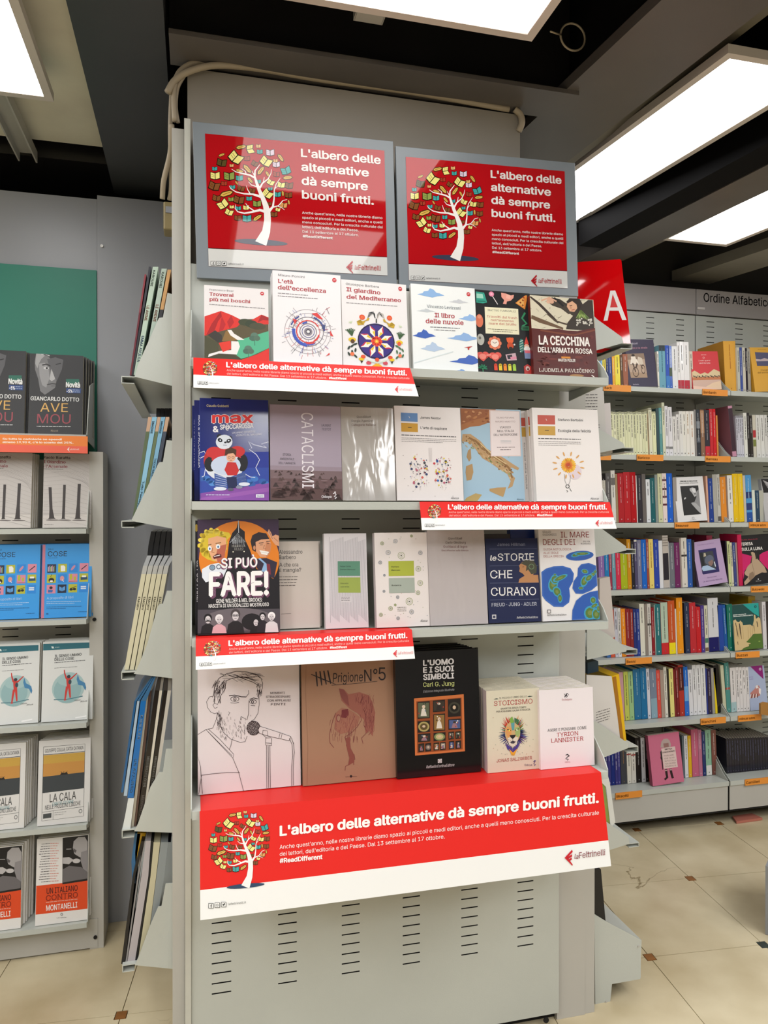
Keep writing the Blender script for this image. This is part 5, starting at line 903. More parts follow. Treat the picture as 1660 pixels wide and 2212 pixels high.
# ================================================================== posters and banners
TXT = ["Anche quest'anno, nelle nostre librerie diamo", "spazio ai piccoli e medi editori, anche a quelli", "meno conosciuti. Per la crescita culturale dei", "lettori, dell'editoria e del Paese.", "Dal 13 settembre al 17 ottobre.", "#ReadDifferent"]
def poster(quad, pq, label, Y=1.885):
    (x0, z0), (x1, z1) = at(*quad[0], Y), at(*quad[1], Y); W = math.hypot(x1-x0, z1-z0); ang = math.atan2(z1-z0, x1-x0); H = z0-at(*quad[3], Y)[1]
    bl = (x0+H*math.sin(ang), z0-H*math.cos(ang)); r = empty('poster_frame', (bl[0], Y, bl[1])); r.rotation_euler = (0, -ang, 0); tag(r, label, 'poster')
    A0 = Art(quad, W, H); pc = [A0.mp(*p) for p in pq]; xa, xb = (pc[0][0]+pc[3][0])/2, (pc[1][0]+pc[2][0])/2; ya, yb_ = (pc[0][1]+pc[1][1])/2, pc[3][1]
    MB().box(0, W, 0, .010, 0, H).build('frame_board', mat('poster_board_grey', '#7f878e', .35, var=.03, vscale=3), r, bevel=.0012)
    sh = MB().box(xa, xb, -.001, 0, yb_, ya, '#b3141b').build('print_sheet', GLASSY, r)
    # print drawn in the coordinates of the right hand poster crop
    A = Art([(113, 162), (1505, 283), (1502, 1312), (122, 1240)], xb-xa, ya-yb_); A.z = .0013
    A.poly([(120, 1095), (1503, 1162), (1503, 1312), (122, 1240)], '#d9d9d6'); A.line([(119, 1095), (1503, 1161)], 6, '#5a1418')
    tree(A, 462, 560, 1.0, '#3d4054', dy=.06)
    for i, (s_, x1_) in enumerate((("L'albero delle", 1474), ('alternative', 1378), ('dà sempre', 1367), ('buoni frutti.', 1411))):
        y = 342+i*114-(0); A.t(s_, 850, y, x1_, 64, '#ece6e4', y1=y+(x1_-850)*.085, bold=.035, res=3)
    for i, s_ in enumerate(TXT):
        x1_ = (1474, 1474, 1474, 1284, 1284, 1082)[i]; y = 812+i*38.5; A.t(s_, 848, y, x1_, 20, '#ece2e0', y1=y+(x1_-848)*.06, bold=.012 if i < 5 else .04)
    social(A, 155, 1218, 34, dy=.03); logo(A, 1180, 1247, 108, '#b8222c', dy=.04)
    o = A.build(r, GLASSY); o.location = (xa, 0, yb_)
    return r
poster([(416, 262), (850, 305), (855, 628), (421, 600)], [(442, 288), (832, 327), (832, 598), (447, 575)], 'left red poster in a grey board frame above the display bookcase')
poster([(855, 315), (1243, 352), (1247, 642), (861, 622)], [(878, 340), (1222, 370), (1221, 624), (880, 606)], 'right red poster in a grey board frame above the display bookcase')
def banner(label, tl, tr, br, bl, Yt, Yb, zt, flap=0, big=False):
    X0 = at(*tl, Yt)[0]; X1 = at(*tr, Yt)[0]; zb = at(*bl, Yb)[1]; XB0 = at(*bl, Yb)[0]; XB1 = at(*br, Yb)[0]
    r = empty('shelf_banner', (X0, Yt, zt)); tag(r, label, 'banner', 'red campaign banners')
    W = X1-X0; dy = Yb-Yt; dz = zb-zt; H = math.hypot(dy, dz); a0, a1 = XB0-X0, XB1-X0
    fr = .73 if big else .58
    m = MB(); th = .0008
    def q4(p): m.v.extend(p); n = len(m.v)
    def sheet(f0, f1, col):
        P = []
        for f in (f0, f1):
            for k, xx in ((0, a0*f), (1, W+(a1-W)*f)): P.append((xx, dy*f, dz*f))
        b_ = len(m.v); n = Vector((0, dz, -dy)).normalized()*th
        m.v += [P[2], P[3], P[1], P[0]]+[tuple(Vector(p)-n) for p in (P[2], P[3], P[1], P[0])]
        m.f += [[b_, b_+1, b_+2, b_+3], [b_+7, b_+6, b_+5, b_+4], [b_, b_+4, b_+5, b_+1], [b_+1, b_+5, b_+6, b_+2], [b_+3, b_+7, b_+4, b_]]; m.c += [col]*5
    sheet(0, fr, '#e2231d'); sheet(fr, 1, '#eeeeec')
    if flap: m.box(0 if not big else .002, W, 0, flap, -.0004, .0003, '#e2231d')
    m.build('card', PRINT, r)
    A = Art([tl, tr, br, bl], 1, 1); A.z = .0009
    b4 = len(m.v)
    def fin():
        vs = []
        for (u, z_, v) in A.m.v:
            f = 1-v; xx = (a0*f)*(1-u)+(W+(a1-W)*f)*u; n = Vector((0, dz, -dy)).normalized()*(-z_)
            vs.append((xx, dy*f-n.y*-1 if False else dy*f + Vector((0, -abs(dz), dy*0)).normalized().y*(-z_)*1, dz*f))
        # ink lifted off the card along its outward normal
        nv = Vector((0, dz, -dy)).normalized(); nv = nv if nv.y < 0 else -nv
        A.m.v = [((a0*(1-v))*(1-u)+(W+(a1-W)*(1-v))*u, dy*(1-v)+nv.y*(-z_), dz*(1-v)+nv.z*(-z_)) for (u, z_, v) in A.m.v]
        A.build(r, PRINT, 'banner_print')
    return A, fin
def small_banner(label, quad, Yt, Yb, zt, **k):
    A, fin = banner(label, *quad, Yt, Yb, zt, **k)
    (x0, y0), (x1, y1), (x2, y2), (x3, y3) = quad; s0 = (y1-y0)/(x1-x0); s1 = (y2-y3)/(x2-x3)
    P = lambda u, v: (x0+(x1-x0)*u*(1-v)+((x3-x0)+(x2-x3)*u)*v, (y0+(y1-y0)*u)*(1-v)+(y3+(y2-y3)*u)*v)
    h = y3-y0; w_ = x1-x0; p = P(.075, .36); sl = s0*.6+s1*.4
    tree(A, p[0], p[1]+h*-.02, h*.00076, None, fine=False, dy=sl)
    a, c_ = P(.148, .285), P(.975, .285); A.t("L'albero delle alternative dà sempre buoni frutti.", a[0], a[1], c_[0], h*.17, '#fbf3f0', y1=c_[1], bold=.045)
    for i, s_ in enumerate(("Anche quest'anno, nelle nostre librerie diamo spazio ai piccoli e medi editori, anche a quelli meno conosciuti. Per la crescita culturale", "dei lettori, dell'editoria e del Paese. Dal 13 settembre al 17 ottobre.")):
        a, c_ = P(.15, .42+i*.115), P((.98, .60)[i], .42+i*.115); A.t(s_, a[0], a[1], c_[0], h*.07, '#f6c0b8', y1=c_[1], res=1)
    a, c_ = P(.61, .535), P(.69, .535); A.t('#ReadDifferent', a[0], a[1], c_[0], h*.075, '#fbe8e4', y1=c_[1], bold=.05, res=1)
    a = P(.025, .84); social(A, a[0], a[1], h*.1, dy=s1); a = P(.9, .8); logo(A, a[0], a[1], h*.24, '#d8343a', dy=s1, wcol='#e08a8c'); fin()
small_banner('small red banner clipped under the top shelf, below the red mountain book', [(418, 774), (886, 797), (905, 857), (418, 837)], 1.6885, 1.62, 1.7852)
small_banner('small red banner on the right half of the second shelf', [(907, 1085), (1318, 1086), (1333, 1140), (912, 1145)], 1.6885, 1.64, 1.4685)
small_banner('small red banner under the big black comic book on the third shelf', [(423, 1373), (890, 1355), (897, 1425), (423, 1447)], 1.6885, 1.655, 1.1645, flap=.045)
A, fin = banner('largest red banner, folded over the bottom shelf and hanging low in front', (431.6, 1752), (1299, 1674), (1321, 1876), (433, 1988), 1.6865, 1.635, SZ[3]+.001, flap=.105, big=True)
E1 = lambda x, y: (400+x/3.32, 1680+y/3.32)
for s_ in [0]:
    k = .675/3.32; c = E1(392, 455)
    tree(A, c[0], c[1], k, '#2f4664', dy=-.09)
def bt(s_, p0, p1, h_, bold): A.t(s_, p0[0], p0[1], p1[0], h_, '#fbf4f1', y1=p1[1], bold=bold, res=3)
bt("L'albero delle alternative dà sempre buoni frutti.", E1(680, 418), (900+1308/3.32, 1640+328/3.32), 20.5, .045)
bt("Anche quest'anno, nelle nostre librerie diamo spazio ai piccoli e medi editori, anche a quelli meno conosciuti. Per la crescita culturale", E1(680, 514), (900+1308/3.32, 1640+414/3.32), 8.6, .004)
bt("dei lettori, dell'editoria e del Paese. Dal 13 settembre al 17 ottobre.", E1(681, 564), (900+205/3.32, 1640+578/3.32), 8.6, .004)
bt('#ReadDifferent', E1(680, 614), E1(988, 586), 9.4, .04)
p = E1(186, 918); social(A, p[0], p[1], 11, dy=-.1); logo(A, 900+1063/3.32, 1640+722/3.32, 35, '#c8202c', dy=-.12, wcol='#8a3a44'); fin()
# ================================================================== left wall unit
LU = empty('wall_bookcase', (0, 0, 0)); tag(LU, 'light grey metal bookcase with six sloping shelves at the left edge', 'bookcase')
LZ = [1.69, 1.388, 1.097, .763, .434, .118]
slotted(LU, -1.35, -.345, .0, 1.62, 2.735, [-.345-.10-.166*k for k in range(6)][::-1], [.12+.025*k for k in range(60)], .05, .0035, METALD)
bx('side_panel', LU, METALD, -.343, -.300, 2.60, 2.735, 0, 1.64)
bx('base_front', LU, METALD, -1.35, -.318, 2.598, 2.60, 0.005, .10)
X, Z = at(206, 2025, 2.595); MB().tube([(X, 2.597, Z), (X, 2.594, Z)], .006, 12).build('plug', DARK, LU); X, Z = at(204, 1338, 2.598); MB().tube([(X, 2.60, Z), (X, 2.595, Z)], .006, 12).build('plug', DARK, LU)
for z in LZ:
    s = MB().box(-1.35, -.345, 2.545, 2.735, z-.003, z).box(-1.35, -.345, 2.545, 2.548, z-.016, z-.003).build('shelf', METAL, LU)
    MB().prism([(2.73, z-.03), (2.56, z-.016), (2.55, z), (2.575, z+.07), (2.62, z+.17), (2.73, z+.2)], 'x', -.3445, -.3425).build('shelf_bracket', METAL, s)
G1 = ((0, 380), 3.952); G2 = ((0, 880), 3.952); G3 = ((0, 1360), 3.952); G4 = ((0, 1760), 2.964)
def pair(Z, q1, q0, Y, z, t, lab1, lab0, draw, n, grp, cover, dx=.003, kind='paperback', **k):
    """two neighbouring piles of one title: q1 right pile, q0 left pile cut by the frame"""
    for q_, lab, tag_ in ((q1, lab1, 'right'), (q0, lab0, 'left')):
        b, A = mk(kind, Z, q_, Y, z, t, lab, cover=cover, **k); A2 = Art(q1, b[1], b[2]); draw(A2); A2.build(b[0])
        if n: stack(b, n, f'copy behind the front one in the {tag_} pile, {grp}', f'{grp}, {tag_} pile', dx=dx)
def d1(A):
    q_ = '#2b2b2e'; A.poly([(285, 1512), (330, 1508), (380, 1530), (420, 1560), (455, 1620), (470, 1720), (455, 1800), (400, 1840), (370, 1860), (330, 1830), (310, 1730), (280, 1650), (275, 1580)], '#77777a')
    A.poly([(285, 1512), (330, 1508), (360, 1530), (330, 1560), (310, 1600), (300, 1640), (280, 1600)], '#a6a6a8'); A.poly([(310, 1600), (360, 1590), (395, 1640), (405, 1720), (380, 1800), (345, 1780), (320, 1700)], '#98989b'); A.poly([(380, 1560), (450, 1540), (520, 1560), (510, 1640), (470, 1740), (430, 1700), (400, 1620)], '#5a5a5e')
    A.line([(340, 1610), (380, 1602), (410, 1618)], 10, '#1c1c1e'); A.ell(375, 1635, 24, 11, '#c8c8ca'); A.ell(380, 1635, 9, 9, '#1a1a1c'); A.line([(455, 1602), (500, 1590)], 8, '#1c1c1e'); A.poly([(420, 1640), (455, 1725), (425, 1745), (405, 1730)], '#b6b6b8'); A.line([(385, 1775), (430, 1765), (465, 1768)], 7, '#2a2a2c'); A.ell(440, 1785, 22, 7, '#6a6a6c')
    A.line([(330, 1520), (360, 1510), (400, 1530)], 10, '#c8c8ca')
    A.poly([(548, 1722), (662, 1720), (668, 1770), (550, 1775)], '#1e6a58'); A.t('Novità', 548, 1792, 672, 42, '#f2f2f2', bold=.05); A.rect(553, 1800, 680, 1842, '#20407c'); A.t('-5%', 556, 1838, 608, 26, '#f0f0f4', bold=.05); A.micro(612, 1812, 672, 12, '#b8c8e8'); A.micro(612, 1828, 672, 12, '#b8c8e8')
    A.t('GIANCARLO DOTTO', 250, 1908, 667, 32, '#e4e4e4', bold=.03, y1=1912); A.t('AVE', 335, 2003, 572, 74, '#e0b060', bold=-.015); A.t('MOU', 312, 2100, 598, 78, '#a04450', bold=-.02); A.micro(310, 2122, 600, 14, '#d8d8d8'); A.t('Rizzoli', 430, 2168, 492, 14, '#b8a890', serif=True)
pair(G1, [(232, 1515), (695, 1520), (702, 2198), (238, 2190)], [(-258, 1475), (200, 1480), (205, 2188), (-252, 2180)], 2.60, LZ[0], .02, 'black hardback with a grey portrait, front of the right pile, top left shelf', 'black portrait hardback cut by the left picture edge, top shelf', d1, 4, 'black portrait hardbacks on the left', '#2a2a2d', dx=.006, kind='hardback')
def d2(A):
    A.poly([(365, 390), (800, 390), (780, 900), (365, 940)], '#c3bebb'); A.poly([(362, 925), (782, 905), (778, 1018), (364, 1015)], '#cfc9c4')
    for i in range(16): A.line([(365, 440+i*34), (560, 395+i*38), (800, 500+i*34)], 2, '#a8a2a0', up=False)
    for i in range(12): A.line([(420+i*30, 545), (560+i*26, 600), (790, 640+i*14)], 1.6, '#a29c9a', up=False)
    A.line([(365, 840), (560, 800), (785, 830)], 2, '#a8a2a0'); A.rect(364, 905, 780, 912, '#b4aeab')
    A.t('Paolo Baratta', 352, 441, 604, 24, '#3a3436', serif=True, bold=.02); A.t('Il Giardino', 344, 480, 560, 24, '#8e2c34', serif=True, bold=.02); A.t("e l'Arsenale", 344, 520, 576, 24, '#8e2c34', serif=True, bold=.02); A.micro(352, 530, 540, 9, '#6a6462')
    for x0, x1, y0, w0, w1 in ((422, 440, 690, 27, 44), (550, 540, 668, 24, 24), (682, 664, 658, 28, 42)): A.poly([(x0-w0/2, y0), (x0+w0/2, y0), (x0*.4+x1*.6+w0*.5, y0+180), (x1+w1/2, 940), (x1+w1*.8, 950), (x1-w1*.7, 952), (x1-w1/2, 940), (x0*.4+x1*.6-w0*.5, y0+180)], '#37302f')
    for x in (440, 540, 664): A.ell(x+10, 960, 60, 5, '#6a6260')
    A.micro(378, 995, 455, 8, '#7a7472')
pair(G2, [(362, 392), (805, 392), (778, 1018), (362, 1022)], [(-150, 385), (262, 390), (262, 1020), (-150, 1022)], 2.585, LZ[1], .016, 'grey paperback with three leaning dark posts, uncut copy on the left bookcase', 'grey leaning posts paperback cut by the left picture edge', d2, 3, 'grey leaning posts paperbacks', '#cbc7c2')
def d3(A):
    A.poly([(348, 1172), (372, 1172), (375, 1796), (348, 1798)], '#c87a90'); A.t('COSE', 394, 1272, 556, 42, '#1c2a3c', serif=True); A.t('SULLE', 394, 1216, 440, 10, '#1c2a3c', serif=True); A.micro(396, 1284, 478, 8, '#2c4a6c')
    G = [['#26304a', '#b8b838', '#2a88dc', '#d88aa0'], ['#b8b838', '#2a88dc', '#d88aa0', '#b8b838'], ['#d88aa0', '#222a40', '#b8b838', '#2a88dc']]
    for j in range(3):
        for i in range(4):
            x, y = 392+i*92, 1340+j*88-i*2; A.rect(x, y, x+75, y+72, G[j][i], up=(i+j == 0))
    A.up()
    for i in range(8): A.rect(398+i*7, 1362-(i % 3)*6, 403+i*7, 1402, ['#d8d8e0', '#c87a90', '#7ab0d8', '#b8b838'][i % 4], up=False)
    A.poly([(505, 1352), (532, 1350), (545, 1365), (545, 1400), (508, 1402)], '#eeeeea'); A.ell(612, 1372, 28, 10, '#c88aa4', rot=-.9); A.line([(682, 1388), (728, 1352)], 8, '#3a3040')
    A.ell(430, 1475, 24, 20, '#2a2018'); A.ell(430, 1484, 14, 8, '#f0ece8'); A.line([(420, 1448), (432, 1432), (426, 1425)], 4, '#2a2018'); A.ell(520, 1462, 18, 22, '#d8949a'); A.line([(520, 1470), (535, 1490)], 5, '#e8e0e0'); A.ell(596, 1450, 12, 26, '#b8b838'); A.ell(630, 1464, 9, 18, '#b8b838'); A.line([(580, 1490), (650, 1488)], 3, '#7a3a3a'); A.poly([(678, 1455), (735, 1450), (738, 1475), (680, 1478)], '#2a4a68'); A.rect(690, 1440, 725, 1455, '#f0f0e8')
    A.ell(428, 1540, 14, 12, '#2a2430'); A.poly([(405, 1555), (445, 1560), (440, 1580), (402, 1580)], '#3a68b0'); A.poly([(497, 1530), (522, 1542), (548, 1528), (548, 1562), (522, 1572), (497, 1562)], '#5a9ad8'); A.line([(522, 1542), (522, 1572)], 2, '#1c2438'); A.ell(600, 1558, 14, 10, '#1c1c24'); A.ell(628, 1555, 14, 10, '#1c1c24'); A.line([(590, 1550), (645, 1532)], 4, '#1c1c24'); 
    for i in range(2): A.rect(682, 1530+i*16, 728, 1541+i*16, '#e0e8f4', up=False)
    A.t('A proposito di libri', 394, 1638, 622, 20, '#bcdcf8', serif=True, y1=1634); A.micro(394, 1658, 686, 8, '#d8ecfc'); A.micro(394, 1674, 632, 8, '#d8ecfc'); A.micro(394, 1702, 692, 8, '#1c4a80'); A.micro(394, 1716, 560, 8, '#1c4a80'); A.micro(665, 1750, 740, 8, '#1c4a80'); A.ell(402, 1762, 10, 6, '#2a5a98')
pair(G2, [(348, 1170), (770, 1170), (778, 1796), (350, 1798)], [(-100, 1176), (328, 1174), (332, 1806), (-96, 1808)], 2.58, LZ[2], .018, 'sky blue paperback with a grid of twelve small icons, uncut copy', 'sky blue icon grid paperback cut by the left picture edge', d3, 4, 'sky blue icon grid paperbacks', '#3a9be6', dx=.002)
def d4(A):
    A.poly([(352, 122), (788, 122), (788, 172), (352, 178)], '#2f6d7c'); A.ell(432, 155, 9, 9, '#dce8e8'); A.line([(432, 155), (418, 148)], 4, '#dce8e8'); A.line([(432, 155), (445, 163)], 4, '#dce8e8'); A.t('apogeo', 452, 158, 490, 8, '#c8dcdc')
    A.t('IL SENSO UMANO', 452, 242, 688, 22, '#3a3a3c', bold=.03, y1=236); A.t('DELLE COSE', 450, 271, 620, 22, '#3a3a3c', bold=.03, y1=268); A.micro(450, 284, 722, 11, '#3a3a3c', dy=-6); A.micro(450, 330, 650, 8, '#6a6a6c')
    A.ell(575, 505, 142, 130, '#a9c3c4', 30); A.ell(568, 520, 120, 112, '#93b4b8', 26); A.ell(580, 440, 100, 50, '#a2c0c2', 20)
    A.line([(450, 592), (560, 602), (700, 590)], 7, '#4a7a88'); A.poly([(645, 440), (655, 400), (672, 450), (720, 478), (732, 520), (724, 545), (700, 500), (660, 490)], '#4a84b0')
    R_ = '#c8403c'; A.line([(535, 352, 8), (540, 385, 12), (556, 430, 16)], 1, R_); A.line([(648, 388, 8), (612, 418, 12), (580, 442, 14)], 1, R_); A.poly([(552, 420), (592, 425), (590, 500), (560, 505)], R_); A.line([(562, 495, 22), (552, 550, 18), (545, 600, 12)], 1, R_); A.line([(580, 495, 22), (585, 545, 18), (590, 592, 12)], 1, R_); A.line([(535, 604), (556, 604)], 8, R_); A.ell(575, 412, 16, 14, '#3a3a44'); A.ell(586, 458, 14, 20, '#3a4a54')
    A.t('Vittorio', 620, 625, 680, 12, '#4a4a4e', ital=.4); A.t('Riva', 680, 640, 738, 12, '#4a4a4e', ital=.4); A.rect(635, 758, 735, 770, '#f4f4f4', dy=-3)
pair(G3, [(350, 105), (802, 100), (790, 795), (352, 760)], [(-100, 128), (330, 130), (325, 762), (-96, 766)], 2.575, LZ[3], .018, 'white paperback with a red figure raising its arms, uncut copy', 'white red figure paperback cut by the left picture edge', d4, 3, 'white red figure paperbacks', '#dcdedd', dx=.002)
def d5(A):
    A.line([(356, 1000), (718, 996), (712, 1552), (354, 1554), (356, 1000)], 3, '#3a3a3a'); A.t('GIUSEPPE CIULLA, CATIA CATANIA', 370, 1044, 704, 26, '#3a3a3a', y1=1036, bold=.01); A.line([(356, 1060), (716, 1055)], 4, '#2a2a2a')
    A.poly([(358, 1064), (716, 1060), (714, 1216), (357, 1226)], '#c8a04a'); A.poly([(357, 1130), (715, 1125), (714, 1216), (357, 1226)], '#c8904a'); A.poly([(357, 1226), (714, 1216), (712, 1340), (356, 1348)], '#3f4448'); A.poly([(500, 1224), (515, 1205), (540, 1210), (560, 1202), (572, 1222)], '#2a2624'); 
    for x in (508, 530, 545, 566): A.line([(540, 1222), (x, 1196)], 3, '#2a2624')
    A.t('LA CALA', 418, 1422, 643, 60, '#2c2c2e', bold=.0, y1=1416); A.t('CENTO GIORNI', 440, 1450, 622, 24, '#6aa0a8', y1=1445); A.t('NELLE PRIGIONI LIBICHE', 380, 1474, 684, 32, '#3a3a3c', y1=1466); A.line([(355, 1490), (714, 1480)], 2, '#3a3a3a'); A.rect(365, 1504, 434, 1538, '#4a4e50', dy=-2); A.line([(448, 1488), (448, 1552)], 2, '#3a3a3a'); A.micro(460, 1502, 560, 8, '#8a8a8a'); A.micro(460, 1518, 540, 8, '#8a8a8a'); A.ring(684, 1512, 16, 5, '#7a7a7a', 14)
pair(G3, [(316, 952), (770, 948), (765, 1598), (316, 1590)], [(-200, 990), (265, 975), (205, 1660), (-205, 1672)], 2.565, LZ[4], .013, 'white paperback with a ship on a yellow sky over dark sea, uncut copy', 'white ship paperback cut by the left picture edge', d5, 6, 'white ship paperbacks', '#dedcda', dx=.003)
def d6(A):
    A.poly([(230, 430), (562, 410), (560, 578), (228, 596)], '#dc4a20'); A.poly([(398, 152), (566, 138), (562, 412), (397, 428)], '#1c1a1b')
    A.poly([(470, 175), (500, 150), (545, 150), (562, 180), (560, 260), (530, 280), (500, 265), (475, 250), (465, 215)], '#a6a2a2'); A.poly([(520, 240), (562, 230), (560, 360), (535, 350), (515, 290)], '#8a8688'); A.poly([(468, 215), (490, 230), (482, 245), (470, 235)], '#5a5658'); A.ell(488, 292, 26, 14, '#c2bebe'); A.poly([(400, 270), (440, 268), (470, 285), (440, 310), (400, 306)], '#b8b4b4'); A.poly([(400, 340), (440, 320), (520, 330), (560, 360), (558, 400), (480, 408), (400, 418)], '#6a6668'); A.line([(422, 220), (455, 220)], 3, '#c8c4c4')
    for i in range(16):
        y = 185+i*14.8; x0 = 262-(i % 5)*4; A.micro(x0, y, 315, 8, '#4a4648', dy=-3); A.micro(318, y-3, 372-(i % 3)*8, 8, '#d8887a')
    A.t('UN ITALIANO', 296, 480, 496, 33, '#5a201a', y1=468, bold=.02); A.t('CONTRO', 292, 520, 497, 32, '#7a2418', y1=508, serif=True); A.micro(292, 526, 496, 10, '#e8a898', dy=-10); A.t('MONTANELLI', 294, 578, 494, 32, '#f4ece8', y1=566, bold=.02); A.ring(393, 602, 8, 3, '#7a7678', 12); A.t('LATERZA', 362, 624, 424, 6, '#6a6668')
pair(G4, [(232, 158), (570, 134), (560, 642), (224, 662)], [(-200, 226), (150, 186), (132, 734), (-205, 745)], 2.56, LZ[5]+.0, .012, 'white and orange paperback with a bowed man in a black photo, uncut copy', 'white and orange paperback cut by the left picture edge', d6, 6, 'white and orange paperbacks', '#e4e1de', dx=.003)
# orange price banner on the top left shelf
(x0, z0), (x1, z1) = at(0, 935, 2.52), at(190, 943, 2.54); zb = at(188, 979, 2.52)[1]
r = empty('shelf_banner', (-1.1, 2.535, zb)); tag(r, 'orange and coral discount banner across the top left shelf', 'banner'); W = x1+1.1
m = MB().box(0, W, 0, .0015, 0, z1-zb, '#f0603a'); m.build('card', PRINT, r)
A = Art([(0, 215), (752, 238), (744, 390), (0, 378)], 1, 1); k0 = (at(0, 935, 2.535)[0]+1.1)/W
A.poly([(0, 215), (752, 238), (748, 328), (0, 305)], '#f0863c'); A.poly([(0, 305), (748, 328), (744, 390), (0, 378)], '#f06a54')
A.t('Su tutta la cartoleria se spendi', 22, 264, 536, 16, '#fbe8dc', y1=272, bold=.05); A.t("almeno 19,90 €, c'è lo sconto del 25%.", 22, 294, 632, 17, '#fbe8dc', y1=303, bold=.05); logo(A, 576, 354, 40, '#fbe8e4')
A.m.v = [(W*(k0+(1-k0)*u), y_, v*(z1-zb)) for (u, y_, v) in A.m.v]; A.build(r, PRINT, 'banner_print')
# ================================================================== magazines and books on the side racks
def leaf_slab(name, rows, Y0, Y1, cols, label, cat, group=None, m=None, prints=None):
    """rows: (xl, xr, y) in the picture at depth Y0, bottom to top: the edge-on outline; cols one colour per segment"""
    P = [(at(xl, y, Y0), at(xr, y, Y0)) for xl, xr, y in rows]; mb = MB()
    o = P[0][0]
    for i in range(len(P)-1):
        (a, b), (c_, d) = P[i], P[i+1]; k = len(mb.v)
        for Y in (0, Y1-Y0): mb.v += [(p[0]-o[0], Y, p[1]-o[1]) for p in (a, b, d, c_)]
        mb.f += [[k, k+1, k+2, k+3], [k+7, k+6, k+5, k+4], [k, k+3, k+7, k+4], [k+1, k+5, k+6, k+2]]; mb.c += [cols[i]]*4
        if i == 0: mb.f.append([k, k+4, k+5, k+1]); mb.c.append(cols[0])
        if i == len(P)-2: mb.f.append([k+3, k+2, k+6, k+7]); mb.c.append(cols[-1])
    r = mb.build(name, m or PRINT, None, loc=(o[0], Y0, o[1])); tag(r, label, cat, group)
    if prints:
        A = MB()
        for (t, f0, f1, col, w0, w1) in prints:    # text line running along the spine, fraction f0..f1 of the first segment
            (a, b), (c_, d) = P[0], P[1]
            V, Fc, xa, xb = _textmesh(t, .02, False, 1)
            hh = (d[0]-c_[0])*w1; 
            k = len(A.v)
            for (x, y) in V:
                f = f1-(x-xa)/(xb-xa)*(f1-f0); base = (a[0]+(c_[0]-a[0])*f, a[1]+(c_[1]-a[1])*f); wd = b[0]-a[0]
                A.v.append((base[0]-o[0]+wd*w0+y/.73*wd*w1, -.0004, base[1]-o[1]))
            A.f += [[k+i for i in f] for f in Fc]; A.c += [col]*len(Fc)
        A.build('spine_print', PRINT, r)
    return r
def g1(x, y): return (x/3.952, 380+y/3.952)
YL = 1.965
mags = [(1235, 1250, 840, 1108, 1124, ['#6a2430', '#8c3a44'], 'thin dark red magazine at the outside of the top left rack pocket', []),
 (1272, 1292, 775, 1124, 1140, ['#2a2c34', '#3a3c44'], 'dark thin magazine next to the red one in the top left rack pocket', []),
 (1306, 1352, 776, 1142, 1180, ['#b9cdbd', '#c6dcb8'], 'first pale green spined book in the top left rack pocket', [('EMMA AVULGA', .12, .36, '#2a58a8', .2, .6), ('LE ANIME', .5, .64, '#d8704a', .2, .6), ('KAROUBI', .82, .97, '#3a4a40', .2, .5)]),
 (1380, 1424, 792, 1216, 1256, ['#b6c8bc', '#c6d8ba'], 'second pale green spined book in the top left rack pocket', [('LE ANIME', .5, .66, '#d8704a', .2, .6), ('KAROUBI', .82, .97, '#3a4a40', .2, .5)]),
 (1432, 1462, 800, 1262, 1290, ['#3a3c40', '#d8a870'], 'peach topped spine nearest the panel in the top left rack pocket', [])]
for (xt0, xt1, yt, xb0, xb1, cc, lab, pr) in mags:
    r0 = g1(xb0, 1698); r1 = g1(xb1, 0); q0 = g1(xt0, yt); q1 = g1(xt1, 0); mid = .62 if len(pr) == 0 else .5
    if pr: rows = [(r0[0], r1[0], r0[1]), (q0[0], q1[0], q0[1])]; cols = [cc[0]]
    else: rows = [(r0[0], r1[0], r0[1]), (r0[0]+(q0[0]-r0[0])*mid, r1[0]+(q1[0]-r1[0])*mid, r0[1]+(q0[1]-r0[1])*mid), (q0[0], q1[0], q0[1])]; cols = cc
    leaf_slab('magazine', rows, YL, 2.2, cols, lab, 'magazine', prints=pr)
def g2(x, y): return (x/3.952, 880+y/3.952)
for (xt0, xt1, xb0, xb1, c0, c1, lab, pr) in [(1266, 1298, 1128, 1150, '#5f6e52', '#c9a68c', 'green and peach edged book at the outside of the second left rack pocket', []), (1300, 1342, 1152, 1188, '#8fc2de', '#8fc2de', 'first light blue spined book in the second left rack pocket', [('Tutto Paesaggio', .1, .38, '#2a4a6a', .2, .5), ('IMMAGINARE', .84, .96, '#2a4a6a', .2, .5)]), (1346, 1374, 1190, 1214, '#6a7a58', '#cdab90', 'peach topped book between the two light blue spines on the left rack', []), (1376, 1412, 1218, 1250, '#84b8d8', '#84b8d8', 'second light blue spined book in the second left rack pocket', [('IMMAGINARE', .84, .96, '#2a4a6a', .2, .5), ('TODOR RADEV', .4, .6, '#2a4a6a', .2, .5)]), (1416, 1446, 1254, 1280, '#4a5262', '#cdab90', 'dark bodied peach topped book nearest the panel on the left rack', [])]:
    b0, b1, t0, t1 = g2(xb0, 966), g2(xb1, 966), g2(xt0, 82), g2(xt1, 82)
    m0 = b0[0]+(t0[0]-b0[0])*.86, b0[1]+(t0[1]-b0[1])*.86
    if pr: rows, cols = [(b0[0], b1[0], b0[1]), (t0[0], t1[0], t0[1])], [c0]
    else: rows, cols = [(b0[0], b1[0], b0[1]), (m0[0], b1[0]+(t1[0]-b1[0])*.86, m0[1]), (t0[0], t1[0], t0[1])], [c0, c1]
    leaf_slab('paperback', rows, YL, 2.15, cols, lab, 'book', prints=pr)
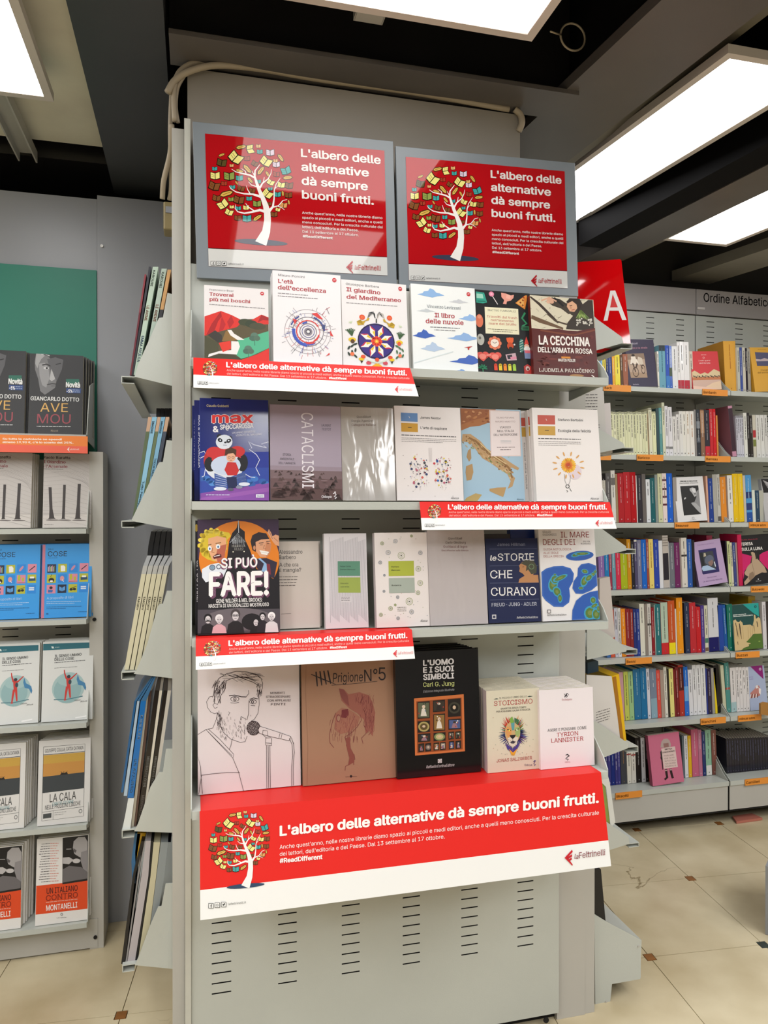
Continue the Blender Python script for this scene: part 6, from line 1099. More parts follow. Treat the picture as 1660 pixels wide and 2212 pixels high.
for i in range(4):
    t, m_ = g2(1336+i*34, 8), g2(1330+i*36, 262); leaf_slab('magazine', [(m_[0], m_[0]+8, m_[1]), (t[0], t[0]+8, t[1])], 2.17, 2.4, ['#17191f'], 'black magazine standing behind the light blue spined books', 'magazine', 'black magazines behind the blue spines')
for i in range(5):
    x = 268.5+i*11.4; leaf_slab('magazine', [(x, x+9.5, 1447), (x+37, x+47, 1240), (x+41, x+51, 1222), (x+50+i*1.2, x+59+i*1.2, 1200), (x+52+i, x+62+i, 1180), (x+58, x+68, 1148)][:6], YL, 2.2, ['#d3cdb0', '#b8b8b4', '#a9adb2', '#15171c', '#101216'], ['outermost of the five cream magazines flopping over at the top in the third left pocket', 'second flopping cream magazine from the outside, third left pocket', 'middle flopping cream magazine of five, third left pocket', 'fourth flopping cream magazine from the outside, third left pocket', 'innermost flopping cream magazine, third left pocket'][i], 'magazine', 'cream magazines bending over in the left rack', m=GLOSS, prints=[('EMORY', .62, .76, '#4a4438', .25, .45)])
def g3(x, y): return (x/3.952, 1360+y/3.952)
for i, (xb0, xb1, yb_, xm0, xm1, xt0, xt1, c_, lab) in enumerate([(1032, 1052, 1390, 1148, 1166, 1296, 1304, '#1f5a8c', 'outermost dark blue glossy comic leaning in the fourth left pocket'), (1056, 1084, 1420, 1172, 1192, 1306, 1318, '#a9bccb', 'silver blue comic in the fourth left pocket'), (1088, 1140, 1436, 1202, 1248, 1320, 1332, '#1268b0', 'bright blue comic with a lettered spine in the fourth left pocket')]):
    b0, b1, m0, m1, t0, t1 = g3(xb0, yb_), g3(xb1, yb_), g3(xm0, 610), g3(xm1, 610), g3(xt0, 402), g3(xt1, 402)
    leaf_slab('comic', [(b0[0], b1[0], b0[1]), (m0[0], m1[0], m0[1]), (t0[0], t1[0], t0[1])], YL-.004*i, 2.2, [c_, '#3a6a94'], lab, 'comic', m=GLOSS, prints=[('UN AZZURRO', .05, .4, '#9ac8ec', .3, .4), ('KINDLER', .6, .85, '#d8ecf8', .3, .4)] if i == 2 else None)
for i, (xb0, xb1, xm0, xm1, xt0, xt1, c_) in enumerate([(1118, 1140, 1252, 1272, 1306, 1326, '#cfc8b8'), (1142, 1160, 1274, 1296, 1328, 1346, '#5a4038'), (1162, 1206, 1322, 1360, 1352, 1378, '#1d1614'), (1208, 1226, 1362, 1386, 1380, 1402, '#d6cfc0'), (1228, 1262, 1396, 1430, 1404, 1436, '#1d1614'), (1264, 1290, 1432, 1462, 1438, 1468, '#c8c2b8')]):
    b0, b1, m0, m1, t0, t1 = g3(xb0, 1700), g3(xb1, 1700), g3(xm0, 520), g3(xm1, 520), g3(xt0, 405), g3(xt1, 405)
    leaf_slab('comic', [(b0[0], b1[0], b0[1]), (m0[0], m1[0], m0[1]), (t0[0], t1[0], t0[1])], YL+.002, 2.22, [c_, '#8a8680' if i % 2 else '#3a3634'], ['cream edged comic right of the blue ones', 'brown edged comic beside the cream edged one', 'first black spined comic with white letters on the left rack', 'cream comic between the two black spined ones', 'second black spined comic with white letters on the left rack', 'greyish comic nearest the panel in the fourth left pocket'][i], 'comic', m=GLOSS, prints=[('MERAVIGLIOSI VICINI', .30, .52, '#e0dcd4', .3, .45), ('MERAVIGLIOSI VICINI', .02, .24, '#d8c8c0', .3, .45)] if i in (2, 4) else None)
leaf_slab('comic', [(*[g3(x, 0)[0] for x in (1046, 1112)], g3(0, 1712)[1]), (*[g3(x, 0)[0] for x in (1096, 1146)], g3(0, 1440)[1])], YL-.008, 2.1, ['#d9dedd'], 'short pale comic sticking out below the blue ones', 'comic')
def g4(x, y): return (x/2.964, 1760+y/2.964)
for i, (xb0, xb1, xm0, xm1, xt0, xt1, yt, c_, lab) in enumerate([(776, 800, 850, 866, 905, 925, 170, '#1e1c1c', 'black spotted thin book at the outside of the lowest left pocket'), (802, 812, 880, 890, 926, 932, 170, '#8a8888', 'grey sliver book in the lowest left pocket'), (814, 862, 905, 950, 934, 966, 168, '#b4aeb2', 'thick pale grey paged book in the lowest left pocket'), (864, 876, 952, 962, 968, 982, 168, '#17181a', 'black divider spine with white dots in the lowest left pocket'), (880, 930, 964, 1000, 984, 1026, 176, '#c6c0a2', 'cream paged book in the lowest left pocket'), (932, 960, 1002, 1052, 1030, 1076, 176, '#8f9698', 'blue grey paged book nearest the panel in the lowest left pocket')]):
    b0, b1, m0, m1, t0, t1 = g4(xb0, 955), g4(xb1, 955), g4(xm0, 395), g4(xm1, 395), g4(xt0, yt), g4(xt1, yt)
    leaf_slab('magazine', [(b0[0], b1[0], b0[1]), (m0[0], m1[0], m0[1]), (t0[0], t1[0], t0[1])], YL, 2.22, [c_, c_], lab, 'magazine')
for i, (pts, c_, lab) in enumerate([([(848, 868, 440), (842, 872, 300), (862, 900, 120)], '#2a6a9a', 'blue and green magazine curling outward in the lowest left pocket'), ([(868, 886, 330), (866, 905, 240), (880, 935, 118)], '#d8a818', 'yellow comic page curling outward in the lowest left pocket'), ([(975, 1095, 175), (972, 1100, 118)], '#1c2048', 'dark blue book row behind the pale paged ones')]):
    leaf_slab('magazine', [(g4(a, 0)[0], g4(b_, 0)[0], g4(0, y)[1]) for a, b_, y in pts], 2.225 if i == 2 else YL+.03, 2.45, [c_]*(len(pts)-1), lab, 'magazine', m=GLOSS)
# right rack: the red letter sign and the volumes turned sideways
P = [at(x, y, 2.02) for x, y in [(1249, 566), (1340, 560), (1343, 562), (1363, 741), (1345, 745), (1300, 762), (1249, 762)]]; o = P[6]
sg = empty('letter_sign', (o[0], 2.02, o[1])); tag(sg, 'glossy red sign with a large white capital letter beside the top of the posters', 'sign')
MB().prism([(p[0]-o[0], p[1]-o[1]) for p in P], 'y', 0, .004, '#d4080f').build('sign_board', attr_mat('glossy_sign', .04, spec=.5), sg)
W = at(1370, 700, 2.02)[0]-o[0]; A = Art([(1249, 560), (1370, 560), (1370, 762), (1249, 762)], W, at(1249, 560, 2.02)[1]-o[1])
z3 = lambda x, y: (1240+x/3.952, 540+y/3.952)
A.poly([z3(*p) for p in [(252, 590), (310, 325), (352, 320), (450, 568), (412, 572), (382, 492), (302, 498), (287, 584)]], '#ece6e6'); A.poly([z3(*p) for p in [(308, 470), (374, 464), (330, 352)]], '#d4080f'); A.build(sg, None, 'sign_letter')
def slabq(name, quad, Y, t, col, label, cat='book', m=None, group=None):
    P = [at(*p, Y) for p in quad]; o = P[-1]
    r = MB().prism([(p[0]-o[0], p[1]-o[1]) for p in P], 'y', 0, t, col).build(name, m or PRINT, None, loc=(o[0], Y, o[1])); tag(r, label, cat, group); return r, o
r, o = slabq('leaflet', [(1253, 862), (1268, 848), (1298, 838), (1305, 846), (1312, 982), (1268, 984), (1253, 990)], 1.975, .012, '#c9c6c1', 'pale printed page standing on the right side rack behind the orange flower book', 'leaflet')
W, H = at(1312, 900, 1.975)[0]-at(1253, 900, 1.975)[0], at(1253, 838, 1.975)[1]-o[1]; A = Art([(1253, 838), (1312, 838), (1312, 990), (1253, 990)], W, H)
for i in range(11): A.micro(1254+(i < 1)*6, 852+i*6.5, 1291, 4, '#5a5654', dy=-2)
for i in range(5): A.micro(1287, 916+i*5.5, 1296, 3, '#6a6664')
A.m.v = [(x+at(1253, 900, 1.975)[0]-o[0], y, z) for x, y, z in A.m.v]; A.build(r, PRINT)
slabq('white_book', [(1297, 872), (1319, 870), (1324, 978), (1312, 984), (1303, 984)], 1.995, .03, '#cfc8c6', 'white book standing behind the printed page on the right rack')
slabq('white_book', [(1296, 1250), (1318, 1246), (1328, 1360), (1330, 1375), (1296, 1395)], 1.965, .02, '#c6bdb8', 'pale blank book standing right of the island book, cut by the shelf bracket')
r, o = slabq('hardback', [(1268, 1458), (1322, 1461), (1342, 1597), (1318, 1612), (1268, 1640)], 1.956, .004, '#d2cecb', 'white backed book with golden yellow spine on the right side rack')
MB().prism([(at(x, y, 1.957)[0]-o[0], at(x, y, 1.957)[1]-o[1]) for x, y in [(1322, 1461), (1338, 1456), (1354, 1600), (1342, 1600)]], 'y', .001, .17, '#dcb010').build('spine', PRINT, r)
MB().prism([(at(x, y, 1.957)[0]-o[0], at(x, y, 1.957)[1]-o[1]) for x, y in [(1324, 1463), (1331, 1461), (1348, 1602), (1341, 1602)]], 'y', -.0005, .001, '#a06a18').build('hinge', PRINT, r)
W, H = at(1344, 1500, 1.956)[0]-at(1268, 1500, 1.956)[0], at(1268, 1458, 1.956)[1]-o[1]; A = Art([(1268, 1458), (1344, 1458), (1344, 1640), (1268, 1640)], W, H)
for i in range(5): A.micro(1288, 1540+i*5.6, 1318-(i == 4)*2, 3.6, '#6a6664', dy=-7)
A.build(r, PRINT)
slabq('hardback', [(1270, 1432), (1288, 1426), (1293, 1428), (1294, 1450), (1270, 1456)], 1.99, .12, '#2c3f4c', 'dark teal book top poking out above the white backed book')
slabq('album', [(1281, 1878), (1299, 1878), (1309, 1990), (1282, 1976)], 1.953, .12, '#1b1a1c', 'black album standing at the bottom of the right side rack')
slabq('olive_book', [(1300, 1688), (1306, 1686), (1321, 1786), (1312, 1790)], 1.955, .1, '#8a9a4c', 'olive green book edge beside the right end of the largest banner')
slabq('bookend', [(1284, 1660), (1312, 1668), (1318, 1690), (1330, 1776), (1320, 1790), (1310, 1700), (1300, 1690), (1284, 1688)], 1.9535, .002, '#d8dad6', 'white metal rim beside the right end of the largest banner', 'bracket')
# ================================================================== alphabetical bookcase on the right
RB = empty('alphabetical_bookcase', (1.4, 3.0, 0)); tag(RB, 'wide grey metal bookcase with orange name tags along the right wall', 'bookcase'); o3 = Vector((1.4, 3.0, 0))
def rb(name, m, x0, x1, y0, y1, z0, z1, parent=RB):
    return MB().box(x0-1.4, x1-1.4, y0-3, y1-3, z0, z1).build(name, m, parent)
RZ = [1.993, 1.691, 1.390, 1.093, .792, .500, .203]
for k, (xa, xb) in enumerate(((1.374, 2.3705), (2.3735, 3.37))):
    sx = [xa+.085+.1656*i for i in range(6)]; zs = [.3+.0253*i for i in range(83)]
    X = [xa]+[v for c in sx for v in (c-.022, c+.022)]+[xb]; Z = [.19]+[v for c in zs for v in (c-.0017, c+.0017)]+[2.40]; mb = MB(); nx = len(X)
    mb.v = [(x-1.4, .15, z) for z in Z for x in X]
    for j in range(len(Z)-1):
        for i in range(nx-1):
            if not (i % 2 and j % 2): mb.f.append([j*nx+i, j*nx+i+1, (j+1)*nx+i+1, (j+1)*nx+i]); mb.c.append(None)
    mb.build('back_panel', METAL, RB); rb('slot_backing', DARK, xa, xb, 3.158, 3.164, .19, 2.4)
    rb('header_panel', mat('header_grey', '#a5a1a2', .4), xa, xb-.001, 3.143, 3.16, 2.405, 2.528)
    for i, z in enumerate(RZ):
        xr = xb if i < 6 else xb-.004
        s = rb('shelf', METAL, xa+.001, xr, 2.90, 3.149, z-.004, z); rb('shelf_lip', METAL, xa+.001, xr, 2.90, 2.904, z-.021, z-.004, s)
        m = MB()
        for X_ in (xr-.003, xa+.002): m.prism([(.148, z-.03), (-.095, z-.02), (-.095, z+.004), (-.06, z+.03), (0.03, z+.12), (.148, z+.19)], 'x', X_-1.4-.001, X_-1.4+.001)
        m.build('shelf_bracket', METAL, s)
    rb('base_front', METALD, xa+.002, xb-.006, 2.905, 2.912, .070, .180); rb('base_floor', DARK, xa, xb, 2.91, 3.16, .060, .07)
xs = at(1502, 700, 3.142)[0]
A = Art([(1040, 345), (1660, 400), (1660, 525), (1040, 480)], at(1660, 640, 3.142)[0]-xs, .123)
A.t('Ordine Alfabetico', 1113, 447, 1760, 62, '#4a4748', y1=500, bold=.0, res=3)
A.h = A.h; A.m.v = []; A.m.f = []; A.m.c = []; A.z = .0006
V, Fc, xa_, xb_ = _textmesh('Ordine Alfabetico', .008, False, 3); k = len(A.m.v)
x0, zz0 = at(1521, 653, 3.142); x1 = at(1658, 664, 3.142)[0]; full = (x1-x0)/.985*(1.06)
A.m.v = [(x0-1.4+(v[0]-xa_)/(xb_-xa_)*full, .1425, zz0+.004+v[1]*.058) for v in V]; A.m.f = [list(f) for f in Fc]; A.m.c = ['#454243']*len(Fc); A.build(RB, PRINT, 'header_lettering')
r = rb('price_rail_card', mat('white_card', '#d8d4d2', .5), *sorted((at(1507, 666, 3.14)[0], at(1523, 666, 3.14)[0])), 3.138, 3.141, at(1507, 668, 3.14)[1], at(1507, 663, 3.14)[1])
# orange name tags
TAGS = [(1305, 1364, 0, 'Bach', 846), (1519, 1573, 0, 'Bambarén', 851), (1296, 1321, 1, '', 990), (1377, 1434, 1, 'Baricco', 991), (1525, 1579, 1, 'Barreau', 993), (1459, 1512, 2, 'Beauvoir', 1134), (1620, 1680, 2, 'ordine per autore', 1134), (1624, 1700, 3, 'Bukowski', 1277), (1353, 1409, 4, 'Benni', 1429), (1591, 1642, 4, 'Buzzati', 1417), (1515, 1569, 5, 'Bianchini', 1562), (1596, 1646, 5, 'ordine per autore', 1557), (1331, 1388, 6, 'Bisotti', 1727), (1611, 1680, 6, 'Camilleri', 1699)]
ORD = ['top', 'second', 'third', 'fourth', 'fifth', 'sixth', 'lowest']
TD = ['leftmost', 'second', 'third']
cnt = {}
for (xl, xr, s_, w_, yy) in TAGS:
    z = RZ[s_]; cnt[s_] = cnt.get(s_, 0)+1; Yt = 2.895; xa, xb = at(xl, yy, Yt)[0], at(xr, yy, Yt)[0]
    r = MB().box(0, xb-xa, 0, .004, -.028, .0, '#e8943a').build('name_tag', PRINT, None, loc=(xa, Yt, z+.002))
    tag(r, f'{TD[cnt[s_]-1]} orange name tag on the {ORD[s_]} shelf of the alphabetical bookcase', 'tag')
    if w_:
        V, Fc, a_, b_ = _textmesh(w_, .01, False, 1); full = min((xb-xa)*.92, .0078*len(w_)+.004) if w_[0] != 'o' else .085
        m = MB(); m.v = [(.004+(v[0]-a_)/(b_-a_)*full, -.0005, -.020+v[1]*.0155) for v in V]; m.f = [list(f) for f in Fc]; m.c = ['#7a3a1c']*len(Fc); m.build('tag_print', PRINT, r)
# ---- rows of spines.  zoom crops: (x0, y0, scale); entry: (left, right, top, colour, look)  measured at the foot of each spine
CN = [('#e8c010', 'yellow'), ('#c8202a', 'red'), ('#1248a0', 'blue'), ('#e2e0e4', 'white'), ('#d8d8c0', 'cream'), ('#1c1a1c', 'black'), ('#1c2a50', 'navy'), ('#8a5030', 'brown'), ('#e08a28', 'orange'), ('#0f6a60', 'teal'), ('#8a8a8a', 'grey'), ('#7ab0d0', 'light blue'), ('#a8b410', 'lime'), ('#6a3070', 'purple'), ('#7a1a1e', 'maroon'), ('#b87890', 'pink'), ('#9cc088', 'pale green'), ('#a08a6a', 'tan'), ('#4a4468', 'indigo'), ('#6a8c98', 'slate blue'), ('#e0dcb0', 'pale yellow')]
def cname(h):
    c = [int(h[i:i+2], 16) for i in (1, 3, 5)]
    return min(CN, key=lambda q: sum((int(q[0][1+2*k:3+2*k], 16)-c[k])**2 for k in range(3)))[1]
used = {}
THICK = lambda w_: 'slim' if w_ < .012 else ('thick' if w_ > .024 else 'medium')
def spine(crop, e, s_, idx, prev, Yb, lean=2.4, deep=None):
    x0, y0, sc = crop; xl, xr, yt, col = e[:4]; look = e[4] if len(e) > 4 else {}
    Y = Yb+look.get('dy', 0); z = RZ[s_]; yb_ = proj(2, Y, z)[1]
    pl, pr = x0+xl/sc, x0+xr/sc; Xa, Xb = at(pl, 1100, Y)[0], at(pr, 1100, Y)[0]; w_ = Xb-Xa-.0004
    H = at(pl, y0+yt/sc, Y)[1]-z; L = math.radians(look.get('lean', lean)); H = max(.08, H/math.cos(L)-.0)
    d = deep or look.get('d', .135+.01*((idx*7) % 4)); d = min(d, 3.145-Y)
    r = MB().box(0, .0008, 0, d, 0, H, look.get('side', col)).box(w_-.0008, w_, 0, d, 0, H, look.get('side', col)).box(.0008, w_-.0008, 0, .0008, 0, H, col).build('paperback' if w_ < .024 else 'hardback', GLOSS if look.get('g', idx % 3 == 0) else PRINT, None, loc=(Xa, Y, z+.0005+w_*math.sin(L)))
    r.rotation_euler = (0, -L, 0)
    MB().box(.0008, w_-.0008, .0008, d-.003, .002, H-.003).build('pages', PAGES, r)
    n = cname(col); base = f"{THICK(w_)} {n} book on the {ORD[s_]} alphabetical shelf"
    lab = look.get('lab') or (base + (f', right of a {prev} one' if prev else ', at its left end'))
    grp = look.get('grp')
    if not grp:
        k = used.get(lab, 0); used[lab] = k+1
        if k: lab = base + f', {("second", "third", "fourth", "fifth", "sixth", "seventh", "eighth")[min(k-1, 6)]} {n} one right of a {prev}'
    tag(r, lab, 'book', grp or f'books on the {ORD[s_]} alphabetical shelf')
    # spine lettering: short illegible marks down the spine, bands where the photo has them
    m = MB(); rr2 = random.Random(idx*97+s_*13); lum = sum(int(col[i:i+2], 16) for i in (1, 3, 5))/3
    mixc = lambda h, t, k: '#'+''.join('%02x' % int(int(h[i:i+2], 16)*(1-k)+t*k) for i in (1, 3, 5))
    ink = look.get('ink') or (mixc(col, 40, .62) if lum > 150 else mixc(col, 225, .6))
    def q(u0, u1, v0, v1, c_, zz=.0003):
        k = len(m.v); m.v += [(u0*w_, -zz, v0*H), (u1*w_, -zz, v0*H), (u1*w_, -zz, v1*H), (u0*w_, -zz, v1*H)]; m.f.append([k, k+1, k+2, k+3]); m.c.append(c_)
    for (v0, v1, c_) in look.get('bands', []): q(.02, .98, v0, v1, c_)
    if look.get('stripes'):
        for i in range(4): k = len(m.v); u = i/4; m.v += [(u*w_, -.0004, .955*H), ((u+.12)*w_, -.0004, .955*H), ((u+.25)*w_, -.0004, .995*H), ((u+.13)*w_, -.0004, .995*H)]; m.f.append([k, k+1, k+2, k+3]); m.c.append('#3a3834')
    if not look.get('plain'):
        v = .93; lim = rr2.uniform(.35, .6); hw = min(.0016/w_, .2); u0, u1 = .5-hw, .5+hw
        while v > lim:
            L_ = rr2.uniform(.03, .16); q(u0, u1, v-L_, v, ink, .0005); v -= L_+rr2.uniform(.008, .016)
            if rr2.random() < .12: v -= .05
        q(.5-hw*1.3, .5+hw*1.3, .05, .075, ink, .0005)
    if m.v: m.build('spine_print', PRINT, r)
    return n
def row(s_, Yb, parts, lean=2.4):
    idx = 0; prev = None
    for crop, es in parts:
        for e in es:
            if callable(e): e(); continue
            prev = spine(crop, e, s_, idx, prev, Yb, lean) or prev; idx += 1
def face(crop, quad, s_, Y, t, label, cover, draw=None, spine_c=None, lean=6, yaw=0, m=None, roll=2.4, kind='paperback'):
    b = book(kind, Z2((crop[0], crop[1]), crop[2])(*quad), Y, RZ[s_], t, label, cover=cover, spine=spine_c, lean=lean, yaw=yaw, m=m, group=None)
    b[0].rotation_euler = (b[0].rotation_euler[0], math.radians(-roll), b[0].rotation_euler[2])
    if draw: A = Art(quad, b[1], b[2]); draw(A); A.build(b[0])
    return b
a0, b0 = (1240, 720, 7.905), (1440, 720, 7.545); a1, b1 = (1290, 860, 8.737), (1470, 860, 8.737); a2, b2_ = (1290, 1000, 8.737), (1470, 1000, 8.737); a3, b3 = (1290, 1140, 8.737), (1470, 1140, 8.737); a4, b4_ = (1290, 1280, 8.737), (1470, 1280, 8.737); a5, b5 = (1260, 1410, 7.905), (1450, 1410, 7.905); a6, b6 = (1280, 1560, 8.3), (1460, 1560, 8.3)
YR = 2.935
def cyc(A):
    A.poly([(980, 325), (1245, 325), (1275, 750), (1000, 745)], '#b49c88'); A.poly([(980, 325), (1245, 325), (1255, 420), (985, 420)], '#8a7462'); A.poly([(995, 640), (1268, 660), (1275, 750), (1000, 745)], '#a48a72')
    A.ring(1090, 640, 50, 9, '#4a382e', 22, ry=92); A.ring(1215, 595, 34, 8, '#4a382e', 20, ry=84); A.ell(1080, 350, 26, 20, '#33261f'); A.poly([(1045, 370), (1110, 370), (1125, 460), (1095, 520), (1040, 470)], '#e2d6c8'); A.poly([(1150, 375), (1210, 400), (1225, 500), (1170, 520), (1140, 450)], '#cdbfae'); A.line([(1050, 420), (1030, 500)], 22, '#e6dccf'); A.line([(1120, 420), (1150, 510)], 20, '#e6dccf'); A.line([(1060, 480), (1075, 560), (1090, 640)], 20, '#5a463a'); A.line([(1130, 490), (1100, 570)], 22, '#4a382e'); A.line([(1015, 505), (1150, 500)], 7, '#33261f'); A.line([(1180, 510), (1210, 590)], 14, '#5a463a')
    A.t('Paolo Bulzoli', 1000, 182, 1168, 26, '#c8c0d0', serif=True); A.t("L'amore e la strada", 1002, 250, 1306, 26, '#c890a0', serif=True); A.t('Sellerio', 1015, 886, 1118, 22, '#c8c0d0', serif=True)
row(0, YR, [(a0, [(400, 435, 390, '#e8b020'), (436, 500, 400, '#7fb2e0'), (505, 560, 375, '#e8d24a'), (565, 598, 400, '#1a2550'), (600, 665, 395, '#22387c'), (668, 712, 390, '#e8a62a'), (715, 800, 372, '#e6d42c'), (805, 850, 380, '#5a3c22'), (852, 935, 360, '#9a5c42')])])
face(a0, [(985, 100), (1400, 122), (1440, 932), (945, 915)], 0, 2.932, .03, 'dark plum paperback with a sepia photo of a racing cyclist, face out', '#393349', cyc)
row(0, YR, [(a0, [(1440, 1468, 312, '#d6d2c6'), (1470, 1580, 212, '#6aa0b2', {'bands': [(.87, 1, '#2a343c')], 'ink': '#2a5a70'}), (1584, 1650, 212, '#2b50b4', {'bands': [(0, .3, '#3a7ac0')]})]), (b0, [(58, 105, 212, '#3a62b8', {'bands': [(.3, .5, '#4a5a48')]}), (108, 194, 218, '#e2e2e4', {'d': .14}), (196, 240, 150, '#e6e4e4', {'bands': [(0, .2, '#b8283a')]}), (242, 298, 145, '#e6e4e4', {'bands': [(0, .2, '#b8283a')]}), (300, 388, 150, '#e8e6e6', {'bands': [(0, .2, '#b8283a')]}), (392, 446, 300, '#cfc6b8', {'dy': .0})])])
def redm(A):
    A.poly([(428, 632), (470, 608), (560, 668), (630, 640), (680, 665), (775, 588), (878, 635), (882, 715), (432, 725)], '#d8c39a'); A.poly([(430, 720), (884, 712), (888, 770), (436, 772)], '#c07a50'); A.poly([(436, 772), (888, 768), (905, 940), (445, 935)], '#d0b0a0'); A.poly([(620, 905), (760, 820), (890, 790), (905, 940), (700, 930)], '#e6c8a8'); A.poly([(436, 865), (600, 885), (720, 905), (905, 940), (445, 935)], '#e8c4b0')
    for i in range(26): A.ell(450+i*16.5+(i % 3)*4, 700+(i*7) % 28, 8, 12, '#3a3028', 8, up=False)
    A.micro(575, 350, 655, 16, '#f0d8d4'); A.ring(615, 400, 15, 4, '#f0d8d4', 10); A.t('I vetri quarzi', 535, 455, 716, 20, '#f4e4e0', serif=True); A.t("dell'Amiata", 545, 496, 718, 20, '#f4e4e0', serif=True)
row(0, 2.955, [(b0, [(965, 1165, 145, '#e0a63c', {'side': '#b8801c', 'lean': 3.6, 'd': .18, 'ink': '#b06a20', 'g': False, 'lab': 'very thick leaning amber yellow volume behind the red mountain paperback'})])])
face(b0, [(395, 295), (830, 300), (908, 940), (445, 935)], 0, 2.925, .012, 'red paperback with beige mountains and a tiny caravan, face out on the top alphabetical shelf', '#cf3f45', redm, roll=3)
row(0, 2.945, [(b0, [(1168, 1212, 235, '#c8c8bc'), (1215, 1254, 235, '#3d519c'), (1257, 1304, 235, '#cfcabc'), (1307, 1334, 245, '#2a2430'), (1337, 1385, 250, '#a8a49a')])])
def yel(A): A.poly([(1465, 312), (1700, 320), (1720, 555), (1495, 548)], '#5a5a78'); A.poly([(1475, 430), (1560, 440), (1620, 415), (1700, 440), (1715, 470), (1480, 470)], '#c8b8bc'); A.t("I luoghi", 1550, 634, 1680, 26, '#7a5a20', serif=True); A.t("dell'anima mia", 1500, 676, 1740, 26, '#7a5a20', serif=True); A.micro(1515, 262, 1660, 14, '#a87820')
face(b0, [(1380, 232), (1700, 225), (1760, 985), (1450, 972)], 0, 2.925, .045, 'thick amber yellow book with a stormy picture, cut by the right edge of the frame', '#e2ab42', yel, spine_c='#c08a20', roll=3.4)
# shelf 2
cr = {'stripes': 1, 'g': False, 'lab': 'cream striped-top paperback in the uniform cream run on the second alphabetical shelf', 'grp': 'uniform cream paperbacks on the second alphabetical shelf'}
row(1, YR, [(a1, [(212, 276, 98, '#d9d2d0', {'bands': [(.72, .8, '#8a6468')]})]+[(280+i*53.5, 331+i*53.5, 262+(i % 3)*6, ['#dfe0b8', '#e2e2bf', '#dadbb4'][i % 3], cr) for i in range(13)]+[(980, 988, 300, '#c8a888'), (1000, 1062, 195, '#e4e2c8', {'stripes': 1}), (1068, 1135, 262, '#e0e2b6', {'stripes': 1}), (1142, 1196, 200, '#2f4a50', {'plain': 1}), (1198, 1250, 190, '#639c9c'), (1256, 1306, 90, '#d6d8bc', {'d': .2}), (1310, 1366, 155, '#dfdde2', {'bands': [(.14, .19, '#8a8a8a')]}), (1370, 1442, 172, '#e2e0e4', {'bands': [(.14, .19, '#7a7a7a')]}), (1446, 1516, 352, '#dcdad6'), (1520, 1572, 312, '#dfdcda'), (1576, 1640, 250, '#e2e0dc')]),
 (b1, [(66, 128, 252, '#e2dfd6'), (130, 196, 252, '#e4e0d8', {'ink': '#a88a60'}), (200, 282, 252, '#e6e2dc', {'ink': '#b07a50'}), (286, 322, 222, '#8d8884', {'plain': 1}), (326, 396, 225, '#2a2e36', {'bands': [(.6, .75, '#7a8088'), (.3, .4, '#5a606a')]}), (402, 476, 225, '#8c6a54', {'bands': [(.5, .98, '#b08868')]}), (480, 572, 232, '#2c2832', {'bands': [(.02, .22, '#c42838')]}), (576, 636, 208, '#c4202a'), (640, 694, 208, '#d01f2a'), (702, 730, 330, '#d8893a', {'plain': 1})])])
row(1, 2.925, [(b1, [(988, 1070, 165, '#c48ca4', {'side': '#8a5a66', 'lean': 6.5, 'd': .19, 'bands': [(.1, .95, '#3a2430')], 'plain': 1, 'g': False, 'lab': 'mauve slip-cased volume leaning left on the second alphabetical shelf'})])])
wr = {'stripes': 1, 'g': False, 'lab': 'pale grey striped-top paperback right of the leaning mauve volume', 'grp': 'pale grey paperbacks by the mauve volume'}
row(1, YR, [(b1, [(1076+i*35, 1109+i*35, 340, '#c9c9d4', wr) for i in range(4)]+[(1222, 1284, 285, '#e0e0d8'), (1288, 1332, 282, '#26211f'), (1336, 1384, 335, '#2e2a28'), (1390, 1448, 322, '#cbc6b6', {'bands': [(.47, .64, '#b02c34'), (.26, .42, '#7a8240')], 'plain': 1}), (1452, 1532, 325, '#dad9d4'), (1536, 1604, 325, '#dededa'), (1608, 1668, 325, '#d4d3cf')])], lean=2.8)
# shelf 3
row(2, YR, [(a2, [(130, 190, 245, '#1c181a', {'bands': [(.3, .9, '#c8c2b4')]}), (196, 290, 200, '#5a5656'), (294, 372, 150, '#dcd9d3', {'bands': [(.72, .86, '#6a6663')]}), (376, 416, 212, '#a38c6c', {'plain': 1}), (420, 526, 205, '#b0121e'), (530, 652, 185, '#b8101c'), (655, 760, 185, '#b40f1b'), (764, 780, 240, '#e8e4e0', {'plain': 1}), (785, 872, 232, '#29252f'), (876, 946, 215, '#6c6664', {'plain': 1}), (950, 1026, 315, '#dfe2e6'), (1030, 1116, 290, '#0f5c62'), (1120, 1170, 225, '#8a9490', {'plain': 1}), (1174, 1256, 208, '#cfd0a8'), (1260, 1340, 202, '#e6d6d2', {'bands': [(.84, .88, '#5a2a3a'), (.66, .7, '#5a2a3a'), (.5, .54, '#5a2a3a'), (.34, .38, '#5a2a3a')]}), (1345, 1448, 205, '#1260d0'), (1460, 1532, 285, '#9a938e', {'plain': 1})])])
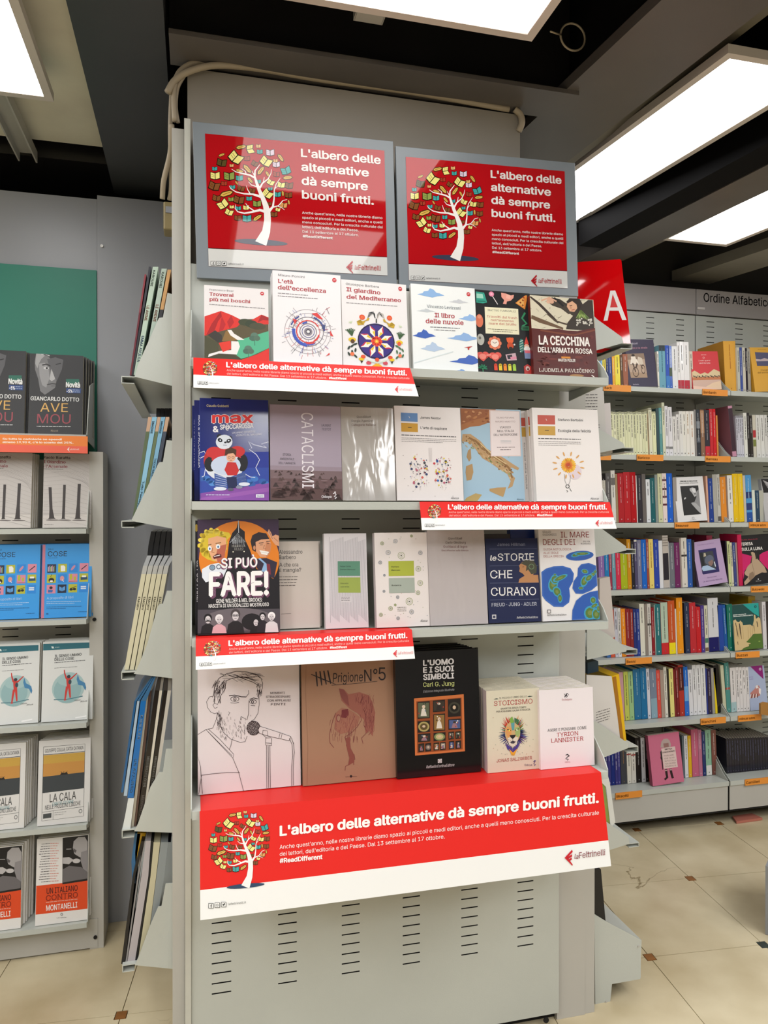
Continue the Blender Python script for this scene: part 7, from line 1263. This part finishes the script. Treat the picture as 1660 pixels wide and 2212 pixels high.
def por(A):
    A.poly([(35, 432), (360, 428), (400, 975), (76, 988)], '#232324'); A.t('SIMONE DE BEAUVOIR', 35, 356, 345, 20, '#1e1e1e', bold=.06); A.t('UNA DONNA SPEZZATA', 25, 390, 362, 18, '#3a3a3a', bold=.02)
    A.poly([(200, 480), (250, 462), (305, 480), (325, 560), (320, 620), (285, 640), (262, 600), (240, 560), (205, 520)], '#b4b4b6'); A.poly([(240, 478), (290, 480), (312, 540), (280, 560), (250, 530)], '#dadadc'); A.ell(295, 583, 18, 10, '#2a2a2a'); A.poly([(325, 540), (362, 500), (400, 970), (330, 900), (225, 770), (225, 745), (280, 735), (320, 640)], '#8a8a8c'); A.poly([(215, 750), (300, 750), (396, 860), (396, 970), (330, 900)], '#a8a8aa'); A.ell(110, 660, 24, 14, '#bcbcbe', rot=-.8); A.ring(245, 1048, 24, 6, '#6a6a6a', 14); A.micro(190, 1080, 300, 10, '#5a5a5a')
face(b2_, [(-80, 275), (442, 262), (518, 1108), (-40, 1112)], 2, 2.925, .012, 'white paperback with a black and white portrait in shadow, face out', '#e2e1e2', por, roll=3)
row(2, YR, [(b2_, [(522, 556, 252, '#d9a890', {'plain': 1}), (560, 642, 300, '#1c3c8c'), (646, 720, 225, '#a9a7a0', {'plain': 1}), (722, 782, 222, '#c0beb8', {'bands': [(.02, .12, '#5a5450')]}), (788, 892, 272, '#e08b2a', {'g': False}), (925, 1016, 242, '#e0ddd8'), (1022, 1116, 215, '#e8bf10'), (1120, 1216, 215, '#e9c112'), (1220, 1264, 240, '#c2bbb2', {'plain': 1}), (1267, 1374, 240, '#4a96d0', {'bands': [(.5, .64, '#22306a'), (.25, .4, '#2a3a74'), (0, .2, '#2050a0')]}), (1380, 1436, 518, '#d6dcd0', {'plain': 1}), (1440, 1512, 530, '#24425c'), (1516, 1600, 528, '#b2b2a6', {'plain': 1})])], lean=3.2)
face(b2_, [(1560, 300), (1800, 296), (1860, 1110), (1612, 1108)], 2, 2.925, .02, 'white book with a black feathery drawing cut by the right edge of the frame', '#b9b8ba', lambda A: [A.poly([(1562, 302), (1800, 300), (1810, 560), (1600, 560)], '#1c1a1c')]+[A.line([(1600+i*12, 330+i*22), (1700+i*8, 380+i*14)], 7, '#d8d6d8') for i in range(8)])
# shelf 4
row(3, YR, [(a3, [(52, 160, 440, '#8c6aac'), (165, 246, 440, '#1a7ab8'), (250, 300, 440, '#98304a'), (303, 372, 440, '#6c9aaa'), (376, 462, 420, '#d02a4a'), (466, 590, 440, '#a8b412', {'g': False}), (594, 666, 222, '#cc8c16'), (670, 728, 255, '#1c1a22'), (732, 784, 232, '#4c4668', {'bands': [(.96, 1, '#d8d4c8')]}), (788, 862, 240, '#7c7c98'), (866, 958, 232, '#1464c4', {'g': True}), (962, 1002, 215, '#9c4638'), (1006, 1092, 222, '#e8cf72', {'ink': '#a07a30'}), (1096, 1192, 232, '#2440a4'), (1196, 1266, 250, '#dcdce0', {'plain': 1}), (1270, 1376, 155, '#beb5ad', {'bands': [(.15, .66, '#26222c'), (.8, .82, '#8a827c'), (.85, .87, '#8a827c'), (.9, .92, '#8a827c'), (.95, .97, '#8a827c')], 'plain': 1}), (1380, 1388, 262, '#e2e0e0', {'plain': 1}), (1392, 1484, 292, '#6c7078'), (1488, 1586, 288, '#6c1f5a'), (1590, 1622, 205, '#988a84', {'plain': 1})]),
 (b3, [(46, 152, 200, '#d8d2c8', {'bands': [(.62, .66, '#3a3634')]}), (156, 244, 222, '#2358a8'), (248, 300, 240, '#1a171c', {'plain': 1})])])
def lil(A):
    A.poly([(355, 432), (680, 428), (748, 892), (440, 900), (425, 880)], '#2c2660'); A.poly([(375, 482), (620, 478), (690, 790), (672, 842), (420, 838)], '#3c4048'); A.poly([(372, 482), (430, 480), (470, 720), (425, 760)], '#20242a'); A.ell(555, 640, 85, 92, '#5c6478'); A.poly([(530, 680), (610, 640), (635, 700), (600, 760), (560, 745)], '#8a6f68'); A.poly([(430, 745), (520, 735), (685, 838), (440, 835), (412, 790)], '#a8c0de'); A.poly([(640, 680), (660, 690), (680, 780), (665, 788)], '#d0d8e8'); A.poly([(455, 500), (485, 500), (500, 560), (450, 570)], '#b8b09a')
    A.t('PULCINO ELEFANTE', 340, 345, 640, 16, '#8a6a9a'); A.t('Gaja Cenciarelli', 512, 982, 690, 20, '#5a4070', serif=True); A.t('La seconda felicità', 430, 1050, 800, 26, '#5a4070', serif=True)
face(b3, [(236, 278), (758, 262), (905, 1115), (368, 1130)], 3, 2.922, .02, 'lilac paperback with a dark framed photo of a child in a cap, leaning, face out', '#b59cc2', lil, roll=7.5, spine_c='#7a6488')
row(3, 2.99, [(b3, [(530, 640, 155, '#a4284a', {'plain': 1, 'd': .14})])])
row(3, YR, [(b3, [(905, 928, 250, '#241c2c', {'plain': 1, 'lean': 4}), (932, 986, 262, '#c4cc96'), (990, 1024, 285, '#d6d2b8'), (1030, 1084, 285, '#39447e'), (1088, 1122, 285, '#a8968e', {'plain': 1})])], lean=4)
def ter(A):
    A.poly([(1210, 160), (1800, 150), (1800, 1110), (1210, 1110)], '#1b1a1d'); A.poly([(1170, 500), (1290, 540), (1390, 575), (1350, 720), (1230, 850), (1205, 1000)], '#c81c66'); A.poly([(1540, 560), (1620, 515), (1800, 470), (1800, 980), (1700, 880), (1600, 760), (1530, 660)], '#c81c66')
    A.poly([(1375, 500), (1410, 490), (1450, 520), (1460, 600), (1530, 680), (1620, 800), (1660, 920), (1560, 900), (1430, 950), (1330, 1050), (1220, 1110), (1212, 1050), (1300, 960), (1240, 920), (1230, 880), (1300, 760), (1375, 700), (1395, 600)], '#b39a80'); A.poly([(1320, 900), (1390, 870), (1420, 950), (1330, 1040), (1300, 1000)], '#8a735e'); A.line([(1380, 700), (1420, 930)], 8, '#8a735e'); A.poly([(1430, 955), (1560, 915), (1700, 905), (1720, 1110), (1240, 1110)], '#1b1a1d'); A.line([(1480, 530), (1470, 640)], 22, '#2a2624')
    A.t('Giulia Baldelli', 1180, 250, 1530, 24, '#a8304a', serif=True); A.t('TERESA', 1185, 355, 1425, 60, '#f0ece8', bold=.03); A.t('SULLA LUNA', 1200, 460, 1610, 60, '#f0ece8', bold=.03); A.ell(1480, 1020, 10, 12, '#e8e4e4'); A.t('SALANI', 1430, 1060, 1530, 12, '#e8e4e4')
bb = face(b3, [(1150, 150), (1800, 140), (1820, 1112), (1208, 1112)], 3, 2.924, .03, 'black and magenta book with a bare back, face out beside its own bright spine', '#1b1a1d', ter, roll=3)
row(3, 2.93, [(b3, [(1126, 1204, 140, '#c4184e', {'plain': 1, 'd': .12, 'lean': 3.5, 'g': False})])])
# shelf 5
row(4, YR, [(a4, [(200, 268, 900, '#3a6aa8', {'plain': 1}), (272, 352, 330, '#d0583a', {'plain': 1}), (358, 420, 300, '#c4c4d0'), (424, 480, 300, '#dcdad8'), (486, 566, 315, '#e88a14', {'g': False}), (570, 650, 318, '#8c1a24'), (654, 712, 318, '#8c2c28'), (716, 772, 318, '#1c2c74'), (776, 834, 318, '#20388c'), (838, 926, 222, '#dcdacc'), (930, 980, 225, '#8a8078', {'plain': 1}), (984, 1050, 218, '#cfcac4', {'bands': [(.58, .62, '#3a3634')]}), (1056, 1110, 290, '#8c2028'), (1114, 1130, 230, '#a8b4ae', {'plain': 1}), (1134, 1230, 228, '#1e6c72', {'ink': '#d8e8e8'}), (1234, 1370, 200, '#b4c6b2', {'bands': [(0, .22, '#c8222a')], 'side': '#c0282a'}), (1376, 1500, 165, '#c4511e', {'bands': [(0, .21, '#ecd812')], 'g': False}), (1504, 1530, 310, '#dcd2c8', {'plain': 1}), (1536, 1648, 108, '#e8930e', {'g': False})]),
 (b4_, [(112, 200, 200, '#27324f'), (206, 322, 202, '#bc2630'), (326, 410, 280, '#c41a22', {'g': True}), (416, 478, 250, '#4a3688'), (484, 546, 250, '#d0cdb8', {'bands': [(.2, .3, '#4a7a68'), (.02, .1, '#7a5a40')]}), (550, 748, 122, '#d2d2d6', {'bands': [(0, .265, '#0a0a5c')], 'side': '#8a8a98', 'd': .19}), (760, 850, 250, '#20469c', {'lean': 4.5, 'plain': 1}), (854, 912, 240, '#12549c', {'lean': 4.5}), (916, 1020, 232, '#0f6c5c', {'lean': 3})])])
row(4, 3.0, [(b4_, [(1290, 1420, 75, '#c8a012', {'plain': 1, 'd': .13, 'lean': 0})])])
def can(A):
    A.poly([(1205, 235), (1510, 232), (1510, 500), (1400, 420)], '#23a09a'); A.t('0', 1425, 325, 1470, 44, '#1a2a34', bold=.05); A.t('DINO BUZZATI', 1020, 440, 1265, 17, '#e8eeea', bold=.06); A.t('SESSANTA RACCONTI', 1020, 470, 1392, 17, '#e8eeea', bold=.06)
    A.poly([(1018, 540), (1060, 515), (1085, 560), (1130, 575), (1150, 545), (1190, 590), (1200, 640), (1340, 640), (1380, 680), (1410, 560), (1412, 450), (1440, 470), (1450, 540), (1500, 510), (1550, 540), (1560, 830), (1380, 830), (1330, 900), (1260, 960), (1340, 995), (1290, 1050), (1200, 1070), (1160, 1110), (1035, 1110)], '#cdb585')
    for P_ in ([(1060, 580, 12), (1095, 800, 14), (1100, 860, 4)], [(1130, 600, 16), (1150, 780, 22), (1165, 900, 6)], [(1465, 590, 14), (1480, 700, 14)], [(1090, 940, 10), (1095, 1000, 8)], [(1400, 650, 10), (1415, 780, 8)]): A.line(P_, 10, '#3a2c28')
    for i in range(9): A.line([(1030+i*40+(60 if i > 4 else 0), 640+(i % 3)*20), (1040+i*40+(60 if i > 4 else 0), 900)], 5, '#a88a58')
    A.poly([(1250, 965), (1330, 890), (1410, 825), (1560, 835), (1568, 1108), (1150, 1108), (1220, 1065), (1310, 1050), (1290, 1015), (1345, 1000)], '#4f6e2c'); A.ell(1500, 975, 20, 12, '#8aa050')
bb = face(b4_, [(960, 240), (1510, 232), (1575, 1108), (1030, 1110)], 4, 2.922, .022, 'dark green paperback with sandy cliffs and a green valley, face out', '#1f4a48', can, roll=2.6, spine_c='#14685c')
row(4, YR, [(b4_, [(1580, 1650, 182, '#d6d2d6'), (1656, 1720, 190, '#3a3230', {'plain': 1})])], lean=2.6)
# shelf 6
lw = {'grp': 'uniform white paperbacks on the sixth alphabetical shelf', 'lab': 'white paperback in the uniform white run on the sixth alphabetical shelf', 'g': False}
row(5, 2.955, [(a5, [(650, 725, 340, '#c898a0', {'plain': 1}), (732, 806, 332, '#c4cc5c', {'g': False}), (810, 888, 330, '#9cc28a'), (893, 1010, 290, '#0a6a9c'), (1014, 1116, 268, '#0c6ca0'), (1120, 1172, 276, '#d4d4e0'), (1178, 1286, 285, '#73839a', {'bands': [(0, .4, '#8aa8b8')]}), (1288, 1350, 305, '#da4c42'), (1354, 1412, 300, '#a89488', {'plain': 1}), (1416, 1466, 248, '#e0dcd0'), (1469, 1502, 290, '#2a241c', {'plain': 1}), (1506, 1576, 278, '#e6dc84', {'g': False}), (1580, 1620, 290, '#7c1c20', {'plain': 1})]),
 (b5, [(110, 160, 250, '#7c1a1e'), (164, 246, 218, '#b03024', {'bands': [(.5, .96, '#4a1210')]}), (252, 324, 248, '#1868ca', {'bands': [(.3, .6, '#6aa8e0')], 'g': True}), (328, 396, 298, '#dcdce2', lw), (402, 466, 215, '#e0e0e4', lw), (470, 540, 213, '#e2e2e6', lw), (544, 622, 212, '#dededf', lw), (628, 650, 270, '#2c3a8c', {'plain': 1}), (654, 716, 272, '#2b1c3a'), (720, 766, 268, '#9b9791', {'plain': 1}), (770, 806, 265, '#e8cc1a', {'plain': 1}), (812, 900, 228, '#1a1614', {'lean': 7, 'plain': 1, 'd': .16}), (908, 962, 222, '#c6c6aa', {'lean': 5, 'plain': 1}), (966, 1038, 180, '#4b8c86', {'lean': 4, 'bands': [(.46, .5, '#b04a40')]}), (1044, 1136, 265, '#dcd8d8', {'bands': [(0, .22, '#a4c0c4')]})]+[(1140+i*56, 1193+i*56, 252, '#e0dcdc', lw) for i in range(4)])], lean=3)
def whale(A): A.poly([(1390, 232), (1610, 228), (1618, 490), (1560, 430)], '#8a1c74'); A.t('0', 1545, 322, 1588, 46, '#d8c8dc', bold=.04); A.t('storie', 1320, 445, 1430, 22, '#8a6aa8'); A.t('di tutti', 1320, 482, 1430, 22, '#8a6aa8'); A.poly([(1370, 720), (1450, 650), (1480, 590), (1530, 600), (1560, 700), (1530, 780), (1440, 800), (1370, 810)], '#c08078'); A.poly([(1470, 600), (1500, 585), (1520, 640), (1470, 650)], '#e4e0e0'); [A.line([(1380+i*24, 740), (1360+i*26, 810)], 12, '#5a2a2c' if i % 2 else '#ece4e0') for i in range(6)]; A.poly([(1520, 640), (1560, 660), (1550, 760), (1520, 730)], '#ece6e6')
face(b5, [(1320, 240), (1640, 228), (1665, 1010), (1368, 1018)], 5, 2.95, .015, 'pale blue paperback with a purple corner and a flying figure, face out at the right', '#a9b5d2', whale, roll=2)
wb = slabq('wooden_block', [(1644, 1520), (1652, 1517), (1672, 1520), (1672, 1548), (1644, 1543)], 2.86, .01, '#a8783c', 'small light wood block at the right edge in front of the pale blue paperback', 'block')
# lowest shelf
dk = {'grp': 'uniform dark volumes on the lowest alphabetical shelf', 'lab': 'small dark navy volume in the long uniform run at the lower right', 'g': True, 'ink': '#4a4a60'}
row(6, 2.985, [(a6, [(70, 110, 500, '#c4c0b8'), (112, 178, 460, '#b02a38'), (182, 242, 450, '#c8c8bc'), (250, 300, 400, '#2f2b70'), (303, 350, 400, '#3a3680'), (354, 424, 400, '#0c2478'), (428, 474, 400, '#35307c'), (477, 522, 400, '#3a3684'), (530, 632, 480, '#3b3d45', {'ink': '#8a6a48'}), (642, 716, 500, '#dcd8cc', {'bands': [(.84, .88, '#a03030')]}), (722, 800, 515, '#d8d4ca', {'bands': [(.84, .88, '#a03030')]}), (806, 896, 285, '#1c1715'), (902, 972, 290, '#e0e0e4'), (976, 1022, 270, '#1a1416'), (1028, 1064, 500, '#aa6a1c', {'plain': 1})])])
def girl(A):
    A.poly([(1240, 470), (1260, 360), (1300, 315), (1360, 310), (1400, 350), (1420, 420), (1415, 470), (1330, 490)], '#b8a4a0'); A.poly([(1290, 400), (1380, 395), (1385, 470), (1300, 480)], '#9a706c'); A.poly([(1235, 560), (1260, 520), (1280, 900), (1265, 910)], '#2a1c22'); A.poly([(1232, 640), (1255, 690), (1290, 690), (1280, 705), (1240, 700)], '#2a1c22')
    A.poly([(1252, 495), (1490, 465), (1535, 870), (1290, 890)], '#e0c8c4'); A.t('SMETTILA', 1310, 528, 1440, 26, '#4a3436', bold=.06, y1=518); A.t('DI MASCHERARTI', 1270, 585, 1490, 26, '#4a3436', bold=.05, y1=565)
    for i, s_ in enumerate(('PARLAMI', 'CHE TI HO', 'IN TUTTA LA', 'TUA GLORIA', 'DIVERTITI')): A.t(s_, 1298+i*4, 652+i*52, (1465, 1475, 1500, 1500, 1505)[i], 26, '#7a5458', y1=640+i*52)
    A.line([(1325, 900), (1335, 1000), (1345, 1060), (1300, 1105)], 40, '#2a161c'); A.line([(1405, 895), (1420, 990), (1435, 1060), (1445, 1085)], 40, '#2a161c'); A.ell(1325, 925, 22, 14, '#b89a98'); A.ell(1410, 915, 22, 14, '#b89a98')
bb = face(a6, [(1030, 240), (1560, 190), (1642, 1168), (1090, 1225)], 6, 2.925, .022, 'pink hardback with a small figure holding a placard, face out on the lowest shelf', '#cc6e8c', girl, roll=3, m=None, spine_c='#a84a68', yaw=-1)
row(6, 2.985, [(b6, [(148, 182, 245, '#5c6872', {'plain': 1}), (186, 246, 250, '#dcdce2'), (252, 308, 248, '#e0b010'), (316, 432, 140, '#c4607f', {'g': False}), (436, 500, 145, '#b8708c'), (506, 562, 172, '#142c68', {'g': True}), (566, 666, 150, '#8ab89e', {'bands': [(0, .22, '#e0e0dc')]}), (674, 758, 150, '#7b4b41')]+[(935+i*46, 979+i*46, 296-i*1.5, ['#1b1927', '#1e1b2b', '#191723'][i % 3], dk) for i in range(18)])], lean=2.6)
# low grey crate at the right edge, pink paper under the bookcase
cr0 = empty('crate', (1.880, 2.125, 0)); cr0.rotation_euler = (0, 0, math.radians(-50)); tag(cr0, 'low grey crate standing askew on the tiles, only its corner visible at the right edge', 'crate')
GC = mat('grey_plastic', '#8f9296', .45)
for i, bb_ in enumerate([(0, .34, 0, .006, .01, .235), (0, .34, .294, .30, .01, .235), (0, .006, .006, .294, .01, .235), (.334, .34, .006, .294, .01, .235)]): MB().box(*bb_).build('crate_side', GC, cr0)
MB().box(0, .34, 0, .30, .001, .01).build('crate_floor', GC, cr0)
X, Y = atz(1585, 1775, .0)
pp = MB().prism([atz(1583, 1768, .0), atz(1625, 1762, .0), atz(1648, 1772, .0), atz(1592, 1780, .0)][::-1], 'z', .001, .012, '#b8705f').build('paper_sheet', PRINT); tag(pp, 'folded pinkish paper lying on the floor under the alphabetical bookcase', 'paper')
